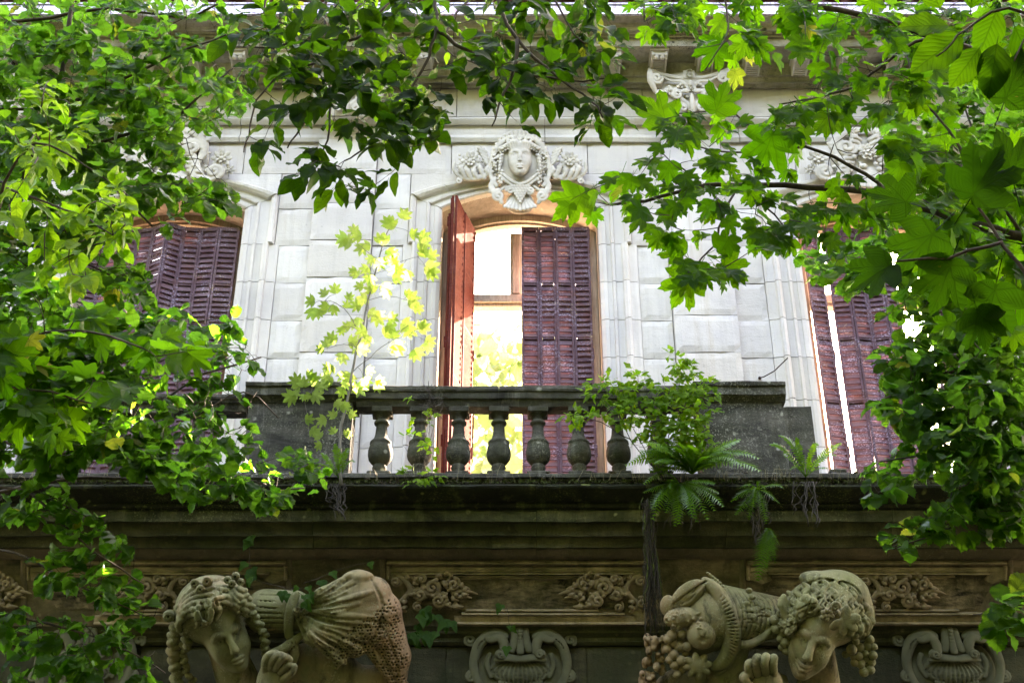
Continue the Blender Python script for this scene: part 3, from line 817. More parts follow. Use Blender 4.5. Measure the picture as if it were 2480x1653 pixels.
tb.add(v, f); tme = tb.me('tile', M['tile'])
tb = MB(); tb.add([(x, y, z) for x, y, z in v], f)
for i in range(49):
    for j in range(2):
        link('tile', tme, roof, Matrix.Translation((-5.8+i*.237, 10.25+j*.14+random.uniform(-.01, .01), zr+.012+j*.33)) @ Matrix.Rotation(R_(33), 4, 'X'))

# ---- windows: oak frames, glazing
glass = NT('old_window_glass'); tb_ = glass.n('ShaderNodeBsdfTransparent'); tb_.inputs[0].default_value = (.93, .95, .95, 1)
gg = glass.n('ShaderNodeBsdfGlossy'); gg.inputs['Roughness'].default_value = .05
fr = glass.n('ShaderNodeFresnel'); mx = glass.n('ShaderNodeMixShader'); glass.l(fr.outputs[0], mx.inputs[0]); glass.l(tb_.outputs[0], mx.inputs[1]); glass.l(gg.outputs[0], mx.inputs[2]); glass.l(mx.outputs[0], glass.out.inputs[0])
ZT = zz(550, 11.22)                                           # top of the shutters
for wi, c in enumerate(XW):
    mb = MB()
    for sg in (-1, 1):
        x0, x1 = sorted((c+sg*(HW-.002), c+sg*(HW-.115)))
        mb.box(x0, x1, 11.30, 11.52, ZFL, zspr-.06, .008)
    k = 20
    outer = [(c-HW+.01+2*(HW-.01)*i/k, arcz(-HW+.01+2*(HW-.01)*i/k, HW, zspr, zap)-.003) for i in range(k+1)]
    inner = [(x, z-.10) for x, z in outer][::-1]
    mb.poly(outer+inner, 11.44, 11.53)
    inner2 = [(x, z-.075) for x, z in outer][::-1]
    mb.poly(outer+inner2, 11.40, 11.437)
    fr_ = mb.build('window_frame', M['wood2'] if wi == 1 else M['wood'], villa)
    mb = MB()
    xa = at(1236, 650, 11.48).x-XC0; xb = at(1263, 650, 11.48).x-XC0
    zt_, zb_ = zz(714, 11.46), zz(745, 11.46)
    mb.box(c+xa, c+xb, 11.44, 11.52, zt_, zspr+.02, .006)
    mb.box(c+xa+.02, c+xb-.02, 11.42, 11.439, zt_, zspr+.0, .004)
    mb.box(c-HW+.12, c+HW-.12, 11.43, 11.54, zb_, zt_-.004, .008)
    mb.box(c-HW+.12, c+HW-.12, 11.40, 11.428, zb_+.035, zb_+.075, .006)
    mb.box(c-HW+.12, c-HW+.17, 11.46, 11.51, zt_, zspr-.0, .006)
    link('transom', mb.me('transom', M['wood2']), fr_)
    if wi == 1:
        mb = MB(); mb.box(c-HW+.171, c+xa-.001, 11.485, 11.489, zt_+.001, zspr-.03); mb.build('pane', glass.m, fr_)
    if wi != 1:
        mb = MB(); mb.box(c+xb+.001, c+HW-.12, 11.485, 11.489, zt_+.001, zspr-.03); mb.build('pane', glass.m, fr_)

# ---- folding shutters
slat_cache = {}
def slat_me(wd, mat='shutter'):
    key = (round(wd, 3), mat)
    if key not in slat_cache:
        b = .041; a = .0120; th = .0022; out = []
        for vi in range(3):
            j = [random.uniform(-.0012, .0012) for _ in range(4)]
            prof = [(-a-.006, -b+.001), (-a+.001, -b-.004), (-a+.003, -b+.002), (a+th, b), (a, b), (-a-th*.5, -b+.006)]
            mb = MB(); mb.extr([(y+j[0], z+j[1]) for y, z in prof], 0.0, wd, 3, .0012, vi*7)
            out.append(mb.me('slat', M[mat]))
        slat_cache[key] = out
    return random.choice(slat_cache[key])
def leaf_panel(thing, p0, p1, z0, z1, flip=False, lean=0.0, rails=(.17, .42, .62, .80), st=.026, mat='shutter'):
    (x0, y0), (x1, y1) = p0, p1
    wd = math.hypot(x1-x0, y1-y0); a = math.atan2(y1-y0, x1-x0)
    H = z1-z0; mb = MB(); t = .013
    for q in (0, wd-st): mb.box(q+.001, q+st-.001, -t, t, 0, H, .003)
    mb.box(st, wd-st, -t+.002, t-.002, H-.05, H-.001, .003); mb.box(st, wd-st, -t+.002, t-.002, .001, .08, .003)
    rz = [H*r for r in rails]
    for r in rz: mb.box(st, wd-st, -t+.002, t-.002, r-.018, r+.018, .003)
    for hz in (H-.16, H*.55, H*.25): mb.tube([(wd, -t-.004, hz), (wd, -t-.004, hz+.12)], .006, 6)
    mw = Matrix.Translation((x0, y0, z0)) @ Matrix.Rotation(a, 4, 'Z') @ Matrix.Rotation(lean, 4, 'Y')
    lf = link('shutter_leaf', mb.me('shutter_leaf', M[mat]), thing, mw)
    segs = [.085]+[q for r in rz for q in (r-.016, r+.016)]+[H-.052]
    if segs[0] > segs[1]: segs = segs[2:]
    for s0, s1 in zip(segs[::2], segs[1::2]):
        ns = max(1, round((s1-s0)/.0615)); pit = (s1-s0)/ns
        for q in range(ns):
            z = s0+(q+.5)*pit
            m = mw @ Matrix.Translation((st-.002, 0, z+random.uniform(-.0012, .0012))) @ Matrix.Rotation(random.uniform(-.012, .012), 4, 'X') @ Matrix.Rotation(random.uniform(-.004, .004), 4, 'Y')
            if flip: m = m @ Matrix.Translation((wd-2*st+.004, 0, 0)) @ Matrix.Rotation(math.pi, 4, 'Z')
            link('slat', slat_me(wd-2*st+.004, mat), lf, m)
    return lf
Z0 = ZFL+.02
def shut(label, loc): return empty('folding_shutter', loc, label, 'shutter', 'rusty folding metal shutters in the window openings')
sh = shut('closed four leaf rusty louvred shutter filling the right half of the middle window', (XC0+.4, 11.22, Z0))
xs = [at(q, 700, 11.22).x for q in (1263, 1306, 1347, 1388, 1432)]
for i in range(4):
    lf_ = leaf_panel(sh, (xs[i]+.0006, 11.22+(.008 if i % 2 else 0)), (xs[i+1]-.0006, 11.22+(0 if i % 2 else .008)), Z0, ZT)
    if i < 3: mb = MB(); mb.box(xs[i+1]-.016, xs[i+1]+.016, 11.243, 11.249, Z0+.02, ZT-.14, .001); link('cover_strip', mb.me('cover_strip', M['shutter']), lf_)
sh = shut('rusty shutter with red sun glow in its colour folded open and standing edge on out of the middle window', (XC0-.6, 11.1, Z0))
leaf_panel(sh, (XC0-.675, 11.24), (XC0-.72, 10.97), Z0, ZT, st=.03, mat='shutter_sun_red')
leaf_panel(sh, (XC0-.695, 10.95), (XC0-.672, 10.66), Z0, ZT, st=.03, mat='shutter_sun_red')
leaf_panel(sh, (XC0-.640, 10.655), (XC0-.575, 10.95), Z0, ZT, flip=True, st=.03, mat='shutter_sun_red')
leaf_panel(sh, (XC0-.565, 10.955), (XC0-.475, 11.26), Z0, ZT, flip=True, st=.03, mat='shutter_sun_red')
sh = shut('zigzag row of brown peeling shutter leaves closing the left window', (XW[0], 11.22, Z0))
xs = [at(q, 560, 11.22).x for q in (222, 258, 296, 334, 374, 411, 445, 487, 531, 580)]
yo = [0, .05, 0, .04, .0, -.09, .0, .02, .0, .02]
for i in range(9):
    lf_ = leaf_panel(sh, (xs[i]+.001, 11.22+yo[i]), (xs[i+1]-.001, 11.22+yo[i+1]), Z0, ZT)
    if i < 8 and i != 5:
        y_ = 11.22+yo[i+1]+.016; mb = MB(); mb.box(xs[i+1]-.016, xs[i+1]+.016, y_, y_+.006, Z0+.02, ZT-(.14 if i != 3 else .5), .001); link('cover_strip', mb.me('cover_strip', M['shutter']), lf_)
sh = shut('leaning purple brown shutter with bright gaps between its leaves in the right window', (XW[2]-.4, 11.22, Z0))
xr = XW[2]-HW+.10
leaf_panel(sh, (xr+.012, 11.20), (xr+.185, 11.24), Z0, ZT-.01, lean=R_(-.35))
leaf_panel(sh, (xr+.222, 11.25), (xr+.405, 11.22), Z0, ZT, lean=R_(.15))
leaf_panel(sh, (xr+.412, 11.22), (xr+.585, 11.25), Z0, ZT)
leaf_panel(sh, (xr+.587, 11.25), (xr+.755, 11.21), Z0, ZT); leaf_panel(sh, (xr+.757, 11.21), (xr+.90, 11.25), Z0, ZT)
sh = shut('half open shutter at the far right of the right window, mostly hidden by leaves', (XW[2]+.6, 11.1, Z0))
leaf_panel(sh, (XW[2]+.46, 11.06), (XW[2]+.52, 11.22), Z0, ZT); leaf_panel(sh, (XW[2]+.54, 11.22), (XW[2]+.70, 11.26), Z0, ZT)
leaf_panel(sh, (XW[2]+.36, 10.93), (XW[2]+.45, 11.06), Z0, ZT)

# ---- balcony slab and its stained entablature
prof = [(1172, 9.75), (1176, 9.735), (1182, 9.745), (1196, 9.80), (1210, 9.86), (1218, 9.905), (1222, 9.885), (1228, 9.90), (1232, 9.93), (1236, 9.925), (1262, 9.94), (1264, 9.99), (1270, 10.0), (1297, 10.03), (1299, 10.075), (1312, 10.095), (1325, 10.11), (1328, 10.15), (1340, 10.19), (1352, 10.26), (1354, 10.30)]
pp = [(y_, zz(py, y_)) for py, y_ in prof]
sl_ = empty('balcony', (0, 10.4, ZFL), None); sl_.parent = villa; sl_.matrix_parent_inverse = PW(villa).inverted()
bk = [-5.9, -3.3, -1.63, .2, 1.75, 3.1, 5.9]
def band(i0, i1, mat, name):
    for k in range(len(bk)-1):
        q = pp[i0:i1+1]; b = 10.9
        mb = MB(); mb.extr(q+[(b, q[-1][1]), (b, q[0][1])], bk[k]+.002, bk[k+1]-.002, int((bk[k+1]-bk[k])/.05), .008, k*5+i0)
        smooth_angle(mb.build(name, mat, sl_), 32)
band(0, 9, M['mossed'], 'ledge_stone'); band(9, 11, M['lichen'], 'lichen_band'); band(11, 17, M['entab'], 'moulding_stone'); band(17, 20, M['pink'], 'soffit_band')
mb = MB(); mb.box(-5.9, 5.9, 9.9, 11.03, ZFL-.12, ZFL-.004); mb.build('balcony_floor', M['mossed'], sl_)
# plinth course
for k in range(len(bk)-1):
    z0 = ZFL; z1 = zz(1144, 9.80); q = [(9.83, z0), (9.83, z0+(z1-z0)*.55), (9.80, z0+(z1-z0)*.6), (9.80, z1-.01), (9.81, z1), (10.12, z1), (10.12, z0)]
    mb = MB(); mb.extr([(y, z+.001) for y, z in q], bk[k]+.003, bk[k+1]-.003, int((bk[k+1]-bk[k])/.06), .006, k); mb.build('plinth_stone', M['black'], sl_)
ZP = zz(1144, 9.80)
# cove: coffered slope under the balcony, parallel mouldings round a carved panel
YC0 = 10.30
o_c = at(1250, 1432, 1); 
zc0 = pp[-1][1]; YC1 = 10.60; zc1 = zz(1515, YC1)
mb = MB(); mb.extr([(YC0, zc0+.004), (YC1, zc1), (YC1+.3, zc1), (YC1+.3, zc0+.004)], -5.9, 5.9, 60, .004, 3); cove = mb.build('cove', M['cove'], sl_)
cdir = Vector((0, YC1-YC0, zc1-zc0)); 
def on_cove(px, py, lift=0.0):                                # point on the cove, raised by lift
    d = (at(px, py, 1)-CAM); nrm = Vector((0, -(zc0-zc1), -(YC1-YC0))).normalized()
    p0 = Vector((0, YC0, zc0)); t = (p0-CAM).dot(nrm)/d.dot(nrm); return CAM+d*t+nrm*lift
def cove_bar(x0, y0, x1, y1, wd, lift, mat=None, name='panel_moulding'):
    a = on_cove(x0, y0, 0); b = on_cove(x1, y1, 0); t = (b-a).normalized(); nrm = Vector((0, -(zc0-zc1), -(YC1-YC0))).normalized(); s_ = t.cross(nrm)
    mb = MB(); v = []; prof_ = [(-.5, -.01), (-.5, .5), (-.32, .95), (0, 1.0), (.32, .7), (.5, .3), (.5, -.01)]
    n_ = 14
    for i in range(n_+1):
        p = a+(b-a)*(i/n_)
        for d, h in prof_: v.append(p+s_*(d*wd+.002*mn.noise(p*7+Vector((d, 0, 0))))+nrm*(h*lift+.002*mn.noise(p*9)))
    L_ = len(prof_); f = [(i*L_+j, i*L_+(j+1) % L_, (i+1)*L_+(j+1) % L_, (i+1)*L_+j) for i in range(n_) for j in range(L_)]+[tuple(range(L_)), tuple(n_*L_+j for j in range(L_))][:2]
    mb.add(v, f); mb.build(name, mat or M['cove'], cove)
def cove_plate(pts, lift, mat, name):
    nrm = Vector((0, -(zc0-zc1), -(YC1-YC0))).normalized(); a = [on_cove(x, y, -.01) for x, y in pts]; b = [on_cove(x, y, 0)+nrm*lift for x, y in pts]; n = len(pts)
    mb = MB(); mb.add(a+b, [tuple(range(n)), tuple(range(2*n-1, n-1, -1))]+[(i, (i+1) % n, (i+1) % n+n, i+n) for i in range(n)]); mb.build(name, mat, cove)
def panel(dx):
    Lt = M['cove_light']
    P_ = lambda *q: [(x+dx, y) for x, y in q]
    cove_plate(P_((946, 1372), (1558, 1372), (1558, 1383), (946, 1383)), .022, Lt, 'frame_band'); cove_plate(P_((1100, 1489), (1540, 1489), (1540, 1503), (1100, 1503)), .022, Lt, 'frame_band')
    cove_plate(P_((946, 1384), (984, 1384), (1000, 1402), (976, 1412), (946, 1402)), .022, Lt, 'frame_band'); cove_plate(P_((1558, 1384), (1528, 1384), (1512, 1402), (1530, 1412), (1558, 1402)), .022, Lt, 'frame_band')
    cove_plate(P_((1558, 1502), (1541, 1502), (1541, 1489), (1522, 1480), (1540, 1466), (1558, 1474)), .022, Lt, 'frame_band')
    cove_plate(P_((1000, 1398), (1508, 1398), (1524, 1430), (1500, 1474), (1010, 1474), (984, 1436)), .006, M['cove_dark'], 'panel_field')
    cove_bar(938+dx, 1362, 1564+dx, 1362, .034, .045, Lt); cove_bar(941+dx, 1368, 941+dx, 1402, .03, .045, Lt); cove_bar(1562+dx, 1368, 1562+dx, 1402, .03, .045, Lt)
    cove_bar(990+dx, 1387, 1524+dx, 1387, .020, .050, Lt); cove_bar(1000+dx, 1394, 1440+dx, 1394, .018, .036, Lt); cove_bar(1088+dx, 1399, 1420+dx, 1399, .014, .028, Lt)
    cove_bar(1128+dx, 1476, 1450+dx, 1476, .020, .040, Lt); cove_bar(1118+dx, 1484, 1512+dx, 1484, .022, .052, Lt); cove_bar(1100+dx, 1507, 1564+dx, 1507, .028, .045, Lt)
    cove_bar(1562+dx, 1470, 1562+dx, 1504, .03, .045, Lt)
panel(0); panel(870); panel(-870)
for x in (928, 1572, 1798, 2445, 58, 700): cove_bar(x, 1352, x, 1512, .05, .02, M['pink'])
# ground-floor wall under the cove
q = [(YC1+.0, zc1-.002), (YC1+.03, zc1-.03), (YC1+.03, zc1-.05), (YC1+.075, zc1-.075), (YC1+.075, zc1-.11), (YC1+.10, zc1-.13), (YC1+.4, zc1-.13), (YC1+.4, zc1-.002)]
mb = MB(); mb.extr(q, -5.9, 5.9, 60, .005, 8); mb.build('string_course', M['entab'], sl_)
mb = MB(); mb.box(-5.9, 5.9, YC1+.15, 11.0, ZG, zc1-.131); mb.build('lower_wall_core', M['lower'], sl_)
yl = YC1+.12; zl = zc1-.132; lw = link('lower_wall', mesh('lower_wall', [(-5.9, yl+.028, zl-.01), (5.9, yl+.028, zl-.01), (5.9, yl+.028, zl-.03)], [(0, 1, 2)], M['lower']), villa)
xs = [-5.9, -4.4, -3.1, -1.75, -.93, -.55, .62, 1.12, 2.6, 3.4, 4.6, 5.9]
_w = wall; wall = lw
for r in range(4):
    for k in range(len(xs)-1): stone(xs[k], xs[k+1], zl-.62*(r+1), zl-.62*r, yl, M['lower'], yl+.04)
wall = _w
# ================================================================= balustrade
bal = empty('balustrade', (0, 9.95, ZP), 'blackened stone balustrade with bulbous balusters between two solid piers on the balcony', 'balustrade')
ZR0 = zz(982, 9.86); ZR1 = zz(930, 9.80)
bprof_px = [(0.0, 0)]
Hb = ZR0-ZP
def bz(y): return (1147-y)/(1147-984.0)*Hb
bp = [(.088, bz(1136)+.002), (.055, bz(1136)+.004), (.050, bz(1131)), (.056, bz(1126)), (.062, bz(1121)), (.058, bz(1117)), (.052, bz(1114)), (.075, bz(1109)), (.096, bz(1101)), (.104, bz(1092)), (.102, bz(1082)), (.094, bz(1073)), (.087, bz(1067)), (.092, bz(1065)), (.090, bz(1061)), (.074, bz(1057)), (.060, bz(1052)), (.052, bz(1044)), (.048, bz(1030)), (.047, bz(1024)), (.052, bz(1021)), (.063, bz(1019)), (.066, bz(1015)), (.060, bz(1012)), (.050, bz(1011)), (.049, bz(1007)), (.056, bz(1003)), (.072, bz(999)), (.080, bz(997)), (.080, bz(996.5))]
def baluster_me(k):
    mb = MB(); n = 28; v = []; f = []
    for r, z in bp:
        for q in range(n):
            a = 2*math.pi*q/n; d = 1+.035*mn.noise(Vector((math.cos(a)*2, math.sin(a)*2, z*9+k*9)))+.02*mn.noise(Vector((math.cos(a)*7, math.sin(a)*7, z*30+k*9)))
            v.append((r*d*math.cos(a), r*d*math.sin(a), z))
    m = len(bp)
    for i in range(m-1):
        for q in range(n): f.append((i*n+q, i*n+(q+1) % n, (i+1)*n+(q+1) % n, (i+1)*n+q))
    mb.add(v, f)
    me_ = mb.me('baluster', M['bal']); me_.polygons.foreach_set('use_smooth', np.ones(len(me_.polygons), bool))
    try: me_.set_sharp_from_angle(angle=R_(50))
    except Exception: pass
    mb = MB(); mb.box(-.096, .096, -.096, .096, 0, bz(1136), .008); base = mb.me('baluster_base', M['bal'])
    mb = MB(); mb.box(-.086, .086, -.086, .086, bz(997)-.0, Hb-.002, .006); cap = mb.me('abacus', M['bal'])
    return me_, base, cap
bms = [baluster_me(k) for k in range(4)]
def baluster(x, y, k, rz=0):
    a, b, c_ = bms[k % 4]; mw = Matrix.Translation((x, y, ZP+.003)) @ Matrix.Rotation(rz, 4, 'Z')
    o = link('baluster', a, bal, mw); link('base_block', b, o, mw); link('abacus', c_, o, mw)
for k, px in enumerate((923, 1017, 1111, 1208, 1303, 1401, 1496, 1594)): baluster(at(px, 1060, 9.95).x, 9.95, k, random.uniform(-.04, .04))
for k, px in enumerate((-20, 89, 189, 289, 384, 478)): baluster(at(px, 1080, 9.99).x, 9.99, k+2, random.uniform(-.05, .05))
def rail(x0, x1, yf, seed, zt=0):
    z0, z1 = ZR0, ZR1+zt; d = z1-z0
    q = [(yf+.055, z0), (yf+.05, z0+.018), (yf+.038, z0+.035), (yf+.03, z0+.055), (yf+.012, z0+.06), (yf+.008, z0+.075), (yf+.006, z1-.062), (yf-.006, z1-.055), (yf-.012, z1-.035), (yf-.004, z1-.028), (yf-.004, z1-.010), (yf+.01, z1)]
    q += [(yf+.24, z1+.004), (yf+.25, z1-.05), (yf+.215, z0+.05), (yf+.20, z0)]
    mb = MB(); mb.extr(q, x0, x1, int((x1-x0)/.035), .008, seed); smooth_angle(mb.build('handrail', M['black'], bal), 35)
xa = at(590, 1000, 9.83).x; xb = at(860, 1000, 9.83).x; xc = at(1682, 1000, 9.83).x; xd = at(1913, 1050, 9.83).x
xm = at(1208, 960, 9.8).x
rail(xb+.001, xm-.0008, 9.82, 1); rail(xm+.0008, xc-.003, 9.82, 2); rail(-5.8, xa-.004, 9.90, 3, -.03)
def pier(x0, x1, seed, label):
    mb = MB(); nz = 26; nx = int((x1-x0)/.035)
    z0, z1 = ZP+.002, ZR0+.03
    mb.extr([(9.86+.0, z0), (9.86, z0+(z1-z0)*.33), (9.862, z0+(z1-z0)*.66), (9.86, z1), (10.10, z1), (10.10, z0)], x0+.03, x1-.03, nx, .008, seed)
    o = link('pier', mb.me('pier', M['black']), bal); smooth_angle(o, 30); 
    z1 = ZR1+.018; z0 = ZR0+.032
    q = [(9.85, z0), (9.845, z0+.012), (9.815, z0+.03), (9.81, z0+.04), (9.795, z0+.045), (9.793, z1-.05), (9.775, z1-.04), (9.770, z1-.012), (9.785, z1), (10.14, z1+.004), (10.14, z0)]
    mb = MB(); mb.extr(q, x0, x1, nx, .009, seed+4); smooth_angle(link('pier_cap', mb.me('pier_cap', M['black']), o), 35)
pier(xa, xb, 11, 'l'); pier(xc, xd, 17, 'r')
mb = MB(); x1 = at(1976, 1080, 9.95).x; mb.extr([(9.95, ZP+.002), (9.95, zz(985, 9.95)), (10.2, zz(985, 9.95)), (10.2, ZP+.002)], xd-.04, x1, 8, .01, 5); mb.build('return_block', M['black'], bal)
mb = MB(); x0 = at(2005, 1130, 9.95).x; x1 = at(2052, 1130, 9.95).x; mb.box(x0, x1, 9.88, 10.06, ZP+.002, ZP+.045, .01); mb.box(x0+.0, x1-.02, 9.9, 10.04, ZP+.047, ZP+.085, .01); mb.build('broken_base', M['black'], bal)

# ================================================================= carved work
# -- mask on the middle keystone
S = Sculpt(-172, 172, -112, 106, -8, 62, 1.35)
c0 = (1259, 408)
def L(x, y): return (x-c0[0], c0[1]-y)
def P3(x, y, w): return (x-c0[0], c0[1]-y, w)
I3 = np.eye(3)
S.ell((*L(1259, 392), 2), (70, 80, 20), 3)                    # back shell
for a in range(0, 360, 9):
    ca, sa = math.cos(R_(a)), math.sin(R_(a))
    if -125 < (a-360 if a > 180 else a) < -55: continue
    S.tube([(ca*50, 14+sa*52, 14), (ca*70, 14+sa*(74 if sa > 0 else 74), 12)], [3.6, 4.8], 1.6, 'add', 1)
for sg in (-1, 1):
    X = lambda x: sg*(x-1259)
    # framing scrolls
    S.tube([(sg*12, 74, 22), (sg*32, 68, 24), (sg*54, 50, 22), (sg*66, 24, 20), (sg*70, -4, 18), (sg*67, -28, 20), (sg*56, -44, 24)], [5, 6.5, 6.5, 6, 5.5, 5, 5], 1.2)
    S.spiral((sg*22, 66), 11, 3, 1.4, 0, 5, 3, 30, 5, .8, sg)
    S.tube([(sg*60, -28, 20), (sg*68, -44, 22), (sg*62, -60, 25), (sg*50, -72, 26), (sg*44, -84, 26)], [6, 7, 7, 6, 5], 1)
    S.spiral((sg*51, -68), 13, 3, 1.5, math.pi/2, 5.5, 3, 26, 6, .8, -sg)
    S.tube([(sg*30, -44, 24), (sg*42, -52, 24), (sg*50, -64, 20)], [3, 4, 2], .6)
    S.ell((sg*66, -58, 18), (9, 5, 3), .8)
    # roses and fruit beside the cheeks
    for (x, y, r) in ((60, 22, 7), (58, 6, 8), (52, 36, 5.5), (64, 34, 5), (50, 20, 5), (48, 4, 6), (62, -6, 6), (50, -10, 6)):
        flower(S, (sg*x, y+4, 24), r, 6, .4)
    for q in range(26):
        a = random.random(); S.ell((sg*(44+24*random.random()), 50-64*a, 24+4*random.random()), 3.2, .3)
    # strings of beads
    for q in range(13):
        t = q/12; S.ell((sg*(40-40*t), -18-24*math.sin(t*1.45), 36-6*(1-t)), 4.1, .25); S.ell((sg*(47-47*t), -24-25*math.sin(t*1.45), 31), 3.7, .25)
    for q in range(5): S.ell((sg*(42+2*q % 5), -10-q*7, 32), 3.8, .25)
    for q in range(4): S.ell((sg*(50), -14-q*7, 28), 3.5, .25)
    S.spiral((sg*24, -56), 9, 2, 1.3, math.pi, 4, 2.5, 30, 4, .6, sg)
    # flaring side leaves with a big flower
    S.tube([(sg*70, 0, 16), (sg*78, -14, 15), (sg*98, -24, 13), (sg*122, -26, 11), (sg*146, -18, 11), (sg*159, -2, 12), (sg*157, 12, 13)], [6, 6.5, 7, 6.5, 6, 5, 3], 1)
    S.spiral((sg*147, -31), 7, 2, 1.2, math.pi/2, 3.6, 2.4, 12, 4, .6, sg)
    for q in range(5):
        t = q/4; xx = 70+t*62; S.tube([(sg*xx, -20-6*math.sin(t*3), 14), (sg*(xx+10), -6+5*math.sin(q*2), 20), (sg*(xx+4+10*(q % 2)), 6+5*math.sin(q), 15)], [6, 6, 2.4], 1.0, 'add', 3)
    for q in range(4): flower(S, (sg*(86+q*19), -10+5*math.sin(q*2), 16), 9.5, 6, .5)
    flower(S, (sg*120, 16, 16), 25, 10, .6); flower(S, (sg*120, 16, 21), 13, 7, .4)
    flower(S, (sg*94, 40, 12), 13, 8, .5); flower(S, (sg*144, 4, 13), 11, 7, .5)
    for q in range(14): S.ell((sg*random.uniform(84, 150), random.uniform(-12, 34), 13+3*random.random()), random.uniform(3, 5), .4)
    for q in range(5): S.tube([(sg*(74+q*2), 6+q*8, 14), (sg*(84+q*4), 14+q*8, 17), (sg*(90+q*3), 24+q*7, 13)], [4, 3.6, 1.6], .5, 'add', 3)
    # hair locks
    for q in range(7):
        x0 = 4+q*6; S.tube([(sg*x0, 50+q*.5-q*q*.25, 47-q*2), (sg*(x0+3), 58+q*.6-q*q*.5, 49-q*2.6), (sg*(x0+9), 60-q*2.4, 44-q*3), (sg*(x0+6), 52-q*3.2, 46-q*3)], [2.6, 3.8, 3.8, 2.2], .4, 'add', 4)
    for q in range(5): S.tube([(sg*(40+q*1.5), 30-q*8, 28), (sg*(47+q*.6), 26-q*8, 33), (sg*(44+q), 18-q*8, 29)], [2.5, 3.6, 2.2], .4, 'add', 3)
for r, ny in enumerate(range(7)):                             # bunch of grapes
    for q in range(7-r): S.ell(((q-(6-r)/2)*6.6, -46-r*6.2, 36-abs(q-(6-r)/2)*1.5), 4.3, .2)
for q in range(-4, 5):                                        # fluted flare at the foot
    S.tube([(q*4.0, -62, 20), (q*6.3, -82, 25), (q*9.0, -101+abs(q)*1.8, 34)], [2.6, 3.4, 4.6], .5, 'add', 3)
S.ell((0, -84, 10), (34, 26, 14), 4)
for q in range(7): S.ell((0, -72-q*4.4, 31+q*.8), 2.7, .2)
S.spiral((0, 70), 6, 2, 1, 0, 3.4, 2.2, 28, 3, .5)
S.ell((0, 22, 10), (44, 46, 20), 4)
face(S, (0, 17, 27), 42, roll(0, -12, 0), .92, .15)
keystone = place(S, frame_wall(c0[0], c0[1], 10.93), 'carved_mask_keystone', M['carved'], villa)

# -- scroll and flower keystones over the side windows
S = Sculpt(-112, 112, -70, 72, -6, 44, 1.5)
S.ell((0, 0, 0), (60, 58, 14), 4)
for sg in (-1, 1):
    S.tube([(sg*6, 62, 16), (sg*30, 56, 20), (sg*50, 36, 20), (sg*52, 10, 18), (sg*40, -14, 20), (sg*46, -36, 20), (sg*70, -42, 18)], [6, 8, 8, 7, 7, 7, 6], 1.2)
    S.spiral((sg*34, 24), 16, 3, 1.6, 0, 6, 3, 22, 8, .8, sg); S.spiral((sg*76, -26), 14, 3, 1.5, -math.pi/2, 6, 3, 18, 6, .8, sg)
    flower(S, (sg*84, 2, 14), 20, 8, .5); flower(S, (sg*22, 50, 22), 12, 7, .5); flower(S, (sg*98, -22, 12), 13, 7, .5)
    for q in range(9): S.tube([(sg*(8+q*3), 40-q*8, 18), (sg*(18+q*4), 46-q*9, 25), (sg*(26+q*4), 40-q*9, 20)], [4.5, 4.5, 2], .6, 'add', 3)
    for q in range(30): S.ell((sg*random.uniform(4, 66), random.uniform(-50, 55), 16+10*random.random()), random.uniform(2.5, 5.5), .5)
for q in range(-5, 6): S.tube([(q*3, -20, 18), (q*5, -42, 24), (q*7, -58+abs(q), 26)], [3.5, 4.4, 4.8], .5, 'add', 3)
flower(S, (0, 14, 26), 19, 9, .5)
V_, F_ = S.mesh()
for c_, px in ((0, 0), (2, 0)):
    x_ = XW[c_]; o_, a_, b_, d_ = frame_wall(CX, 388, 10.93); o_ = Vector((x_, o_.y, o_.z))
    if c_ == 0: me_k = mesh('floral_keystone', np.outer(V_[:, 0], a_)*1.42+np.outer(V_[:, 1], b_)*1.15+np.outer(V_[:, 2], d_)*1.2, F_, M['carved'], True)
    link('floral_keystone', me_k, villa, Matrix.Translation(o_))

# -- capitals with an initial over the pilasters
S = Sculpt(-104, 104, -60, 66, -74, 46, 1.5)
S.ell((0, -10, 0), (72, 60, 14), 6)
S.cap((0, -30, -50), (0, 10, -50), 52, 58, 6); S.ell((0, 30, -30), (86, 24, 44), 4)
S.ell((0, -22, 2), (64, 48, 13), 6)
for sg in (-1, 1):
    S.tube([(sg*96, 52, 20), (sg*60, 40, 13), (sg*26, 34, 11), (0, 33, 11)], [4.5, 5, 5, 5], 1)
    S.tube([(sg*94, 46, 16), (sg*60, 34, 10), (sg*26, 28, 9)], [3, 3, 3], 1)
    S.tube([(sg*95, 44, 24), (sg*96, 28, 24), (sg*90, 12, 20), (sg*84, -2, 14)], [7, 8, 7, 4], 2)
    S.spiral((sg*80, 30), 13, 3, 1.5, 0, 5, 3, 24, 5, .7, sg)
    S.ell((sg*74, -8, 18), (11, 12, 9), 1.5); S.ell((sg*70, -22, 12), (8, 7, 7), 1)
    for q in range(7): S.tube([(sg*2, -52, 17), (sg*(10+q*4), -30+q*3, 24), (sg*(22+q*5), -26+q*6, 22), (sg*(30+q*4.4), -34+q*5, 19)], [2.6, 3.4, 3.2, 2], .4, 'add', 4)
    S.spiral((sg*22, -40), 8, 3, 1.2, math.pi/2, 4, 2.5, 22, 4, .6, sg); S.spiral((sg*34, -8), 11, 3, 1.3, math.pi, 4.5, 3, 26, 4, .6, -sg)
    for q in range(10): S.ell((sg*(12+q*6.2), 16-q*2.2+4*math.sin(q), 24-q*.6), 4.0, .4)
    S.tube([(sg*8, 6, 22), (sg*20, 22, 24), (sg*44, 24, 20), (sg*66, 34, 20)], [3.4, 3.8, 3.4, 3], .5)
    S.ell((sg*14, -2, 30), (10, 6, 6), .8)
    for q in range(8): S.ell((sg*random.uniform(10, 64), random.uniform(-16, 12), 22), random.uniform(3, 5), .5)
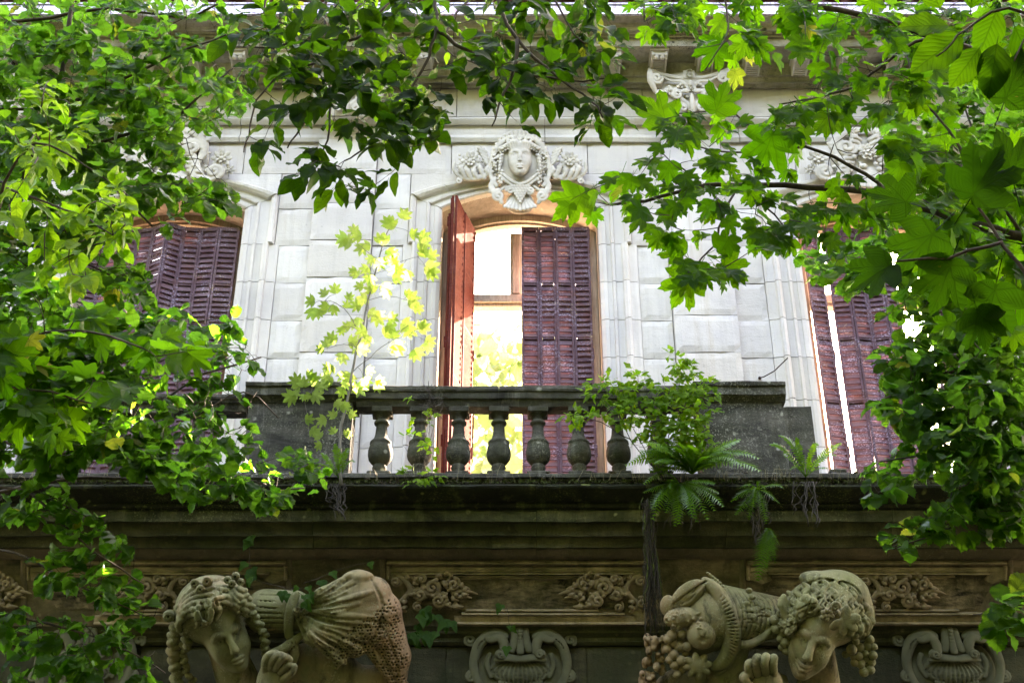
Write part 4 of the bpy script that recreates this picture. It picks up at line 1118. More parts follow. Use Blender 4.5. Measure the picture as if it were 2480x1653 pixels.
S.tube([(0, -54, 20), (0, -30, 27), (0, -10, 26)], [5, 6, 4], .8); flower(S, (0, 6, 24), 11, 6, .5); S.ell((0, 18, 24), (6, 8, 5), .8)
for ix in range(-7, 8):                                       # tablet
    for iy in range(0, 7): S.ell((ix*1.9, 33+iy*2.6, 15), (1.6, 1.7, 3), 1.6)
V_, F_ = S.mesh(); o_, a_, b_, d_ = frame_wall(CX, 224, 10.74)
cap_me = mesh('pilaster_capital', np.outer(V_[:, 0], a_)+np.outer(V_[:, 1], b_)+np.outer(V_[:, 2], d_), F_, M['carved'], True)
S = Sculpt(-14, 14, -12, 12, -2, 8, .7)                       # the raised initial G
S.tube([(6, 6.5, 2), (3, 8.5, 2), (-1, 8.8, 2), (-5, 5, 2), (-6, 0, 2), (-5, -5, 2), (-1, -8.8, 2), (3, -8.5, 2), (6, -6, 2), (6, -1, 2), (1.5, -1, 2)], [1.4, 1.2, 1.3, 2, 2.3, 2, 1.3, 1.2, 1.6, 1.5, 1.3], .2, 'add', 4)
S.tube([(6, 9, 2), (6, 5, 2)], 1.2, .2, 'add', 1)
Vg, Fg = S.mesh(); g_me = mesh('letter_g', np.outer(Vg[:, 0], a_)+np.outer(Vg[:, 1], b_)+np.outer(Vg[:, 2]+19, d_)+np.array(b_)*42.5, Fg, M['cornice'], True)
for c_ in (XC0-SP/2, XC0+SP/2, XC0-SP*1.5, XC0+SP*1.5):
    o1 = link('pilaster_capital', cap_me, villa, Matrix.Translation((c_, o_.y, o_.z)))
    link('carved_letter', g_me, o1, Matrix.Translation((c_, o_.y, o_.z)))

# -- roof crest scrollwork
S = Sculpt(-100, 100, -24, 30, -4, 24, 1.6)
for sg in (-1, 1):
    S.spiral((sg*50, 0), 18, 4, 1.6, 0, 6, 3, 8, 5, 1, sg); S.spiral((sg*18, 6), 14, 3, 1.5, math.pi/2, 5, 3, 10, 5, 1, -sg)
    S.tube([(sg*90, -16, 6), (sg*70, -14, 8), (sg*40, -18, 8), (0, -12, 8)], [3, 5, 6, 6], 1)
    for q in range(12): S.ell((sg*random.uniform(0, 70), random.uniform(-14, 22), 10), random.uniform(3, 6), 1)
place(S, frame_wall(418, 20, 10.16), 'roof_crest_ornament', M['zinc'], villa)

# -- carved rocaille in the cove panel
def rocaille(S, sg):
    random.seed(5)
    S.tube([(sg*-118, 42, 6), (sg*-96, 30, 8), (sg*-84, 6, 9), (sg*-98, -14, 8), (sg*-112, -30, 7), (sg*-96, -46, 6)], [4, 6, 6, 6, 6, 4], 1)
    S.tube([(sg*-100, 46, 5), (sg*-80, 36, 6), (sg*-70, 22, 6)], [5, 5, 4], 1)
    for (x, y, r0, t, a, s2) in ((-30, 14, 22, 1.7, 3, 1), (-14, -18, 18, 1.6, 1, -1), (-60, -4, 16, 1.4, 2, 1), (-118, 28, 12, 1.4, 0, -1), (-122, -24, 13, 1.5, 2, 1), (-54, 34, 12, 1.3, 4, -1), (22, 22, 14, 1.4, 1, -1), (-66, -34, 11, 1.3, 1, 1)):
        S.spiral((sg*x, y), r0, 3, t, a*1.0, r0*.34, 3.4, 8, 10, .6, sg*s2)
    for q in range(38):
        a = random.uniform(0, 6.28); x = random.uniform(-95, 45); y = random.uniform(-40, 42)*(1-max(0, x)/90); l = random.uniform(10, 22)
        S.tube([(sg*x, y, 5), (sg*(x+l*.5*math.cos(a)), y+l*.4*math.sin(a)+3, 10+5*random.random()), (sg*(x+l*math.cos(a+.7)), y+l*.7*math.sin(a+.7), 6)], [4.6, 5.0, 2.4], .6, 'add', 3)
    for q in range(9): S.ell((sg*(8+6*math.sin(q)), 30-q*8, 10), 4.2, .5)
    for q in range(7): S.tube([(sg*-52, -6, 8), (sg*(-74+q*3), 8+q*1.5-10, 12), (sg*(-88+q*6), 18-q*1.2, 9)], [2, 2.6, 2.2], .4, 'add', 2)
    S.tube([(sg*20, 0, 6), (sg*50, 4, 8), (sg*78, -4, 6)], [7, 5, 2], 1); S.tube([(sg*24, -16, 5), (sg*46, -10, 7), (sg*64, -14, 5)], [5, 4, 2], 1)
    S.tube([(sg*24, 18, 5), (sg*44, 14, 7), (sg*60, 8, 5)], [5, 4, 2], 1)
roc = []
for sg, px in ((1, 1078), (-1, 1432)):
    S = Sculpt(-140, 140, -56, 56, -5, 26, 1.6); rocaille(S, sg); V_, F_ = S.mesh()
    o1 = on_cove(px, 1432); s1 = (o1-CAM).dot(CF)/FL
    nrm = Vector((0, -(zc0-zc1), -(YC1-YC0))).normalized(); up = nrm.cross(CR)*-1
    if up.z < 0: up = -up
    me_ = mesh('rocaille', np.outer(V_[:, 0], CR*s1)+np.outer(V_[:, 1], up*s1)+np.outer(V_[:, 2], nrm*s1), F_, M['carved_cove'], True)
    link('rocaille_carving', me_, cove, Matrix.Translation(o1)); roc.append((sg, me_))
for px, i in ((2210, 0), (330, 1), (2560, 1), (0, 0)): link('rocaille_carving', roc[i][1], cove, Matrix.Translation(on_cove(px, 1432)))

# -- shell cartouche on the wall below
S = Sculpt(-138, 138, -130, 90, -6, 70, 1.7)
S.ell((0, -30, 0), (105, 95, 18), 6)
for sg in (-1, 1):
    S.tube([(sg*38, 62, 30), (sg*62, 72, 30), (sg*88, 54, 26), (sg*104, 26, 22), (sg*112, -10, 20), (sg*106, -46, 20), (sg*92, -80, 20), (sg*84, -120, 18)], [11, 13, 14, 13, 11, 10, 10, 10], 1.5)
    S.tube([(sg*86, 62, 30), (sg*70, 56, 36), (sg*52, 62, 38), (sg*40, 46, 38), (sg*38, 26, 38)], [9, 11, 12, 12, 11], 1.2)
    S.ell((sg*46, 18, 40), (15, 13, 11), 2); S.spiral((sg*46, 20), 10, 3, 1.2, 0, 4, 3, 48, 4, .5, sg)
    for q in range(3): S.tube([(sg*(62+q*8), 70-q*4, 40), (sg*(84+q*7), 56-q*6, 36), (sg*(98+q*5), 22-q*4, 30)], [1.6, 1.8, 1.2], .6, 'sub', 4)
    S.spiral((sg*122, 50), 14, 4, 1.3, -1, 6, 3.5, 16, 5, .8, sg)
    S.spiral((sg*116, -44), 13, 4, 1.4, 1, 6, 3.5, 20, 5, .8, -sg); flower(S, (sg*58, -96, 28), 16, 7, .6); flower(S, (sg*98, -100, 26), 20, 7, .6)
    S.tube([(sg*12, 78, 34), (sg*14, 50, 36), (sg*20, 30, 36)], [9, 10, 11], 1)
    S.tube([(sg*74, 12, 20), (sg*80, -14, 18), (sg*70, -44, 18)], [6, 7, 6], 1)
    for q in range(6): S.ell((sg*(20+q*9), -78-3*math.sin(q*2), 24), (6, 5, 5), .6)
S.tube([(0, 84, 38), (0, 50, 42), (0, 26, 44)], [7, 7, 9], .8)
for q in range(6): S.ell((0, 80-q*9, 46), (6, 5, 4), .3)
S.tube([(-58, 2, 34), (-30, 9, 42), (0, 6, 45), (30, 9, 42), (58, 2, 34)], [6, 9, 9, 9, 6], 2)
S.ell((0, -30, 8), (76, 42, 34), 3)
for q in range(-6, 7):
    t = q/6; S.on([(t*30, 2), (t*56, -20+6*t*t), (t*68, -44+16*t*t), (t*64, -66+32*t*t)], [1.4, 3.4, 4.0, 3.4], .8, 1.0, 'sub', 4)
for q in range(-6, 7): S.ell((q*8, -62+q*q*.12, 24), (5.5, 6, 6), .6)
for q in range(-7, 8): S.ell((q*7.4, -80+q*q*.1, 22), (5, 8, 5), .6)
V_, F_ = S.mesh(); o_, a_, b_, d_ = frame_wall(1260, 1590, YC1+.12)
car_me = mesh('shell_cartouche', np.outer(V_[:, 0], a_)+np.outer(V_[:, 1], b_*.93)+np.outer(V_[:, 2], d_), F_, M['carved_low'], True)
for px in (1260, 2300, 215): link('shell_cartouche', car_me, villa, Matrix.Translation((at(px, 1590, YC1+.12).x, o_.y, o_.z)))
# ================================================================= giant stone figures under the balcony
def Pt(cx, cy): return lambda x, y, w=0: np.array([x-cx, cy-y, w], float)
# ---- left figure: head with ringlets, hand on a rope, tied cloth bundle
random.seed(21)
H_ = 2.1
def fig_left_head():
    Q = Pt(545, 1540); S = Sculpt(-150, 150, -235, 165, -110, 100, H_)
    Mx = roll(22, 4, 24)
    S.ell(Q(510, 1478, -12), (88, 84, 80), 8)
    S.cap(Q(540, 1570, -22), Q(590, 1720, -45), 42, 58, 14)
    S.cap(Q(470, 1790, -50), Q(690, 1760, -55), 70, 80, 20)
    face(S, Q(553, 1546, 12), 78, Mx, .90, -.05)
    # parted hair: thick waves swept back from the brow, each cut into strands
    for cx_, cy_, rx, ry, w_ in ((486, 1466, 34, 30, 52), (540, 1446, 30, 30, 58), (520, 1430, 60, 26, 40), (578, 1446, 26, 32, 44), (462, 1496, 24, 34, 34), (440, 1500, 26, 40, 10)): S.ell(Q(cx_, cy_, w_-16), (rx, ry, 30), 5)
    for k in range(8):
        t = k/7
        S.on([Q(524-6*t, 1492-8*t), Q(500-10*t, 1500-38*t), Q(474-8*t, 1508-52*t), Q(448-2*t, 1534-76*t)], [3, 5, 5, 4], 3.2, 1.2)
        S.on([Q(530+4*t, 1484-8*t), Q(538+8*t, 1462-34*t), Q(562+10*t, 1454-44*t), Q(592+4*t, 1470-50*t)], [3, 4.6, 4.6, 3.6], 3.0, 1.2)
    for k in range(14):
        t = k/13
        S.on([Q(522-6*t, 1494-12*t), Q(499-10*t, 1504-44*t), Q(473-8*t, 1512-58*t), Q(447, 1538-82*t)], [1.6, 2.6, 2.6, 1.6], -.4, .8, 'sub')
        S.on([Q(532+4*t, 1486-12*t), Q(540+8*t, 1464-38*t), Q(563+10*t, 1456-48*t), Q(592, 1474-54*t)], [1.5, 2.4, 2.4, 1.6], -.4, .8, 'sub')
    for k in range(6):
        S.on([Q(530, 1400+13*k), Q(496-4*k, 1409+13*k), Q(462-3*k, 1432+13*k), Q(438+2*k, 1466+12*k)], [4, 7, 7, 5], 1, 1.6)
        if k < 4: S.on([Q(541, 1402+13*k), Q(562+2*k, 1408+13*k), Q(588, 1432+13*k)], [4, 7, 5], 1, 1.6)
    for pts in (((508, 1440), (522, 1462), (512, 1496)), ((520, 1436), (534, 1460), (526, 1490)), ((534, 1436), (546, 1458), (538, 1484)), ((496, 1446), (502, 1474), (494, 1500))): S.on([Q(*q) for q in pts], [4, 8.5, 4], 2, 1.5)
    for (x, y, w, r) in ((513, 1398, 44, 13), (415, 1486, 22, 15), (560, 1396, 38, 10), (578, 1388, 34, 10), (572, 1404, 44, 9), (590, 1402, 34, 9), (482, 1404, 40, 11), (498, 1416, 50, 11)):
        S.ell(Q(x, y, w), (r, r, r*.9), 2); S.spiral(Q(x, y, 0)[:2], r*.8, 2, 1.5, 0, 3.4, 2.4, w+r*.5, 3, .6); S.ell(Q(x, y, w+r), (r*.32, r*.32, r*.5), .8, 'sub')
    for side in (((592, 1418, 40), (606, 1440, 38), (616, 1470, 34), (630, 1500, 28), (644, 1530, 22), (646, 1560, 18), (648, 1582, 14)), ((590, 1432, 48), (600, 1452, 46), (604, 1478, 40)), ((455, 1500, 34), (456, 1530, 30), (462, 1560, 26)),
                 ((428, 1520, 6), (420, 1560, 4), (424, 1600, 2), (430, 1650, 0), (436, 1720, -6)), ((446, 1560, 6), (448, 1610, 4), (470, 1660, 0))):
        P_ = [Q(*p) for p in side]; n = len(P_)
        big = 18 if side[0][0] == 428 else 11.5
        for j in range(n*4-3):
            t = j/(n*4-4)*(n-1); i = min(int(t), n-2); p = P_[i]+(P_[i+1]-P_[i])*(t-i)
            S.ell(p+np.array([3*math.sin(j*2.1), 0, 3*math.cos(j*2.1)]), (big, big*.66, big*.9), 1.5, 'add', roll(0, 0, 28*(1 if j % 2 else -1)))
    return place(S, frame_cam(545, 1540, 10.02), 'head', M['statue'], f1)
def fig_left_body():
    Q = Pt(780, 1530); S = Sculpt(-190, 235, -250, 170, -110, 120, H_)
    # bolster
    S.cap(Q(640, 1484, -22), Q(708, 1480, -8), 54, 50, 4)
    for k in range(8):
        y = 1438+k*13; S.tube([Q(628, y, 28-.10*(y-1484)**2*.12), Q(668, y+2*math.sin(k), 36-.012*(y-1484)**2), Q(704, y+(1480-y)*.1, 38-.012*(y-1484)**2)], [1.8, 2.4, 1.6], 1.3, 'sub', 4)
    # rope and knot
    S.tube([Q(722, 1432, 34), Q(712, 1462, 44), Q(706, 1500, 42), Q(706, 1530, 36)], [10, 12, 11, 10], 2)
    S.tube([Q(736, 1530, 34), Q(712, 1548, 40), Q(690, 1562, 42), Q(664, 1572, 38)], [8, 12, 11, 9], 2)
    S.tube([Q(716, 1546, 34), Q(722, 1570, 36), Q(712, 1600, 36), Q(698, 1618, 34)], [10, 10, 9, 8], 2)
    for k in range(9): S.cap(Q(720-k*6, 1536+k*4.6, 50), Q(726-k*6, 1550+k*4.6, 46), 1.6, 1.6, 1, 'sub')
    # bundle: a fan of cloth gathered at the knot
    for (x, y, w, r0, r1) in ((868, 1412, 8, 22, 34), (905, 1438, 6, 24, 44), (925, 1478, 4, 26, 48), (910, 1522, 8, 26, 46), (862, 1552, 22, 26, 34), (828, 1582, 34, 24, 18)):
        S.cap(Q(722, 1470, 16), Q((722+x)/2, (1470+y)/2, w+26), 15, (r0+r1)/2, 8); S.cap(Q((722+x)/2, (1470+y)/2, w+26), Q(x, y, w), (r0+r1)/2, r1, 8)
    S.cap(Q(828, 1560, 34), Q(820, 1606, 40), 20, 5, 6)
    S.cap(Q(930, 1500, -8), Q(958, 1590, -6), 44, 36, 10); S.cap(Q(958, 1590, -6), Q(962, 1672, 0), 36, 20, 10); S.cap(Q(900, 1560, 10), Q(948, 1640, 10), 22, 12, 8)
    S.ell(Q(870, 1392, 14), (36, 14, 24), 6)
    for a in range(-64, 50, 6):
        ca, sa = math.cos(R_(a)), math.sin(R_(a)); L_ = random.uniform(110, 190); wv = random.uniform(-9, 9)
        pts = [Q(718+(12+L_*t)*ca-wv*math.sin(t*3)*sa, 1469-(12+L_*t)*sa-wv*math.sin(t*3)*ca) for t in (0, .25, .5, .75, 1)]
        S.on(pts, [3.5, 5, 7, 7, 4], -1, 3.5)
    for a in range(-61, 50, 6):
        ca, sa = math.cos(R_(a)), math.sin(R_(a)); L_ = random.uniform(80, 150)
        S.on([Q(718+(16+L_*t)*ca, 1469-(16+L_*t)*sa) for t in (0, .33, .66, 1)], [2.2, 4.2, 4.6, 2.0], 1, 2.5, 'sub')
    S.on([Q(900, 1392), Q(930, 1450), Q(918, 1520), Q(870, 1576)], [2, 5, 6, 3], 2, 3, 'sub'); S.on([Q(846, 1520), Q(880, 1548), Q(912, 1560), Q(940, 1600)], [3, 6, 6, 3], 2, 2.5, 'sub')
    S.on([Q(940, 1520), Q(955, 1570), Q(965, 1620), Q(960, 1665)], [3, 4, 4, 3], 1, 2, 'sub')
    # weather-eaten, sponge-like surface
    for iy in range(30):
        for ix in range(32):
            x = 782+ix*7.2+(iy % 2)*3.6+random.uniform(-1.4, 1.4); y = 1440+iy*7.4+random.uniform(-1.4, 1.4)
            if (y-1445) < (945-x)*.75 or random.random() < .12 or mn.noise(Vector((x/24, y/24, 2))) < -.32: continue
            u, v = Q(x, y)[:2]; wz = S.surf(u, v)
            if wz is None: continue
            r = random.choice((2.6, 2.9, 3.2, 4.2)); S.ell((u, v, wz+.6), (r, r*random.uniform(.75, 1.1), r*1.3), .7, 'sub')
    # shoulder and arm below
    S.ell(Q(760, 1640, -30), (110, 80, 60), 16); S.ell(Q(880, 1700, -40), (120, 80, 60), 20); S.cap(Q(600, 1740, -30), Q(800, 1760, -40), 60, 80, 20)
    for k in range(5): S.tube([Q(700+k*14, 1640+k*6, 26-k*3), Q(760+k*18, 1660+k*12, 26-k*4), Q(820+k*16, 1730, 6)], 2.2, 2, 'sub', 4)
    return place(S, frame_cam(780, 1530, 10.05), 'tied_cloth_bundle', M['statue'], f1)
def fig_left_hand():
    Q = Pt(670, 1620); S = Sculpt(-80, 80, -150, 75, -40, 70, 1.7)
    S.ell(Q(662, 1640, 20), (34, 46, 22), 8); S.cap(Q(660, 1650, 14), Q(640, 1760, 0), 34, 42, 10)
    for pts, r in (([(648, 1612, 30), (650, 1590, 40), (660, 1574, 44), (676, 1570, 40)], 9), ([(662, 1606, 34), (668, 1586, 44), (682, 1574, 46), (696, 1578, 40)], 9), ([(674, 1608, 36), (686, 1588, 46), (698, 1578, 48), (710, 1586, 40)], 8.5), ([(684, 1618, 32), (698, 1604, 42), (708, 1598, 44), (716, 1606, 36)], 7.5),
                   ([(678, 1646, 26), (698, 1630, 36), (714, 1616, 42), (720, 1602, 42)], 9)):
        S.tube([Q(*p) for p in pts], [r*1.05, r, r*.95, r*.8], 2.2)
    return place(S, frame_cam(670, 1620, 9.97), 'hand', M['statue'], f1)
f1 = empty('stone_figure', at(640, 1740, 10.1), 'carved stone figure with ringlets and downcast face gripping a rope tied round a cloth bundle', 'statue')
fig_left_head(); fig_left_body(); fig_left_hand()

# ---- right figure: vine-crowned smiling head, horn of plenty, raised fingers
f2 = empty('stone_figure', at(1900, 1740, 10.1), 'carved stone figure with a smiling face, vine and grape crown beside a horn of plenty', 'statue')
def fig_right_head():
    Q = Pt(1985, 1540); S = Sculpt(-135, 145, -235, 170, -110, 110, H_)
    Mx = roll(-14, 4, -20)
    S.ell(Q(2000, 1486, -16), (98, 84, 78), 8); S.ell(Q(2030, 1450, -30), (84, 66, 64), 8)
    S.ell(Q(2058, 1470, -20), (58, 84, 52), 6, 'add', roll(0, 0, 28)); S.ell(Q(2000, 1410, -14), (62, 24, 40), 8, 'add', roll(0, 0, -10))
    for k in range(7): S.on([Q(1940+k*10, 1418-k*3), Q(1990+k*12, 1396+k*3), Q(2046+k*7, 1420+k*7), Q(2092, 1476+k*12)], [2, 3, 3, 2], .6, 1.5, 'sub')
    S.cap(Q(1985, 1590, -30), Q(2000, 1740, -50), 44, 60, 14); S.cap(Q(1870, 1800, -50), Q(2110, 1780, -55), 80, 84, 20)
    face(S, Q(1962, 1555, 12), 84, Mx, .88, .8)
    # hair: rows of wavy locks
    for row in range(4):
        for k in range(15):
            a = R_(174-k*12); rx = 74+row*12; ry = 60+row*9
            cx_, cy_ = 1976+row*6, 1522-row*5
            x = cx_+rx*math.cos(a); y = cy_-ry*math.sin(a); w = 56-row*13-22*abs(math.cos(a))*.5
            if y > 1560: continue
            d = 1 if (k+row) % 2 else -1
            S.tube([Q(x-6*d, y+10, w-3), Q(x+5*d, y+3, w+8), Q(x-4*d, y-7, w+6), Q(x+5*d, y-17, w-2)], [6.5, 8, 7.5, 5], 1.6, 'add', 4)
    for k in range(60):
        a = R_(random.uniform(5, 172)); rr = random.uniform(.9, 1.5); x = 1980+80*rr*math.cos(a); y = 1524-64*rr*math.sin(a)
        S.on([Q(x-7, y+9), Q(x+3, y+2), Q(x-3, y-5), Q(x+6, y-13)], [1.6, 2.4, 2.4, 1.6], .8, 1.2, 'sub', 3)
    for k in range(5): S.on([Q(2060+k*8, 1490), Q(2066+k*9, 1510), Q(2060+k*9, 1530), Q(2070+k*7, 1552)], [4, 7, 7, 4], 1, 1.4)
    # vine leaf and small grapes on the brow
    for a in (-150, -95, -40, 15, 80):
        ca, sa = math.cos(R_(a)), math.sin(R_(a)); S.ell(Q(2026+ca*20, 1486-sa*17, 74), (21, 12, 5), 2.2, 'add', roll(0, -12, a))
        S.tube([Q(2026, 1486, 82), Q(2026+ca*30, 1486-sa*26, 80)], 1.3, 1, 'sub', 1)
    for (x, y) in ((1976, 1466), (1985, 1462), (1994, 1466), (1980, 1474), (1989, 1474), (1998, 1476), (1985, 1482), (1973, 1478)): S.ell(Q(x, y, 74), 5.8, .3)
    S.ell(Q(1932, 1458, 56), (18, 14, 12), 3, 'add', roll(0, 0, 30)); S.ell(Q(1952, 1444, 60), (15, 12, 11), 3); S.ell(Q(1940, 1440, 54), (12, 14, 11), 3); S.on([Q(1915, 1466), Q(1938, 1452), Q(1962, 1446)], 2, 0, 1, 'sub'); S.on([Q(1936, 1474), Q(1944, 1452), Q(1950, 1434)], 2, 0, 1, 'sub'); S.spiral(Q(2004, 1452, 0)[:2], 10, 3, 1.3, 0, 5, 3, 76, 3, .8)
    S.ell(Q(1965, 1448, 76), (4, 4, 6), 1, 'sub'); S.ell(Q(1912, 1464, 50), (5, 9, 8), 2, 'sub')
    # side locks, left
    for k in range(6): S.tube([Q(1893+k*5, 1440+k*10, 26), Q(1884+k*5, 1458+k*11, 34), Q(1898+k*5, 1476+k*10, 36)], [8, 9, 6], 1.6, 'add', 3)
    # grapes at the ears
    random.seed(4)
    for (x, y, r) in ((1872, 1497, 12), (1890, 1496, 10), (1876, 1518, 12), (1893, 1512, 9), (1890, 1530, 12), (1905, 1520, 9), (1896, 1550, 12), (1884, 1541, 8), (1900, 1570, 11), (1908, 1542, 10), (1888, 1562, 8), (1912, 1562, 9)): S.ell(Q(x, y, 16+random.uniform(-4, 8)), r, .3)
    for (x, y, r) in ((2105, 1546, 11), (2100, 1562, 12), (2080, 1565, 12), (2058, 1568, 13), (2092, 1578, 8), (2110, 1582, 11), (2076, 1584, 10), (2094, 1592, 10), (2108, 1600, 11), (2080, 1602, 12), (2066, 1600, 10), (2104, 1617, 11), (2088, 1622, 12), (2096, 1610, 8), (2064, 1585, 9), (2114, 1562, 8), (2070, 1550, 9), (2046, 1582, 9)): S.ell(Q(x, y, 8+random.uniform(-4, 10)), r, .3)
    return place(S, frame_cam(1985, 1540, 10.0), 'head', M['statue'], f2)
def fig_right_horn():
    Q = Pt(1730, 1530); S = Sculpt(-185, 185, -250, 150, -110, 110, H_)
    S.cap(Q(1722, 1496, -20), Q(1900, 1500, -30), 84, 48, 8)
    for k in range(11):
        S.on([Q(1762+k*12, 1424+k*2.6), Q(1776+k*12, 1455), Q(1780+k*12, 1490), Q(1774+k*12, 1520), Q(1762+k*12, 1556-k*2)], [1.5, 2.6, 2.6, 2.4, 1.5], 1, 1.2, 'sub', 4)
    for k in range(22): x = random.uniform(1775, 1880); y = random.uniform(1440, 1550); S.on([Q(x, y), Q(x+12, y-2), Q(x+24, y+3)], [1.4, 2.2, 1.4], .8, 1, 'sub', 3)
    for k in range(9): S.ell(Q(1810+8*math.sin(k*2), 1425+k*15, 34-abs(k-4)*3), (9, 7, 5), 2)
    S.tube([Q(1770, 1545, 34), Q(1800, 1552, 36), Q(1836, 1540, 30), Q(1864, 1515, 24)], [8, 10, 9, 6], 2)
    # fluted rim
    rim = [Q(1704, 1402, 20), Q(1730, 1424, 30), Q(1752, 1466, 38), Q(1764, 1510, 42), Q(1764, 1552, 40), Q(1748, 1590, 34), Q(1726, 1608, 26)]
    S.tube(rim, [10, 16, 20, 21, 20, 17, 9], 3)
    S.tube([p+np.array([18, 2, -10]) for p in rim], [4, 5, 6, 6, 6, 5, 4], 1)
    for j in range(34):
        t = j/33*6; i = min(int(t), 5); p = rim[i]+(rim[i+1]-rim[i])*(t-i); q = p-Q(1664, 1506, 30); q = q/np.linalg.norm(q[:2])
        S.cap(p-q*18+np.array([0, 0, 24]), p+q*14+np.array([0, 0, 16]), 1.5, 2.0, 1.2, 'sub'); S.ell(p+q*20+np.array([0, 0, -2]), 4.2, .5)
    S.ell(Q(1690, 1506, -14), (66, 86, 44), 6)
    # fruit
    S.ell(Q(1692, 1524, 48), (35, 36, 30), 2)
    for k in range(6):
        a = R_(60*k+10); S.tube([Q(1692+5*math.cos(a), 1530-5*math.sin(a), 76), Q(1692+18*math.cos(a), 1530-18*math.sin(a), 78)], [3, 1.8], 3, 'sub', 1)
    S.ell(Q(1690, 1532, 80), (8, 8, 9), 3, 'sub')
    S.ell(Q(1646, 1486, 40), (44, 24, 22), 4, 'add', roll(0, 0, 8)); S.ell(Q(1662, 1432, 30), (48, 26, 14), 3, 'add', roll(0, 0, 38))
    for k in range(7): S.on([Q(1618+k*7, 1462-k*2), Q(1646+k*7, 1436-k*3), Q(1690+k*3, 1406-k*1)], 2, .3, 1, 'sub', 4)
    for k in range(50): x = random.uniform(1604, 1690); y = random.uniform(1470, 1506); u, v = Q(x, y)[:2]; wz = S.surf(u, v); S.ell((u, v, (wz or 0)), (3.4, 3.4, 3.4), .8)
    S.ell(Q(1616, 1462, 20), (20, 26, 16), 3)
    random.seed(9)
    for (x, y, r) in ((1646, 1525, 11), (1622, 1528, 13), (1641, 1557, 14), (1657, 1553, 11), (1625, 1548, 12), (1626, 1574, 13), (1643, 1586, 12), (1646, 1610, 13), (1612, 1538, 11), (1628, 1598, 12), (1656, 1572, 9), (1666, 1500, 8), (1660, 1558, 8), (1724, 1484, 7), (1722, 1498, 7), (1714, 1490, 6), (1727, 1508, 6), (1700, 1460, 9), (1611, 1560, 10), (1638, 1505, 9), (1616, 1586, 10), (1634, 1620, 10)): S.ell(Q(x, y, 42+random.uniform(-8, 8)), r, .3)
    for k in range(8):
        a = R_(k*45+10); S.ell(Q(1682+22*math.cos(a), 1598-18*math.sin(a), 52), (15, 9, 7), 1.5, 'add', roll(0, -14, k*45+10))
    S.ell(Q(1682, 1598, 50), (26, 22, 12), 2); S.ell(Q(1690, 1626, 38), (14, 18, 9), 2)
    # eaten drapery on the left
    for k in range(70):
        t = random.random(); S.ell(Q(1590+random.uniform(-26, 26)-20*t, 1540+t*150, 8+random.uniform(-12, 14)), (random.uniform(5, 12), random.uniform(5, 14), random.uniform(6, 12)), 3)
    for k in range(60): S.ell(Q(random.uniform(1555, 1625), random.uniform(1540, 1690), 22), random.uniform(3, 6), 1, 'sub')
    # arm and cloth below
    S.ell(Q(1690, 1690, -26), (110, 76, 50), 14); S.cap(Q(1790, 1570, -20), Q(1740, 1690, -10), 30, 40, 10); S.ell(Q(1850, 1720, -40), (110, 90, 60), 20)
    for k in range(4): S.tube([Q(1806-k*8, 1560+k*14, 16), Q(1780-k*8, 1610+k*12, 26), Q(1744-k*10, 1670+k*6, 26)], 2.4, 2, 'sub', 4)
    return place(S, frame_cam(1730, 1530, 10.05), 'horn_of_plenty', M['statue'], f2)
def fig_right_hand():
    Q = Pt(1840, 1620); S = Sculpt(-80, 80, -150, 75, -40, 74, 1.7)
    S.ell(Q(1852, 1646, 24), (38, 36, 26), 8); S.cap(Q(1855, 1660, 14), Q(1880, 1760, 0), 36, 46, 10)
    for (pts, r) in (([(1812, 1628, 30), (1803, 1608, 44), (1804, 1594, 46), (1812, 1592, 36)], 8.5), ([(1828, 1620, 36), (1822, 1594, 50), (1824, 1580, 50), (1832, 1582, 38)], 10), ([(1846, 1616, 38), (1840, 1592, 54), (1844, 1577, 54), (1850, 1580, 40)], 10.5), ([(1866, 1618, 36), (1862, 1594, 50), (1864, 1580, 50), (1868, 1584, 38)], 10),
                     ([(1822, 1660, 28), (1806, 1644, 40), (1796, 1630, 44), (1804, 1620, 40)], 9)):
        S.tube([Q(*p) for p in pts], [r*1.05, r, r*.95, r*.8], 1.8)
    S.spiral(Q(1800, 1634, 0)[:2], 14, 4, 1.4, 0, 5, 3, 26, 6, 1)
    return place(S, frame_cam(1840, 1620, 9.95), 'hand', M['statue'], f2)
fig_right_head(); fig_right_horn(); fig_right_hand()
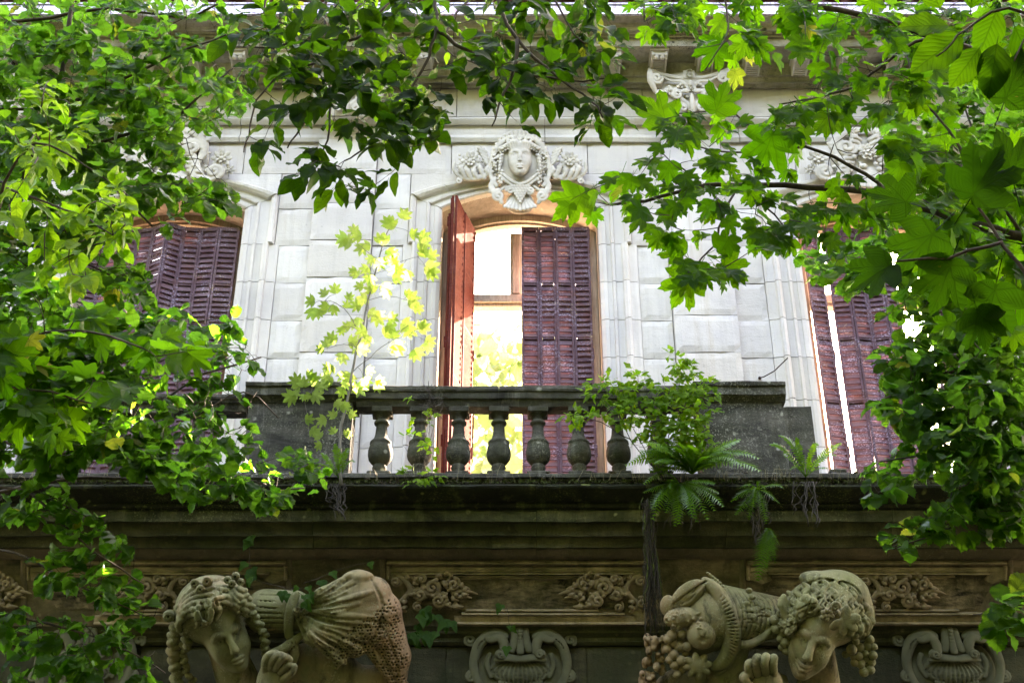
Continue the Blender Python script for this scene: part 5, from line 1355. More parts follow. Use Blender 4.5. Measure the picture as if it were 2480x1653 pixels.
# ================================================================= leaves and plants
def leaf_mesh(kind, seed):
    r = random.Random(seed); out = []
    if kind == 'hazel':                                       # round, doubly toothed, short point
        n = 17
        for i in range(n+1):
            t = i/n; y = t**.9; wv = .45*math.sin(math.pi*min(1, t*.92+.05))**.70*(1-.10*t)
            if t > .80: wv *= ((1-t)/.20)**.85*.92+.015
            if i == n: y = 1.09
            tooth = .034*(1 if i % 2 else -.9)*(1-abs(2*t-1)**6)+r.uniform(-.012, .012)
            out.append((max(wv+tooth, .0), y+.022*(i % 2)*(t < .95)-(.05 if i == 1 else 0)))
    elif kind == 'ovate':
        n = 11
        for i in range(n+1):
            t = i/n; out.append((.30*math.sin(math.pi*t**.86)**.85*(1+.03*r.uniform(-1, 1)), t))
    elif kind in ('maple', 'acer'):
        d = 1.0 if kind == 'maple' else 1.25
        pts = [(0, 1.0), (.045, .90), (.075, .89), (.10, .80), (.135, .80), (.15, .68), (.12, .60), (.20, .66), (.27, .76), (.33, .76), (.42, .80), (.405, .70), (.45, .64), (.42, .56), (.36, .48), (.30, .42), (.38, .40), (.46, .38), (.54, .34), (.48, .26), (.46, .18), (.36, .12), (.25, .06), (.14, .02), (.05, .04), (0, .10)]
        if kind == 'acer': pts = [(x*1.06*(1.1 if i in (8, 9, 10, 11, 17, 18) else .93), y) for i, (x, y) in enumerate(pts)]
        out = [(x+r.uniform(-.008, .008) if 0 < x else 0, y+r.uniform(-.008, .008)) for x, y in pts[::-1]]
    elif kind == 'lobed':                                     # small three-lobed leaf
        out = [(0, 0), (.12, .10), (.30, .16), (.42, .32), (.40, .46), (.30, .48), (.26, .56), (.24, .72), (.16, .76), (.14, .92), (0, 1.0)]
    elif kind == 'ivy':
        out = [(0, .10), (.14, .02), (.32, .12), (.46, .34), (.32, .44), (.24, .56), (.16, .78), (0, 1.0)]
    n = len(out)-1
    cy = .36 if kind in ('maple', 'acer', 'lobed', 'ivy') else None
    fold = r.uniform(.06, .50); droop = r.uniform(.05, .50); tw = r.uniform(-.30, .30); wave = r.uniform(.01, .045)
    def Z(x, y):
        z = fold*abs(x)-droop*(y-.2)**2 - (.25*x*x if cy else 0)+tw*x*(y-.3)
        return z+wave*math.sin(y*17+seed)*min(1, abs(x)*5)
    v = []; f = []
    if cy is None:
        # midrib, half-way ring and edge on each side
        for i, (x, y) in enumerate(out):
            for q in (-1, -.5, 0, .5, 1): v.append((x*q, y, Z(x*q, y)))
        for i in range(n):
            for q in range(4): a = i*5+q; f.append((a, a+1, a+6, a+5))
    else:
        full = out+[(-x, y) for x, y in out[::-1][1:-1]]
        m = len(full)
        for k, s_ in ((0, 1.0), (1, .55)):
            for x, y in full:
                X, Y_ = x*s_, cy+(y-cy)*s_
                if s_ < 1:                                    # pull the inner ring in at the clefts
                    rr = math.hypot(X, Y_-cy); lim = .22; g = min(1, lim/max(rr, 1e-6)); X *= g; Y_ = cy+(Y_-cy)*g
                v.append((X, Y_, Z(X, Y_)))
        v.append((0, cy, Z(0, cy)))
        for i in range(m):
            j = (i+1) % m; f.append((i, j, m+j, m+i)); f.append((m+i, m+j, 2*m))
    # petiole
    L_ = .32 if kind in ('maple', 'acer') else .12
    b = len(v); y0 = .10 if kind in ('maple', 'acer', 'ivy') else 0
    for yy, zz_ in ((y0, Z(0, y0)), (-L_, Z(0, y0)+.05)):
        for a in range(3): v.append((.010*math.cos(a*2.1), yy, zz_+.010*math.sin(a*2.1)))
    for a in range(3): f.append((b+a, b+(a+1) % 3, b+3+(a+1) % 3, b+3+a))
    return v, f
class Kind:
    def __init__(s, kind, mat, nvar=7, seed=0):
        s.v = []; s.m = []; s.mat = M[mat]
        for k in range(nvar):
            v, f = leaf_mesh(kind, seed+k*13+1)
            me = mesh('leaf', v, f, s.mat, True); uvl = me.uv_layers.new(name='UVMap')
            li = np.empty(len(me.loops), np.int32); me.loops.foreach_get('vertex_index', li)
            V = np.array(v, np.float32); uv = np.stack([V[li, 0]+.5, np.clip(V[li, 1], 0, 1)], 1); uvl.data.foreach_set('uv', uv.ravel())
            s.m.append(me)
            ls = np.empty(len(me.polygons), np.int32); me.polygons.foreach_get('loop_total', ls)
            s.v.append((V, li, ls, uv))
KIND = {'hazel': Kind('hazel', 'hazel'), 'ovate': Kind('ovate', 'beech', 6, 100), 'maple': Kind('maple', 'maple', 8, 200), 'maple_shade': Kind('maple', 'maple_shade', 5, 250), 'sapling': Kind('acer', 'sapleaf', 6, 300), 'lobed': Kind('lobed', 'smallleaf', 5, 400), 'ivy': Kind('ivy', 'ivy', 5, 500), 'hazel2': Kind('hazel', 'pale', 4, 600)}

def join_leaves(name, kd, mats, parent, kind='stuff'):
    """many leaves as one mesh; mats = list of (4x4 matrix, variant, tint)"""
    Vs = []; Ls = []; Ns = []; Us = []; Ts = []; off = 0
    for mw, k, t in mats:
        V, li, ln, uv = kd.v[k]; A = np.array(mw)
        Vs.append(V@A[:3, :3].T+A[:3, 3]); Ls.append(li+off); Ns.append(ln); Us.append(uv); Ts.append(np.full(len(V), t, np.float32)); off += len(V)
    V = np.concatenate(Vs).astype(np.float32); Lp = np.concatenate(Ls).astype(np.int32); N = np.concatenate(Ns).astype(np.int32)
    me = bpy.data.meshes.new(name); me.vertices.add(len(V)); me.vertices.foreach_set('co', V.ravel())
    me.loops.add(len(Lp)); me.loops.foreach_set('vertex_index', Lp); me.polygons.add(len(N))
    st = np.concatenate([[0], np.cumsum(N)[:-1]]).astype(np.int32); me.polygons.foreach_set('loop_start', st)
    me.update(calc_edges=True); me.polygons.foreach_set('use_smooth', np.ones(len(N), bool))
    uvl = me.uv_layers.new(name='UVMap'); uvl.data.foreach_set('uv', np.concatenate(Us).astype(np.float32).ravel())
    a = me.attributes.new('tint', 'FLOAT', 'POINT'); a.data.foreach_set('value', np.concatenate(Ts))
    me.materials.append(kd.mat); me.update()
    o = link(name, me, parent)
    if kind: o['kind'] = kind
    return o
def leaf_matrix(p, tip, nrm, size, wd=1.0):
    y = tip.normalized(); z = nrm-y*nrm.dot(y)
    if z.length < 1e-4: z = y.orthogonal()
    z.normalize(); x = y.cross(z)
    m = Matrix((x*size*wd, y*size, z*size)).transposed().to_4x4(); m.translation = p
    return m
def inside(poly, x, y):
    c = False; n = len(poly); j = n-1
    for i in range(n):
        xi, yi = poly[i]; xj, yj = poly[j]
        if (yi > y) != (yj > y) and x < (xj-xi)*(y-yi)/(yj-yi)+xi: c = not c
        j = i
    return c
KEEP = []                                                     # clear gaps between the crowns (photo grid of 2352 x 1568)
def rv(s=1.0): return Vector((random.gauss(0, s), random.gauss(0, s), random.gauss(0, s)))

GLINT = []
class Tree:
    def __init__(s, name, loc, label, cat, kd, bark='bark', group=None):
        s.root = empty(name, loc, label, cat, group); s.kd = KIND[kd]; s.bark = M[bark]
        s.nodes = []; s.nd = []; s.twigs = MB(); s.leaves = []
    def limb(s, pts, r0, r1, name='branch', world=False, n=8):
        P = [Vector(p) if world else atd(*p) for p in pts]; Q = []
        for i in range(len(P)-1):
            p0 = P[max(i-1, 0)]; p1 = P[i]; p2 = P[i+1]; p3 = P[min(i+2, len(P)-1)]; k = max(3, int((p2-p1).length/.12))
            k = min(k, 14)
            for j in range(k):
                t = j/k; Q.append(.5*((2*p1)+(-p0+p2)*t+(2*p0-5*p1+4*p2-p3)*t*t+(-p0+3*p1-3*p2+p3)*t**3)+rv(.004))
        Q.append(P[-1]); m = len(Q)
        mb = MB(); mb.tube(Q, [r0+(r1-r0)*i/(m-1) for i in range(m)], n); o = mb.build(name, s.bark, s.root, True)
        if name == 'branch':
            for i, q in enumerate(Q): s.nodes.append(q); s.nd.append((Q[min(i+1, m-1)]-Q[max(i-1, 0)]).normalized())
        return o
    def grow(s, poly, n, Yr, size, per=5, maxd=1.1, face=.8, droop=.5, spread=.16, tries=8, sz_var=.25, leafonly=None, twr=.0035, minor=None):
        xs = [p[0] for p in poly]; ys = [p[1] for p in poly]; pts = []
        while len(pts) < n:
            x = random.uniform(min(xs), max(xs)); y = random.uniform(min(ys), max(ys))
            if inside(poly, x, y): pts.append(atd(x, y, random.uniform(*Yr)))
        N = np.array([list(q) for q in s.nodes])
        order = sorted(pts, key=lambda p: np.min(np.sum((N-np.array(p))**2, 1)))
        for p in order:
            N = np.array([list(q) for q in s.nodes]); d = np.sum((N-np.array(p))**2, 1)
            i = int(np.argmin(d)); a = s.nodes[i]; da = s.nd[i]; L_ = (p-a).length
            if L_ < .03: continue
            mid = (a+p)/2+da*L_*.18+Vector((0, 0, .06*L_))+rv(.04*L_)
            k = max(3, int(L_/.09)); k = min(k, 9); Q = []
            for j in range(k+1):
                t = j/k; Q.append(a*(1-t)**2+mid*2*t*(1-t)+p*t*t)
            r0 = twr*(.8+.9*min(L_, 1)); s.twigs.tube(Q, [r0+(twr*.35-r0)*j/k for j in range(k+1)], 4)
            for j in range(1, k+1):
                s.nodes.append(Q[j]); s.nd.append((Q[j]-Q[j-1]).normalized())
            td = (Q[-1]-Q[-3]).normalized(); Lt = min(L_, spread*2.4); base = Q[-1]-td*Lt
            side = td.cross(Vector((0, 0, 1)));
            side = side.normalized() if side.length > 1e-3 else Vector((1, 0, 0))
            for j in range(per):
                t = (j+.5)/per; q = Q[-1]-td*Lt*(1-t) if L_ > .12 else Q[-1]
                sg = 1 if j % 2 else -1
                tip = td*(.55+.3*t)+side*sg*(.9-.35*t)+Vector((0, 0, -droop*random.uniform(.5, 1.4)))+rv(.22)
                if j == per-1: tip = td+Vector((0, 0, -droop))+rv(.2)
                nr = Vector((0, -face, .75))+rv(.38)
                q2 = q+tip.normalized()*.02+rv(.012)
                sz = size*(1+random.uniform(-sz_var, sz_var))
                c = q2+tip.normalized()*sz*.5; ux, uy, _ = px_of(c); ux /= K; uy /= K
                if any(inside(kp, ux, uy) for kp in KEEP): continue
                if c.y > 7.95 and in_shaft(c) and random.random() < (.9 if c.y > 8.4 else .5): continue
                s.leaves.append((leaf_matrix(q2, tip, nr, sz, random.uniform(.88, 1.08)), c, sz))
    def one(s, x, y, Y, size_px, ang, tilt=0, stem=None):      # a single leaf seen in the photograph
        p = atd(x, y, Y); z = (p-CAM).dot(CF); sz = size_px*K*z/FL
        a = R_(ang); tip = CR*math.sin(a)+CU*math.cos(a)+CF*random.uniform(-.2, .2)
        s.leaves.append((leaf_matrix(p, tip, -CF+CU*.3+rv(.12), sz), p+tip*sz*.5, sz))
    def finish(s, maxobj=300, keep=0):
        if GLINT:                                             # gaps that let the shaft of sun reach the glinting sprays
            out = []
            for i, (mw, c, sz) in enumerate(s.leaves):
                ok = True
                if i >= keep:
                    x, y, z = px_of(c)
                    for (gx, gy, gz, g) in GLINT:
                        if z < gz+.25 and abs(x-gx) < 34 and abs(y-gy) < 30 and (x-gx)**2+(y-gy)**2 < 900: ok = False; break
                        d = c-g; t_ = d.dot(sd)
                        if 0 < t_ < 3 and (d-sd*t_).length < .15: ok = False; break
                if ok: out.append((mw, c, sz))
            s.leaves = out
        sc = []
        for i, (mw, c, sz) in enumerate(s.leaves):
            x, y, z = px_of(c); vis = -50 < x < 2530 and -50 < y < 1700 and z > 0
            sc.append((-(sz/z) if vis else 1, i))
        sc.sort(); big = set(i for _, i in sc[:maxobj]); rest = []
        for i, (mw, c, sz) in enumerate(s.leaves):
            k = random.randrange(len(s.kd.m))
            if i in big: link('leaf', s.kd.m[k], s.root, mw)
            else: rest.append((mw, k, random.random()))
        if s.twigs.v: s.twigs.build('twigs', s.bark, s.root, True, 'stuff')
        if rest: join_leaves('foliage', s.kd, rest, s.root)

KEEP += [
    [(640, 470), (860, 470), (940, 395), (1040, 300), (1260, 320), (1400, 340), (1440, 380), (1290, 430), (1240, 470), (1330, 520), (1420, 575), (1520, 600), (1560, 720), (1700, 640), (1850, 600), (1850, 860), (1900, 1080), (1740, 1090), (1240, 1200), (800, 1200), (780, 1100), (700, 1030), (590, 1010), (620, 860), (600, 800), (560, 770), (560, 500)],
    [(720, 1120), (1900, 1120), (1950, 1260), (2180, 1400), (2180, 1568), (430, 1568), (390, 1400), (350, 1250), (340, 1180), (600, 1200)],
    [(1465, 130), (1610, 130), (1665, 190), (1660, 262), (1480, 265)],
    [(415, 300), (570, 315), (575, 415), (425, 415)], [(1870, 290), (2045, 300), (2040, 405), (1870, 410)],
    [(1040, 195), (1100, 180), (1110, 240), (1190, 310), (1060, 310), (1020, 330)],
    [(420, 150), (500, 120), (560, 120), (560, 165), (440, 165)],
    [(395, 42), (500, 42), (500, 85), (400, 85)],
]
# ================================================================= trees in front of the house
def in_shaft(c):
    k = (11.22-c.y)/SUN_DIR.y; x0 = c.x+SUN_DIR.x*k; z0 = c.z+k*math.tan(SUN_EL)
    return -.26 < x0 < .12 and 6.0 < z0 < 9.8
# -- hazel filling the left of the view
random.seed(31)
T = Tree('hazel_tree', (-4.9, 6.8, 0), 'hazel tree with dense toothed bright green leaves filling the upper left of the view', 'tree', 'hazel')
T.limb([(-5.0, 6.8, -.1), (-4.8, 6.8, 2), (-4.5, 6.9, 4.5), (-4.2, 6.9, 7)], .11, .06, 'trunk', True)
T.limb([(-260, 900, 6.9), (-60, 560, 6.6), (60, 380, 6.5), (110, 280, 6.4), (150, 130, 6.3), (170, -40, 6.2)], .028, .014)
T.limb([(-60, 560, 6.6), (70, 390, 6.5), (190, 380, 6.4), (270, 440, 6.3), (350, 520, 6.2)], .016, .006)
T.limb([(100, 270, 6.4), (260, 190, 6.3), (390, 130, 6.2), (520, 80, 6.1)], .014, .005)
T.limb([(60, 390, 6.5), (220, 330, 6.4), (380, 280, 6.3), (470, 210, 6.2), (545, 150, 6.2)], .014, .005)
T.limb([(-80, 260, 6.6), (60, 250, 6.6), (150, 270, 6.5), (260, 330, 6.4)], .012, .005)
T.limb([(-40, 60, 6.6), (120, 40, 6.5), (250, 20, 6.4), (420, 40, 6.3), (500, 10, 6.2)], .014, .006)
T.limb([(-60, 560, 6.7), (60, 560, 6.6), (180, 600, 6.5), (290, 650, 6.4)], .014, .005)
A1 = [(-40, -40), (520, -40), (535, 60), (505, 110), (560, 175), (585, 215), (545, 260), (460, 290), (430, 310), (420, 355), (520, 400), (555, 430), (565, 470), (490, 500), (390, 495), (310, 505), (250, 530), (260, 580), (335, 630), (350, 670), (310, 700), (250, 700), (180, 640), (-40, 640)]
T.grow(A1, 330, (5.9, 7.0), .092, 6, droop=.6, spread=.15)
T.grow([(60, 60), (420, 40), (540, 200), (440, 290), (480, 400), (300, 480), (240, 560), (-40, 560), (-40, 120)], 150, (5.7, 6.4), .092, 6, droop=.6, spread=.14)
T.finish()
# -- yellower small-leaved shoots among it
random.seed(8)
T = Tree('young_tree', (-3.6, 4.2, 0), 'young tree with pointed yellow-green leaves in front of the hazel at the left edge', 'tree', 'ovate')
T.limb([(-3.9, 4.2, -.1), (-3.7, 4.2, 1.5), (-3.2, 4.3, 3.2), (-2.6, 4.4, 4.0)], .03, .014, 'trunk', True)
T.limb([(-160, 800, 4.6), (-20, 560, 4.5), (10, 420, 4.4), (80, 330, 4.3), (180, 370, 4.3)], .010, .004)
T.limb([(10, 430, 4.4), (150, 480, 4.3), (260, 540, 4.2)], .006, .003)
T.kd = Kind('ovate', 'smallleaf', 5, 700)
T.grow([(-30, 190), (150, 170), (180, 330), (300, 430), (330, 530), (200, 640), (60, 620), (-30, 560)], 46, (4.0, 4.7), .085, 6, face=1.0)
T.finish()
# -- branch reaching towards the balcony, catching the sun from the window
random.seed(12)
T = Tree('hazel_tree', (-4.6, 9.0, 0), 'hazel sprays with sunlit blotches reaching right across the left end of the balustrade', 'tree', 'hazel')
T.limb([(-5.4, 8.9, -.1), (-5.2, 8.9, 2), (-5.0, 8.9, 4.5)], .08, .05, 'trunk', True)
T.limb([(-240, 1130, 9.0), (-60, 1010, 8.9), (150, 1040, 8.7), (330, 950, 8.6), (470, 860, 8.6), (600, 820, 8.7)], .022, .006)
T.limb([(-200, 1150, 8.9), (0, 1130, 8.8), (150, 1100, 8.7), (300, 1100, 8.7), (500, 1130, 8.7), (700, 1120, 8.8)], .020, .006)
T.limb([(-100, 900, 9.0), (100, 830, 8.8), (300, 850, 8.7), (420, 800, 8.7), (530, 730, 8.7)], .014, .005)
T.limb([(0, 1140, 8.9), (200, 1050, 8.6), (400, 980, 8.6), (560, 900, 8.7), (640, 960, 8.8)], .012, .005)
T.limb([(-100, 800, 9.0), (60, 680, 8.8), (200, 700, 8.7), (380, 740, 8.6), (520, 730, 8.6)], .012, .004)
A2 = [(-40, 640), (200, 640), (330, 720), (390, 720), (520, 705), (545, 720), (540, 770), (605, 830), (590, 860), (545, 885), (560, 930), (590, 965), (560, 1000), (600, 1035), (690, 1035), (755, 1065), (740, 1095), (690, 1110), (650, 1140), (600, 1160), (490, 1150), (430, 1125), (340, 1120), (330, 1080), (250, 1050), (130, 1080), (-40, 1060)]
def clip(poly, x0, x1): return [(min(max(x, x0), x1), y) for x, y in poly]
T.grow(clip(A2, -40, 420), 310, (7.2, 8.1), .100, 6, face=.45, droop=.45, spread=.17)
T.grow(clip(A2, 420, 800), 190, (7.95, 8.7), .100, 6, face=.45, droop=.45, spread=.18)
T.grow([(-40, 700), (300, 760), (400, 760), (420, 1100), (200, 1040), (-40, 1040)], 100, (7.0, 7.8), .100, 6, face=.45, droop=.45, spread=.17)
T.grow([(420, 760), (520, 760), (540, 900), (520, 1000), (700, 1060), (620, 1130), (440, 1100)], 46, (7.95, 8.6), .104, 6, droop=.45, spread=.18)
G_ = []
for gx, gy, nn in ((352, 880, 9), (322, 945, 8), (405, 862, 6), (165, 885, 8), (185, 935, 8), (440, 985, 8), (470, 940, 7), (600, 1062, 8), (640, 1090, 8), (672, 1120, 6), (565, 800, 7), (585, 835, 5), (110, 660, 6), (520, 880, 6), (270, 900, 6), (540, 905, 6), (590, 900, 6), (60, 640, 6), (130, 700, 6)):
    Yg = 7.95/(.70+(1240-gx*K)/FL*1.17); cc = atd(gx, gy, Yg)
    N = min(T.nodes, key=lambda n_: (n_-cc).length); T.twigs.tube([N, (N+cc)/2+Vector((0, 0, .03)), cc], [.003, .0025, .0015], 4)
    for q in range(nn):
        c = cc+rv(.055); tip = Vector((random.uniform(-1, 1), -.3, random.uniform(-.9, .3))); sz = .105*random.uniform(.8, 1.2)
        if any(abs((g-c).dot(sd)) > .12 and ((g-c)-sd*(g-c).dot(sd)).length < .07 for _, g, _ in G_): continue
        G_.append((leaf_matrix(c-tip.normalized()*sz*.5, tip, sd+Vector((0, -.5, 0))+rv(.35), sz), c, sz))
        if q % 2 == 0: x, y, z = px_of(c); GLINT.append((x, y, z, c.copy()))
T.leaves = G_+T.leaves
T.finish(keep=len(G_))


# -- sycamore leaves low at the left, nearer
random.seed(5)
T = Tree('sycamore_sapling', (-3.9, 5.6, 0), 'sycamore sapling with broad yellow-green lobed leaves at the left edge below the hazel', 'tree', 'maple')
T.limb([(-4.3, 5.6, -.1), (-4.1, 5.6, 1.5), (-3.6, 5.7, 3.4)], .03, .016, 'trunk', True)
T.limb([(-200, 1100, 5.7), (-60, 880, 5.6), (60, 780, 5.5), (200, 760, 5.4), (330, 800, 5.4)], .012, .004)
T.limb([(-60, 880, 5.6), (120, 900, 5.5), (260, 940, 5.5)], .008, .003); T.limb([(-60, 800, 5.6), (20, 660, 5.5), (110, 640, 5.5)], .008, .003)
T.grow([(-20, 590), (140, 620), (240, 740), (420, 760), (470, 820), (330, 960), (120, 1000), (-20, 940)], 26, (5.2, 5.8), .17, 4, face=.9, droop=.5, spread=.2, sz_var=.35)
T.finish()
# -- dark sprays hanging at the bottom left
random.seed(77)
T = Tree('hazel_tree', (-4.4, 8.2, 0), 'shaded hazel sprays drooping before the dark wall at the bottom left corner', 'tree', 'hazel')
T.limb([(-5.0, 8.2, -.1), (-4.9, 8.2, 2.0), (-4.7, 8.2, 4.0)], .05, .04, 'trunk', True)
T.limb([(-120, 1110, 8.2), (60, 1130, 8.0), (160, 1220, 7.9), (250, 1290, 7.8), (330, 1340, 7.8)], .012, .004)
T.limb([(-120, 1260, 8.2), (40, 1270, 8.1), (150, 1330, 8.0), (260, 1380, 7.9), (350, 1420, 7.9)], .010, .004)
T.limb([(-120, 1400, 8.2), (60, 1420, 8.1), (180, 1450, 8.0), (290, 1490, 7.9), (380, 1545, 7.9)], .010, .004)
T.limb([(60, 1130, 8.0), (130, 1150, 7.9), (230, 1200, 7.9)], .006, .003)
for poly, n in (([(-20, 1090), (110, 1100), (230, 1180), (330, 1270), (300, 1290), (200, 1240), (90, 1190), (-20, 1190)], 26), ([(120, 1230), (230, 1290), (370, 1370), (360, 1400), (420, 1440), (330, 1440), (200, 1370), (100, 1330)], 24), ([(-20, 1390), (130, 1400), (260, 1450), (380, 1490), (350, 1540), (380, 1570), (260, 1550), (120, 1520), (-20, 1470)], 32), ([(-20, 1470), (80, 1490), (300, 1570), (100, 1580), (-20, 1590)], 9), ([(150, 1200), (300, 1240), (270, 1290), (180, 1260)], 5)):
    T.grow(poly, int(n*1.3), (7.7, 8.2), .100, 4, face=.4, droop=.6, spread=.17)
T.finish()

GLINT.clear()
# -- dark ovate leaves hanging from the top centre
random.seed(19)
T = Tree('beech_tree', (2.9, 1.2, 0), 'dark oval-leaved branches silhouetted against the frieze at the top centre', 'tree', 'ovate')
T.limb([(3.3, .8, -.1), (3.2, 1.0, 3), (2.8, 1.6, 6.5), (1.6, 2.6, 8.3), (.4, 3.4, 8.6)], .14, .05, 'trunk', True)
B = lambda *p, r0=.010, r1=.003: T.limb(p, r0, r1, n=6)
B((1010, -160, 4.3), (1000, -20, 4.3), (1002, 60, 4.3), (985, 130, 4.3), (930, 230, 4.3), (880, 290, 4.3), (830, 345, 4.3), (790, 370, 4.3))
B((980, -120, 4.5), (760, -30, 4.5), (755, 120, 4.5), (757, 240, 4.5), (752, 320, 4.5), (700, 400, 4.5))
B((1120, -120, 4.2), (1150, 20, 4.2), (1200, 110, 4.2), (1290, 180, 4.2), (1360, 230, 4.2), (1385, 270, 4.2))
B((1004, 70, 4.3), (1080, 120, 4.3), (1180, 160, 4.3), (1300, 185, 4.3), (1400, 180, 4.3))
B((1190, 90, 4.2), (1180, 170, 4.2), (1150, 230, 4.2), (1130, 290, 4.2))
B((900, 0, 4.4), (820, 90, 4.4), (780, 90, 4.4), (690, 100, 4.4), (600, 110, 4.4), (540, 90, 4.4), r0=.008)
B((1150, 30, 4.2), (1160, -40, 4.2), (1260, -20, 4.2), (1320, 80, 4.2), (1350, 100, 4.2), r0=.007)
B((760, 130, 4.5), (700, 150, 4.5), (650, 165, 4.5), (590, 230, 4.5), (570, 310, 4.5), (560, 350, 4.5), r0=.006)
B((756, 240, 4.5), (690, 290, 4.5), (660, 340, 4.5), r0=.006); B((630, -40, 4.5), (610, 30, 4.5), (700, 80, 4.5), (690, 120, 4.5), r0=.007)
D = [([(505, 85), (620, -30), (1100, -30), (1110, 100), (1060, 190), (1025, 270), (1000, 350), (930, 370), (860, 300), (760, 330), (620, 230), (520, 180)], 98),
     ([(615, 330), (720, 340), (800, 370), (870, 400), (880, 420), (850, 450), (770, 430), (700, 390), (650, 420), (615, 400)], 13),
     ([(520, 330), (600, 300), (625, 320), (560, 365)], 3), ([(850, 250), (1000, 240), (1000, 360), (930, 370), (860, 340)], 16),
     ([(1100, -30), (1400, -30), (1385, 90), (1330, 70), (1240, 60), (1120, 60)], 26), ([(1290, 90), (1420, 60), (1420, 130), (1340, 190), (1270, 160)], 11),
     ([(1120, 170), (1230, 120), (1290, 190), (1250, 240), (1190, 290), (1110, 250)], 17), ([(1330, 215), (1400, 200), (1450, 245), (1400, 290), (1345, 290)], 9),
     ([(1100, 60), (1290, 60), (1290, 150), (1120, 170)], 10)]
for poly, n in D: T.grow(poly, n, (4.05, 4.6), .105, 4, droop=.55, spread=.10, face=.9, twr=.0022)
T.grow([(600, 60), (780, 40), (1000, 60), (960, 230), (840, 250), (700, 210)], 26, (4.0, 4.5), .11, 4, droop=.5, spread=.10, face=.9, twr=.0022)
T.finish()
# paler leaves farther off behind them
random.seed(20)
T = Tree('young_tree', (-.4, 6.0, 0), 'paler small-leaved branches glimpsed behind the dark leaves at the top centre', 'tree', 'ovate')
T.kd = Kind('ovate', 'smallleaf', 5, 800)
T.limb([(3.9, 5.6, -.1), (4.0, 5.8, 4), (3.4, 6.2, 8.5), (1.5, 6.4, 10.2), (-.5, 6.4, 10.0)], .09, .04, 'trunk', True)
T.limb([(1150, -90, 6.4), (900, -30, 6.3), (780, 60, 6.2), (720, 150, 6.2)], .010, .004); T.limb([(1150, -60, 6.4), (1050, 30, 6.3), (1020, 110, 6.3), (1100, 150, 6.3)], .010, .004)
T.grow([(600, -20), (1250, -20), (1230, 60), (1080, 140), (1030, 200), (960, 290), (880, 330), (700, 250), (620, 120)], 50, (6.0, 6.7), .085, 6, face=.9)
T.finish()

# -- sycamore on the right
random.seed(44)
T = Tree('sycamore_tree', (4.6, 3.4, 0), 'sycamore branches with large lobed translucent leaves across the upper right of the facade', 'tree', 'maple')
T.limb([(5.4, 3.3, -.1), (5.3, 3.4, 2.5), (4.9, 3.6, 5.5), (4.0, 4.0, 8)], .15, .08, 'trunk', True)
T.limb([(2640, 300, 4.2), (2352, 165, 4.3), (2180, 95, 4.3), (2000, 40, 4.3), (1800, 0, 4.4), (1600, -60, 4.4)], .020, .009)
T.limb([(2700, 640, 4.4), (2352, 545, 4.5), (2260, 520, 4.5), (2100, 470, 4.6), (2000, 440, 4.7), (1860, 430, 4.8), (1700, 425, 4.8), (1620, 428, 4.8), (1480, 460, 4.8), (1400, 470, 4.8)], .024, .006)
T.limb([(2352, 165, 4.3), (2150, 80, 4.4), (2030, 150, 4.5), (1960, 200, 4.6), (1870, 225, 4.7), (1790, 240, 4.7)], .009, .004)
T.limb([(2040, 440, 4.7), (1990, 400, 4.7), (1880, 345, 4.7), (1790, 340, 4.7), (1680, 350, 4.7), (1560, 330, 4.7)], .010, .003)
T.limb([(1690, 425, 4.8), (1660, 500, 4.7), (1640, 560, 4.7), (1600, 610, 4.7), (1570, 660, 4.7)], .006, .003)
T.limb([(1840, -40, 4.4), (1680, -30, 4.4), (1670, 60, 4.4), (1660, 100, 4.4), (1620, 160, 4.4)], .006, .003); T.limb([(1700, -60, 4.4), (1500, -30, 4.4), (1480, 50, 4.4)], .006, .003)
T.limb([(1780, 330, 4.7), (1720, 290, 4.7), (1660, 250, 4.7), (1520, 270, 4.7)], .005, .003)
T.limb([(1620, 430, 4.8), (1560, 380, 4.8), (1500, 370, 4.8)], .005, .003); T.limb([(1700, 430, 4.8), (1800, 520, 4.8), (1730, 560, 4.8)], .005, .003)
T.limb([(2352, 545, 4.5), (2180, 300, 4.5), (2100, 200, 4.5), (2080, 120, 4.5)], .008, .003)
for poly, n, sz in (([(1440, -30), (1780, -30), (1760, 60), (1700, 80), (1600, 40), (1480, 80)], 15, .12), ([(1570, 100), (1700, 70), (1790, 130), (1700, 180), (1640, 190)], 4, .125), ([(1780, -30), (2352, -30), (2380, 180), (2200, 160), (2100, 240), (1880, 260), (1840, 100)], 62, .125),
                    ([(1500, 260), (1640, 235), (1690, 250), (1720, 300), (1640, 340), (1520, 320)], 6, .13), ([(1780, 230), (1960, 210), (2000, 340), (1860, 340), (1790, 300)], 11, .135),
                    ([(1350, 400), (1480, 370), (1640, 340), (1780, 370), (1960, 330), (2010, 470), (1900, 540), (1740, 560), (1600, 540), (1500, 530), (1400, 500), (1280, 470)], 34, .12),
                    ([(1530, 560), (1640, 560), (1700, 620), (1640, 640), (1560, 680)], 4, .12), ([(2000, 300), (2352, 240), (2380, 640), (2100, 560), (1980, 500)], 44, .135), ([(1720, 520), (1900, 520), (1880, 570), (1760, 585)], 5, .12), ([(2100, 550), (2352, 560), (2352, 800), (2200, 700)], 14, .13)):
    T.grow(poly, int(n*1.6), (4.1, 4.9), sz*.80, 3, droop=.85, spread=.14, face=1.15, sz_var=.3, twr=.0026)
for x, y, s_, a in ((1600, 620, 110, 215), (1650, 600, 90, 120), (1575, 590, 75, 300), (1640, 575, 70, 60), (1350, 440, 105, 235), (1430, 395, 80, 200), (1740, 520, 80, 160), (1660, 90, 90, 215), (1720, 95, 75, 130), (1540, 290, 110, 320), (1640, 270, 100, 20), (1780, 290, 130, 200)): T.one(x, y, 4.6, s_, a)
T.finish()
random.seed(45)
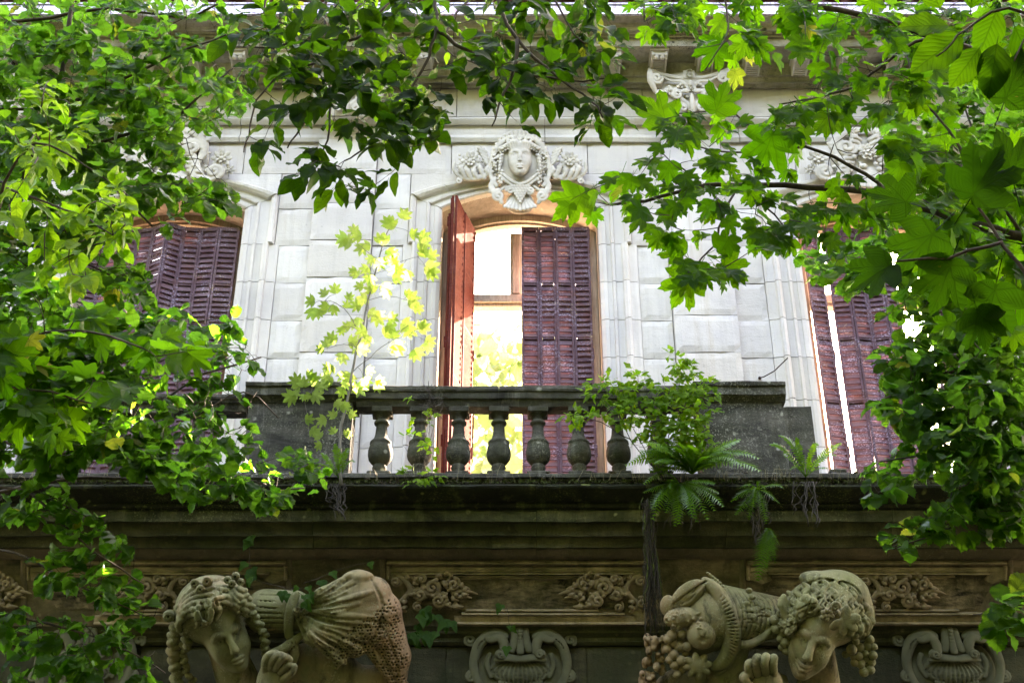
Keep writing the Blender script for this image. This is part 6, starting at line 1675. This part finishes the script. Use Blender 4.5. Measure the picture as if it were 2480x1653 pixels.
T = Tree('sycamore_tree', (2.9, 1.9, 0), 'nearest sycamore spray with a few very large dark lobed leaves at the right side', 'tree', 'maple_shade')
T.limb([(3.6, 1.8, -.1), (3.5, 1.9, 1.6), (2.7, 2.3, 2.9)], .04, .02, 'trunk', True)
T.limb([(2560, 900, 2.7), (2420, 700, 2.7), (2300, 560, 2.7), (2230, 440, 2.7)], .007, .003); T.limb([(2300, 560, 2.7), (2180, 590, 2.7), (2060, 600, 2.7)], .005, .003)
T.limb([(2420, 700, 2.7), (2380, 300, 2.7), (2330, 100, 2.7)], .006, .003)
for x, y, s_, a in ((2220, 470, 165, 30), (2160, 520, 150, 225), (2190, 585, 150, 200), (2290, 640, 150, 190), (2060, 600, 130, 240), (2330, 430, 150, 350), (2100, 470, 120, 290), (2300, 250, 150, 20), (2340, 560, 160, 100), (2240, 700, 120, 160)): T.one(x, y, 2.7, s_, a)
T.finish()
random.seed(46)
T = Tree('beech_tree', (2.2, 1.4, 0), 'few very dark large oval leaves at the top right corner', 'tree', 'ovate')
T.limb([(3.0, 1.3, -.1), (2.9, 1.5, 2.4), (2.2, 2.0, 3.9)], .03, .014, 'trunk', True)
T.limb([(2520, -60, 2.6), (2400, 20, 2.6), (2270, 30, 2.6), (2200, 90, 2.6), (2150, 130, 2.6)], .006, .002); T.limb([(2400, 10, 2.6), (2352, 80, 2.6), (2330, 140, 2.6)], .004, .002)
for x, y, s_, a in ((2210, 80, 150, 235), (2180, 60, 120, 270), (2230, 20, 130, 10), (2290, 20, 120, 200), (2330, 60, 130, 150), (2290, 100, 130, 190), (2250, 110, 110, 215), (2160, 20, 110, 330)): T.one(x, y, 2.6, s_, a)
T.finish()
# -- hazel crowding the right edge
random.seed(51)
T = Tree('hazel_tree', (5.2, 7.6, 0), 'dense dark green hazel crowding the right edge in front of the right window', 'tree', 'hazel')
T.limb([(5.6, 7.6, -.1), (5.5, 7.6, 3), (5.2, 7.5, 6), (4.9, 7.3, 9)], .12, .06, 'trunk', True)
T.limb([(2620, 700, 7.6), (2352, 590, 7.5), (2200, 560, 7.4), (2080, 600, 7.3), (1960, 620, 7.3)], .016, .005)
T.limb([(2620, 900, 7.6), (2352, 860, 7.5), (2200, 850, 7.4), (2090, 880, 7.3), (2020, 930, 7.3)], .016, .005)
T.limb([(2620, 1100, 7.6), (2352, 1060, 7.4), (2250, 1020, 7.3), (2150, 1040, 7.2), (2020, 1060, 7.2)], .014, .005)
T.limb([(2620, 1200, 7.6), (2352, 1150, 7.4), (2260, 1170, 7.3), (2180, 1210, 7.2), (2050, 1260, 7.2)], .012, .004)
T.limb([(2620, 450, 7.6), (2352, 300, 7.5), (2230, 250, 7.4), (2100, 180, 7.3)], .014, .005)
T.limb([(2352, 860, 7.6), (2300, 600, 7.5), (2260, 380, 7.4), (2200, 200, 7.4)], .016, .006)
A3 = [(2060, 200), (2352, 120), (2380, 1180), (2220, 1175), (2160, 1120), (2070, 1090), (1970, 1110), (2030, 1060), (2090, 1010), (2060, 960), (2000, 930), (2030, 870), (2070, 820), (2050, 740), (1990, 700), (1900, 640), (1850, 590), (1960, 560), (2050, 520), (1990, 330)]
T.grow(A3, 430, (6.9, 7.9), .092, 6, face=.4, droop=.5, spread=.16)
T.grow([(2130, 300), (2380, 250), (2380, 1150), (2240, 1140), (2120, 1000), (2120, 860), (2140, 700)], 280, (6.6, 7.4), .092, 6, face=.4, droop=.5, spread=.16)
for poly, n in (([(2020, 1265), (2090, 1200), (2180, 1170), (2250, 1150), (2352, 1160), (2352, 1220), (2200, 1225), (2100, 1260)], 26), ([(1960, 1110), (2050, 1080), (2080, 1110), (2010, 1140)], 3), ([(1850, 600), (1960, 600), (1980, 650), (1900, 650)], 4), ([(2200, 1140), (2352, 1100), (2352, 1200), (2250, 1200)], 14)):
    T.grow(poly, int(n*1.4), (6.9, 7.4), .10, 4, face=.35, droop=.4, spread=.17)
T.grow([(2030, 780), (2120, 760), (2130, 1000), (2060, 960), (2010, 930)], 30, (6.8, 7.4), .105, 6, droop=.6, spread=.16)
T.finish()
random.seed(53)
T = Tree('hazel_tree', (4.2, 7.0, 0), 'single low hazel twig with few leaves before the dark wall, lower right edge', 'tree', 'hazel')
T.limb([(4.9, 7.0, -.1), (4.8, 7.0, 2.6), (4.5, 7.0, 3.9)], .025, .012, 'trunk', True)
T.limb([(2520, 1380, 7.0), (2400, 1380, 7.0), (2300, 1395, 7.0), (2235, 1410, 7.0)], .006, .003)
T.grow([(2225, 1400), (2300, 1365), (2352, 1340), (2370, 1470), (2310, 1440), (2260, 1425)], 9, (6.9, 7.1), .13, 4, droop=.3)
T.finish()
# trees behind the gutted house, seen through the open window
random.seed(60)
def bgtree(x, y, z, r, n, label, sz=.34):
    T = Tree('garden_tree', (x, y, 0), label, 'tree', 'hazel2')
    T.limb([(x, y, -.1), (x, y, z*.5), (x+.2, y, z)], .2, .08, 'trunk', True)
    for k in range(14):
        a = random.uniform(0, 6.28); q = Vector((x+r*.8*math.cos(a), y+r*.8*math.sin(a), z+random.uniform(-.6, .6)*r))
        T.limb([(x, y, z*.6+random.uniform(0, .35)*z), ((x+q.x)/2, (y+q.y)/2, (z*.75+q.z)/2+.3), tuple(q)], .05, .015, 'branch', True, 5)
    for k in range(n):
        d = rv().normalized()*r*random.uniform(.3, 1)**.6; p = Vector((x, y, z))+Vector((d.x, d.y, d.z*.9))*(1+.25*mn.noise(d*1.3))
        T.leaves.append((leaf_matrix(p, rv()+Vector((0, 0, -.6)), rv()+Vector((0, 0, .8)), sz*random.uniform(.7, 1.3)), p, sz*.3))
    T.finish(0)
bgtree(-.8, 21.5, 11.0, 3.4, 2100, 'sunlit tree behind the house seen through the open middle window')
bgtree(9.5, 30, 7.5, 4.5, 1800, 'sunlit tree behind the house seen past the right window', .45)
# ================================================================= plants growing on the balcony
KEEP.clear()
# -- young maple, brightly backlit
random.seed(91)
T = Tree('maple_sapling', atd(785, 1110, 9.75), 'slender backlit maple sapling glowing yellow-green in front of the wall left of the open window', 'sapling', 'sapling', 'bark_grey')
YS = 9.66
T.limb([(783, 1112, YS), (782, 1010, YS), (800, 900, YS), (826, 780, YS), (845, 690, YS), (868, 600, YS), (886, 545, YS), (900, 510, YS)], .014, .004)
T.limb([(812, 850, YS), (850, 820, YS), (890, 785, YS), (940, 770, YS-.1)], .004, .002); T.limb([(828, 770, YS), (800, 720, YS), (770, 695, YS), (735, 690, YS)], .004, .002)
T.limb([(868, 600, YS), (840, 575, YS), (805, 550, YS)], .003, .002); T.limb([(868, 605, YS), (920, 600, YS), (960, 590, YS)], .003, .002)
T.limb([(845, 690, YS), (890, 680, YS), (940, 690, YS)], .003, .002); T.limb([(800, 900, YS), (770, 880, YS), (750, 860, YS), (720, 880, YS)], .003, .002); T.limb([(820, 800, YS), (790, 790, YS), (750, 800, YS)], .003, .002)
sl_pts = [(925, 505, 46, 20), (895, 520, 40, 330), (940, 540, 42, 80), (800, 545, 46, 250), (820, 535, 40, 310), (835, 560, 42, 200), (870, 560, 40, 20), (860, 590, 46, 230), (895, 580, 40, 100), (960, 575, 44, 60), (975, 610, 50, 110), (940, 620, 44, 200), (985, 595, 40, 40),
          (820, 620, 36, 250), (850, 630, 40, 190), (880, 650, 44, 150), (900, 640, 40, 90), (930, 680, 42, 60), (950, 705, 40, 110), (725, 690, 44, 260), (750, 680, 38, 320), (770, 700, 40, 200), (735, 710, 36, 220), (800, 690, 38, 20), (830, 700, 46, 260), (860, 720, 44, 140),
          (890, 730, 44, 100), (920, 740, 46, 120), (960, 760, 44, 60), (975, 780, 46, 110), (950, 800, 50, 150), (915, 790, 44, 190), (880, 770, 40, 60), (850, 770, 40, 210), (745, 800, 42, 260), (770, 790, 40, 320), (790, 810, 40, 200), (820, 800, 40, 100), (760, 840, 42, 250), (790, 850, 40, 180),
          (840, 850, 40, 100), (860, 880, 40, 120), (820, 880, 44, 150), (790, 890, 40, 210), (765, 880, 40, 290), (690, 885, 40, 250), (715, 875, 36, 30), (735, 885, 38, 90), (700, 905, 34, 200), (770, 920, 40, 130), (750, 960, 40, 240), (800, 950, 36, 100), (790, 1000, 34, 60), (740, 1020, 34, 250), (820, 740, 40, 240), (905, 610, 38, 350), (835, 660, 40, 280), (805, 750, 38, 270)]
for x, y, s_, a in sl_pts:
    for q in range(2):
        xx, yy = x+q*random.uniform(-24, 24), y+q*random.uniform(-20, 20)
        T.one(xx, yy, YS+random.uniform(-.15, .12), s_*random.uniform(.55, .85), a+q*random.uniform(-90, 90))
    N = min(T.nodes, key=lambda n_: (n_-atd(x, y, YS)).length); e = T.leaves[-1][0].translation
    if (N-e).length > .03: T.twigs.tube([N, (N+e)/2+Vector((0, 0, .02)), e], [.0022, .002, .0014], 4)
T.finish()
# -- second thin shoot at its left
T = Tree('maple_seedling', atd(712, 1010, 9.66), 'thin maple seedling with small leaves against the left pier', 'seedling', 'sapling', 'bark_grey')
T.limb([(712, 1010, 9.64), (705, 950, 9.64), (698, 900, 9.64)], .003, .0015)
for x, y, s_, a in ((690, 880, 34, 300), (710, 880, 34, 60), (680, 905, 38, 240), (715, 905, 34, 110), (698, 890, 30, 0), (700, 965, 26, 80), (712, 985, 28, 120)): T.one(x, y, 9.62, s_, a)
T.finish()
# -- currant-like shrub on the right of the balustrade
random.seed(92)
T = Tree('flowering_shrub', atd(1520, 1090, 9.72), 'bushy shrub with small lobed bright green leaves growing over the right part of the balustrade', 'shrub', 'lobed', 'bark')
for pts in ([(1520, 1095, 9.72), (1500, 1000, 9.66), (1470, 930, 9.6), (1465, 860, 9.6)], [(1520, 1095, 9.72), (1540, 980, 9.66), (1560, 890, 9.62), (1565, 820, 9.62)], [(1515, 1090, 9.72), (1450, 1010, 9.6), (1420, 950, 9.55), (1370, 900, 9.55)], [(1520, 1095, 9.72), (1580, 1010, 9.62), (1610, 930, 9.6), (1625, 890, 9.6)],
            [(1450, 1010, 9.62), (1380, 970, 9.55), (1320, 950, 9.52), (1290, 945, 9.5)], [(1515, 1095, 9.72), (1480, 1030, 9.62), (1440, 960, 9.6)], [(1530, 1090, 9.72), (1600, 1040, 9.65), (1640, 980, 9.62)]): T.limb(pts, .005, .0018, n=5)
for poly, n in (([(1345, 880), (1400, 860), (1440, 900), (1420, 960), (1360, 950)], 26), ([(1400, 890), (1500, 860), (1545, 870), (1560, 980), (1480, 1010), (1410, 970)], 75), ([(1545, 810), (1600, 840), (1590, 900), (1540, 890)], 20), ([(1540, 880), (1640, 870), (1645, 960), (1620, 1020), (1540, 1000)], 70),
                ([(1290, 940), (1350, 930), (1380, 960), (1310, 970)], 10), ([(1450, 840), (1480, 840), (1480, 880), (1450, 880)], 5), ([(1480, 980), (1640, 980), (1640, 1040), (1500, 1060)], 30)):
    T.grow(poly, int(n*1.25), (9.46, 9.7), .062, 5, droop=.25, spread=.07, face=.9, twr=.0012)
T.finish()
# -- small seedling at the left balusters
T = Tree('seedling', atd(960, 1110, 9.74), 'small bright seedling in front of the second baluster', 'seedling', 'lobed')
T.limb([(958, 1112, 9.72), (965, 1030, 9.70), (968, 960, 9.69), (975, 925, 9.69)], .003, .0014); T.limb([(962, 1060, 9.7), (1000, 1010, 9.66)], .002, .001); T.limb([(962, 1075, 9.7), (925, 1020, 9.66)], .002, .001)
for poly, n in (([(940, 910), (1000, 910), (990, 1000), (950, 1000)], 6), ([(910, 1000), (1010, 990), (1020, 1050), (910, 1060)], 8), ([(925, 1080), (1010, 1080), (1010, 1115), (920, 1115)], 10)): T.grow(poly, n, (9.6, 9.72), .06, 4, droop=.3, spread=.06, twr=.001)
T.finish()
# -- ferns
def fern(label, cx, cy, Y, fronds, group='ferns growing on the balcony ledge', roots=0, root_len=1.0):
    root = empty('fern', atd(cx, cy, Y), label, 'fern', group)
    for (ex, ey, dY, wmax) in fronds:
        a = atd(cx, cy, Y); b = atd(ex, ey, Y+dY); mid = (a+b)/2+Vector((0, -.05, random.uniform(.05, .35)*(b-a).length+.02))+rv(.02); n = 22; mb = MB(); Q = []
        for i in range(n+1):
            t = i/n; Q.append(a*(1-t)**2+mid*2*t*(1-t)+b*t*t)
        mb.tube(Q, [.0032*(1-i/n*.7) for i in range(n+1)], 4); L_ = (b-a).length
        for i in range(3, n+1):
            t = i/n; d = (Q[i]-Q[i-1]).normalized(); s_ = d.cross(Vector((0, -.8, .6))).normalized(); wl = wmax*L_*random.uniform(.8, 1.1)*math.sin(math.pi*min(1, (1-t)*.86+.06))**.8
            for sg in (-1, 1):
                e = Q[i]+s_*sg*wl+d*wl*.45+rv(.003)+Vector((0, 0, -.15*wl)); m_ = (Q[i]+e)/2; hw_ = L_/n*.40
                v = [Q[i]-d*hw_*.9, Q[i]+d*hw_*.9, m_+d*hw_*.8+Vector((0, 0, .004)), e, m_-d*hw_*.7]; mb.add(v, [(0, 1, 2, 4), (4, 2, 3)])
        o = mb.build('frond', M['fern'], root); uvl = o.data.uv_layers.new(name='UVMap')
    if roots:
        mb = MB()
        for k in range(roots):
            x = cx+random.uniform(-28, 28); L_ = random.uniform(40, 130)*root_len; P_ = []
            for j in range(7): P_.append(atd(x+random.uniform(-7, 7)+j*random.uniform(-1.5, 1.5), cy+10+L_*j/6, 9.70-.02*random.random()))
            mb.tube(P_, [random.uniform(.003, .006)]*7, 4)
        mb.build('roots', M['root'], root, True, 'stuff')
random.seed(93)
fr1 = []
for k in range(52):
    a = R_(random.uniform(-12, 192)); L_ = random.uniform(50, 140); fr1.append((1590+L_*math.cos(a)*1.1, 1075-L_*.62*abs(math.sin(a))+(10 if random.random() < .4 else -8), random.uniform(-.34, -.06), random.uniform(.15, .21)))
fern('large clump of bright ferns at the foot of the shrub beside the right pier', 1590, 1088, 9.66, fr1, roots=14)
fr1 = [(1520, 1150, -.1, .2), (1500, 1190, -.08, .2), (1560, 1200, -.1, .2), (1600, 1195, -.1, .2), (1640, 1170, -.1, .2), (1540, 1120, -.2, .18), (1480, 1130, -.1, .18), (1580, 1165, -.2, .2), (1650, 1130, -.1, .2), (1530, 1175, -.1, .2), (1610, 1150, -.16, .2), (1500, 1165, -.2, .2), (1590, 1185, -.22, .2), (1625, 1190, -.12, .2), (1480, 1110, -.2, .18), (1660, 1160, -.2, .18), (1550, 1205, -.05, .2), (1640, 1110, -.25, .18)]
fern('fern fronds hanging below the ledge under the large clump', 1560, 1110, 9.68, fr1, roots=10, root_len=.8)
fr1 = [(1770, 1020, -.1, .14), (1790, 1000, -.1, .13), (1830, 1005, -.05, .12), (1880, 1020, -.05, .12), (1930, 1018, -.1, .13), (1920, 1045, -.15, .13), (1860, 1040, -.12, .12), (1800, 1045, -.15, .13), (1900, 1075, -.15, .14), (1815, 1078, -.15, .13)]
fern('small upright fern with dangling brown roots right of the pier', 1850, 1095, 9.70, fr1, roots=12, root_len=.9)
fr1 = [(1700, 1120, -.1, .16), (1680, 1150, -.12, .18), (1730, 1160, -.12, .18), (1760, 1130, -.1, .16), (1790, 1155, -.1, .16), (1720, 1190, -.08, .18), (1760, 1200, -.08, .18), (1690, 1180, -.1, .18), (1745, 1110, -.1, .14), (1800, 1120, -.1, .15)]
fern('dark hanging fern and moss clump on the ledge between two brighter ferns', 1740, 1125, 9.69, fr1, roots=16, root_len=.9)
fr1 = [(740, 1040, -.1, .15), (770, 1020, -.1, .15), (800, 1030, -.1, .15), (750, 1070, -.15, .15), (815, 1060, -.1, .14), (725, 1065, -.1, .14), (785, 1045, -.18, .14)]
fern('fern at the foot of the maple sapling by the left pier', 780, 1100, 9.70, fr1, roots=14, root_len=.7)
fr1 = [(1750, 1260, -.05, .2), (1760, 1300, -.05, .2), (1740, 1330, -.04, .2), (1790, 1250, -.05, .2), (1780, 1290, -.05, .18), (1745, 1280, -.05, .2)]
fern('limp fern trailing low below the balcony mouldings at the right', 1765, 1215, 9.80, fr1)

# -- ivy trailing under the balcony
def ivy(label, strands, Y, n, sz):
    T = Tree('ivy', atd(strands[0][0][0], strands[0][0][1], Y), label, 'ivy', 'ivy')
    for st in strands: T.limb([(x, y, Y+dy) for x, y, dy in st], .003, .0015, n=4)
    for nd, d in list(zip(T.nodes, T.nd)):
        for q in range(n):
            if random.random() < .55:
                s_ = sz*random.uniform(.6, 1.3); p = nd+rv(.02)+Vector((0, -.03, 0)); T.leaves.append((leaf_matrix(p, Vector((random.uniform(-.8, .8), -.3, -1)), Vector((0, -1, .5))+rv(.35), s_), p, s_))
    T.finish()
random.seed(94)
ivy('ivy strand climbing over the cloth bundle of the left stone figure', [[(570, 1230, .1), (575, 1290, .12), (590, 1330, .05), (640, 1345, -.1), (700, 1352, -.2)], [(640, 1345, -.1), (700, 1370, -.2), (705, 1390, -.2)], [(700, 1340, -.1), (800, 1300, -.0), (860, 1290, .0)]], 9.95, 1, .10)
ivy('ivy leaves hanging in front of the broken corner of the carved soffit panel', [[(980, 1400, 0), (960, 1440, 0), (940, 1460, 0)], [(985, 1400, 0), (1030, 1430, 0)], [(960, 1440, 0), (990, 1460, 0)]], 10.15, 2, .11)
ivy('single thin ivy strand dangling over the shell cartouche', [[(1165, 1390, 0), (1168, 1420, 0), (1172, 1450, 0), (1174, 1485, 0)]], 10.1, 1, .09)
# -- tattered root strand hanging by the right end of the middle panel
root = empty('hanging_roots', atd(1490, 1150, 9.68), 'dark tattered rope of matted roots hanging from the ledge beside the horn of plenty', 'hanging roots')
for nm, mt, cnt, r_ in (('matted_roots', 'root', 110, .0028), ('moss_fringe', 'moss', 16, .004)):
    mb = MB()
    for k in range(cnt):
        ox = random.gauss(0, 9); oy = random.gauss(0, .014); wb = random.uniform(1, 7); P_ = []; y0 = random.uniform(1140, 1260); y1 = random.uniform(1300, 1470)
        m = 12
        for j in range(m+1):
            y = y0+(y1-y0)*j/m; x = 1488+(y-1150)*.055+ox*(1-.35*math.sin((y-1150)/60))+wb*math.sin(y/random.uniform(15, 22)+k)
            P_.append(atd(x, y, 9.69+.0011*(y-1150)+oy+.006*math.sin(j+k)))
        mb.tube(P_, [r_*random.uniform(.7, 1.4) for _ in range(m+1)], 4)
    mb.build(nm, M[mt], root, True, 'stuff')
# -- moss and litter along the ledge
def mosspatch(name, label, x0, x1, ypx, Y, n, mt, hgt, seed):
    random.seed(seed); mb = MB()
    for k in range(n):
        x = random.uniform(x0, x1)
        if mn.noise(Vector((x/90, seed, 0))) < -.25 and random.random() < .8: continue
        p = at(x, ypx+random.uniform(-1, 3), Y+random.uniform(-.02, .05)); p.z = ZFL+.001 if name != 'moss_on_plinth' else ZP
        h = hgt*random.uniform(.3, 1); w_ = hgt*random.uniform(.15, .4)
        d = rv(.5); tip = p+Vector((d.x*h, -abs(d.y)*h*.9-.2*h, random.choice((1, -1))*h*random.uniform(.2, .9)))
        s_ = Vector((random.uniform(-1, 1), random.uniform(-1, 1), .2)).normalized()*w_
        mb.add([p-s_, p+s_, tip], [(0, 1, 2)])
    o = mb.build(name, M[mt]); tag(o, label, 'moss', None, 'stuff')
mosspatch('moss', 'fringe of green moss along the balcony edge', -60, 2540, 1172, 9.755, 9000, 'moss', .030, 3)
mosspatch('moss', 'brown dry moss and litter along the balcony edge', -60, 2540, 1171, 9.765, 7000, 'drymoss', .035, 4)
mb = MB(); random.seed(6)
for k in range(46):
    x = random.uniform(600, 2100); p = at(x, 1145, 9.83); p.z = ZP+.004; p.y += random.uniform(-.03, .05); r = random.uniform(.012, .028)
    if random.random() < .4: p = at(x, 1160, 9.82); p.y = 9.815
    rings = []; v = []; f = []
    for i in range(5):
        for j in range(8):
            t = math.pi*i/4*.98+.01; a = 2*math.pi*j/8; d = 1+.4*mn.noise(Vector((i*1.1+k, j*1.3, k))); v.append(p+Vector((math.sin(t)*math.cos(a)*r*d, math.sin(t)*math.sin(a)*r*d, math.cos(t)*r*.6*d)))
    for i in range(4):
        for j in range(8): f.append((i*8+j, i*8+(j+1) % 8, (i+1)*8+(j+1) % 8, (i+1)*8+j))
    mb.add(v, f)
o = mb.build('moss_cushions', M['drymoss'], None, True); tag(o, 'little brown moss cushions dotted along the plinth under the balusters', 'moss', None, 'stuff')
# dry grass and thin weeds
mb = MB(); random.seed(10)
for k in range(150):
    x = random.choice((random.uniform(860, 1600), random.uniform(1500, 2150), random.uniform(0, 560), random.uniform(1750, 2100))); p = at(x, 1170, 9.77); p.z = ZFL; h = random.uniform(.05, .2); d = rv(.35)*h
    mb.tube([p, p+Vector((d.x*.4, -.02, h*.6)), p+Vector((d.x*1.3, -.04+d.y*.5, h*random.uniform(.5, 1)))], [.0016, .0012, .0005], 3)
o = mb.build('dry_grass', m_simple('straw', (.28, .24, .13), .8)); tag(o, 'thin dry grass stems scattered along the balcony ledge', 'grass', None, 'stuff')
mb = MB()
rt = empty('dry_weed', atd(985, 1080, 9.74), 'brown dried seed-head weed leaning on the handrail beside the seedling', 'weed')
for k in range(9):
    a = atd(975+random.uniform(-6, 6), 1090, 9.74); b = atd(995+random.uniform(-12, 25), 900+random.uniform(-15, 60), 9.70); mb.tube([a, (a+b)/2+rv(.02), b], [.0016, .0013, .0008], 3)
    for q in range(16): c = b+rv(.035); mb.tube([b+(c-b)*.2, c], .0022, 3); 
mb.build('seed_stems', M['root'], rt, False, 'stuff')
# -- iron bracket and bare wire on the wall right of the middle window
rt = empty('iron_bracket', at(1850, 912, 10.95), 'thin rusty iron rod sticking out of the wall above the right pier', 'iron rod')
mb = MB(); mb.tube([at(1838, 915, 10.97), at(1850, 912, 10.8), at(1875, 898, 10.7), at(1908, 866, 10.6)], .006, 5); mb.build('rod', M['iron'], rt)
mb = MB(); mb.tube([at(1840, 915, 10.985), at(1840, 915, 10.93)], .016, 7); mb.build('socket', M['iron'], rt)
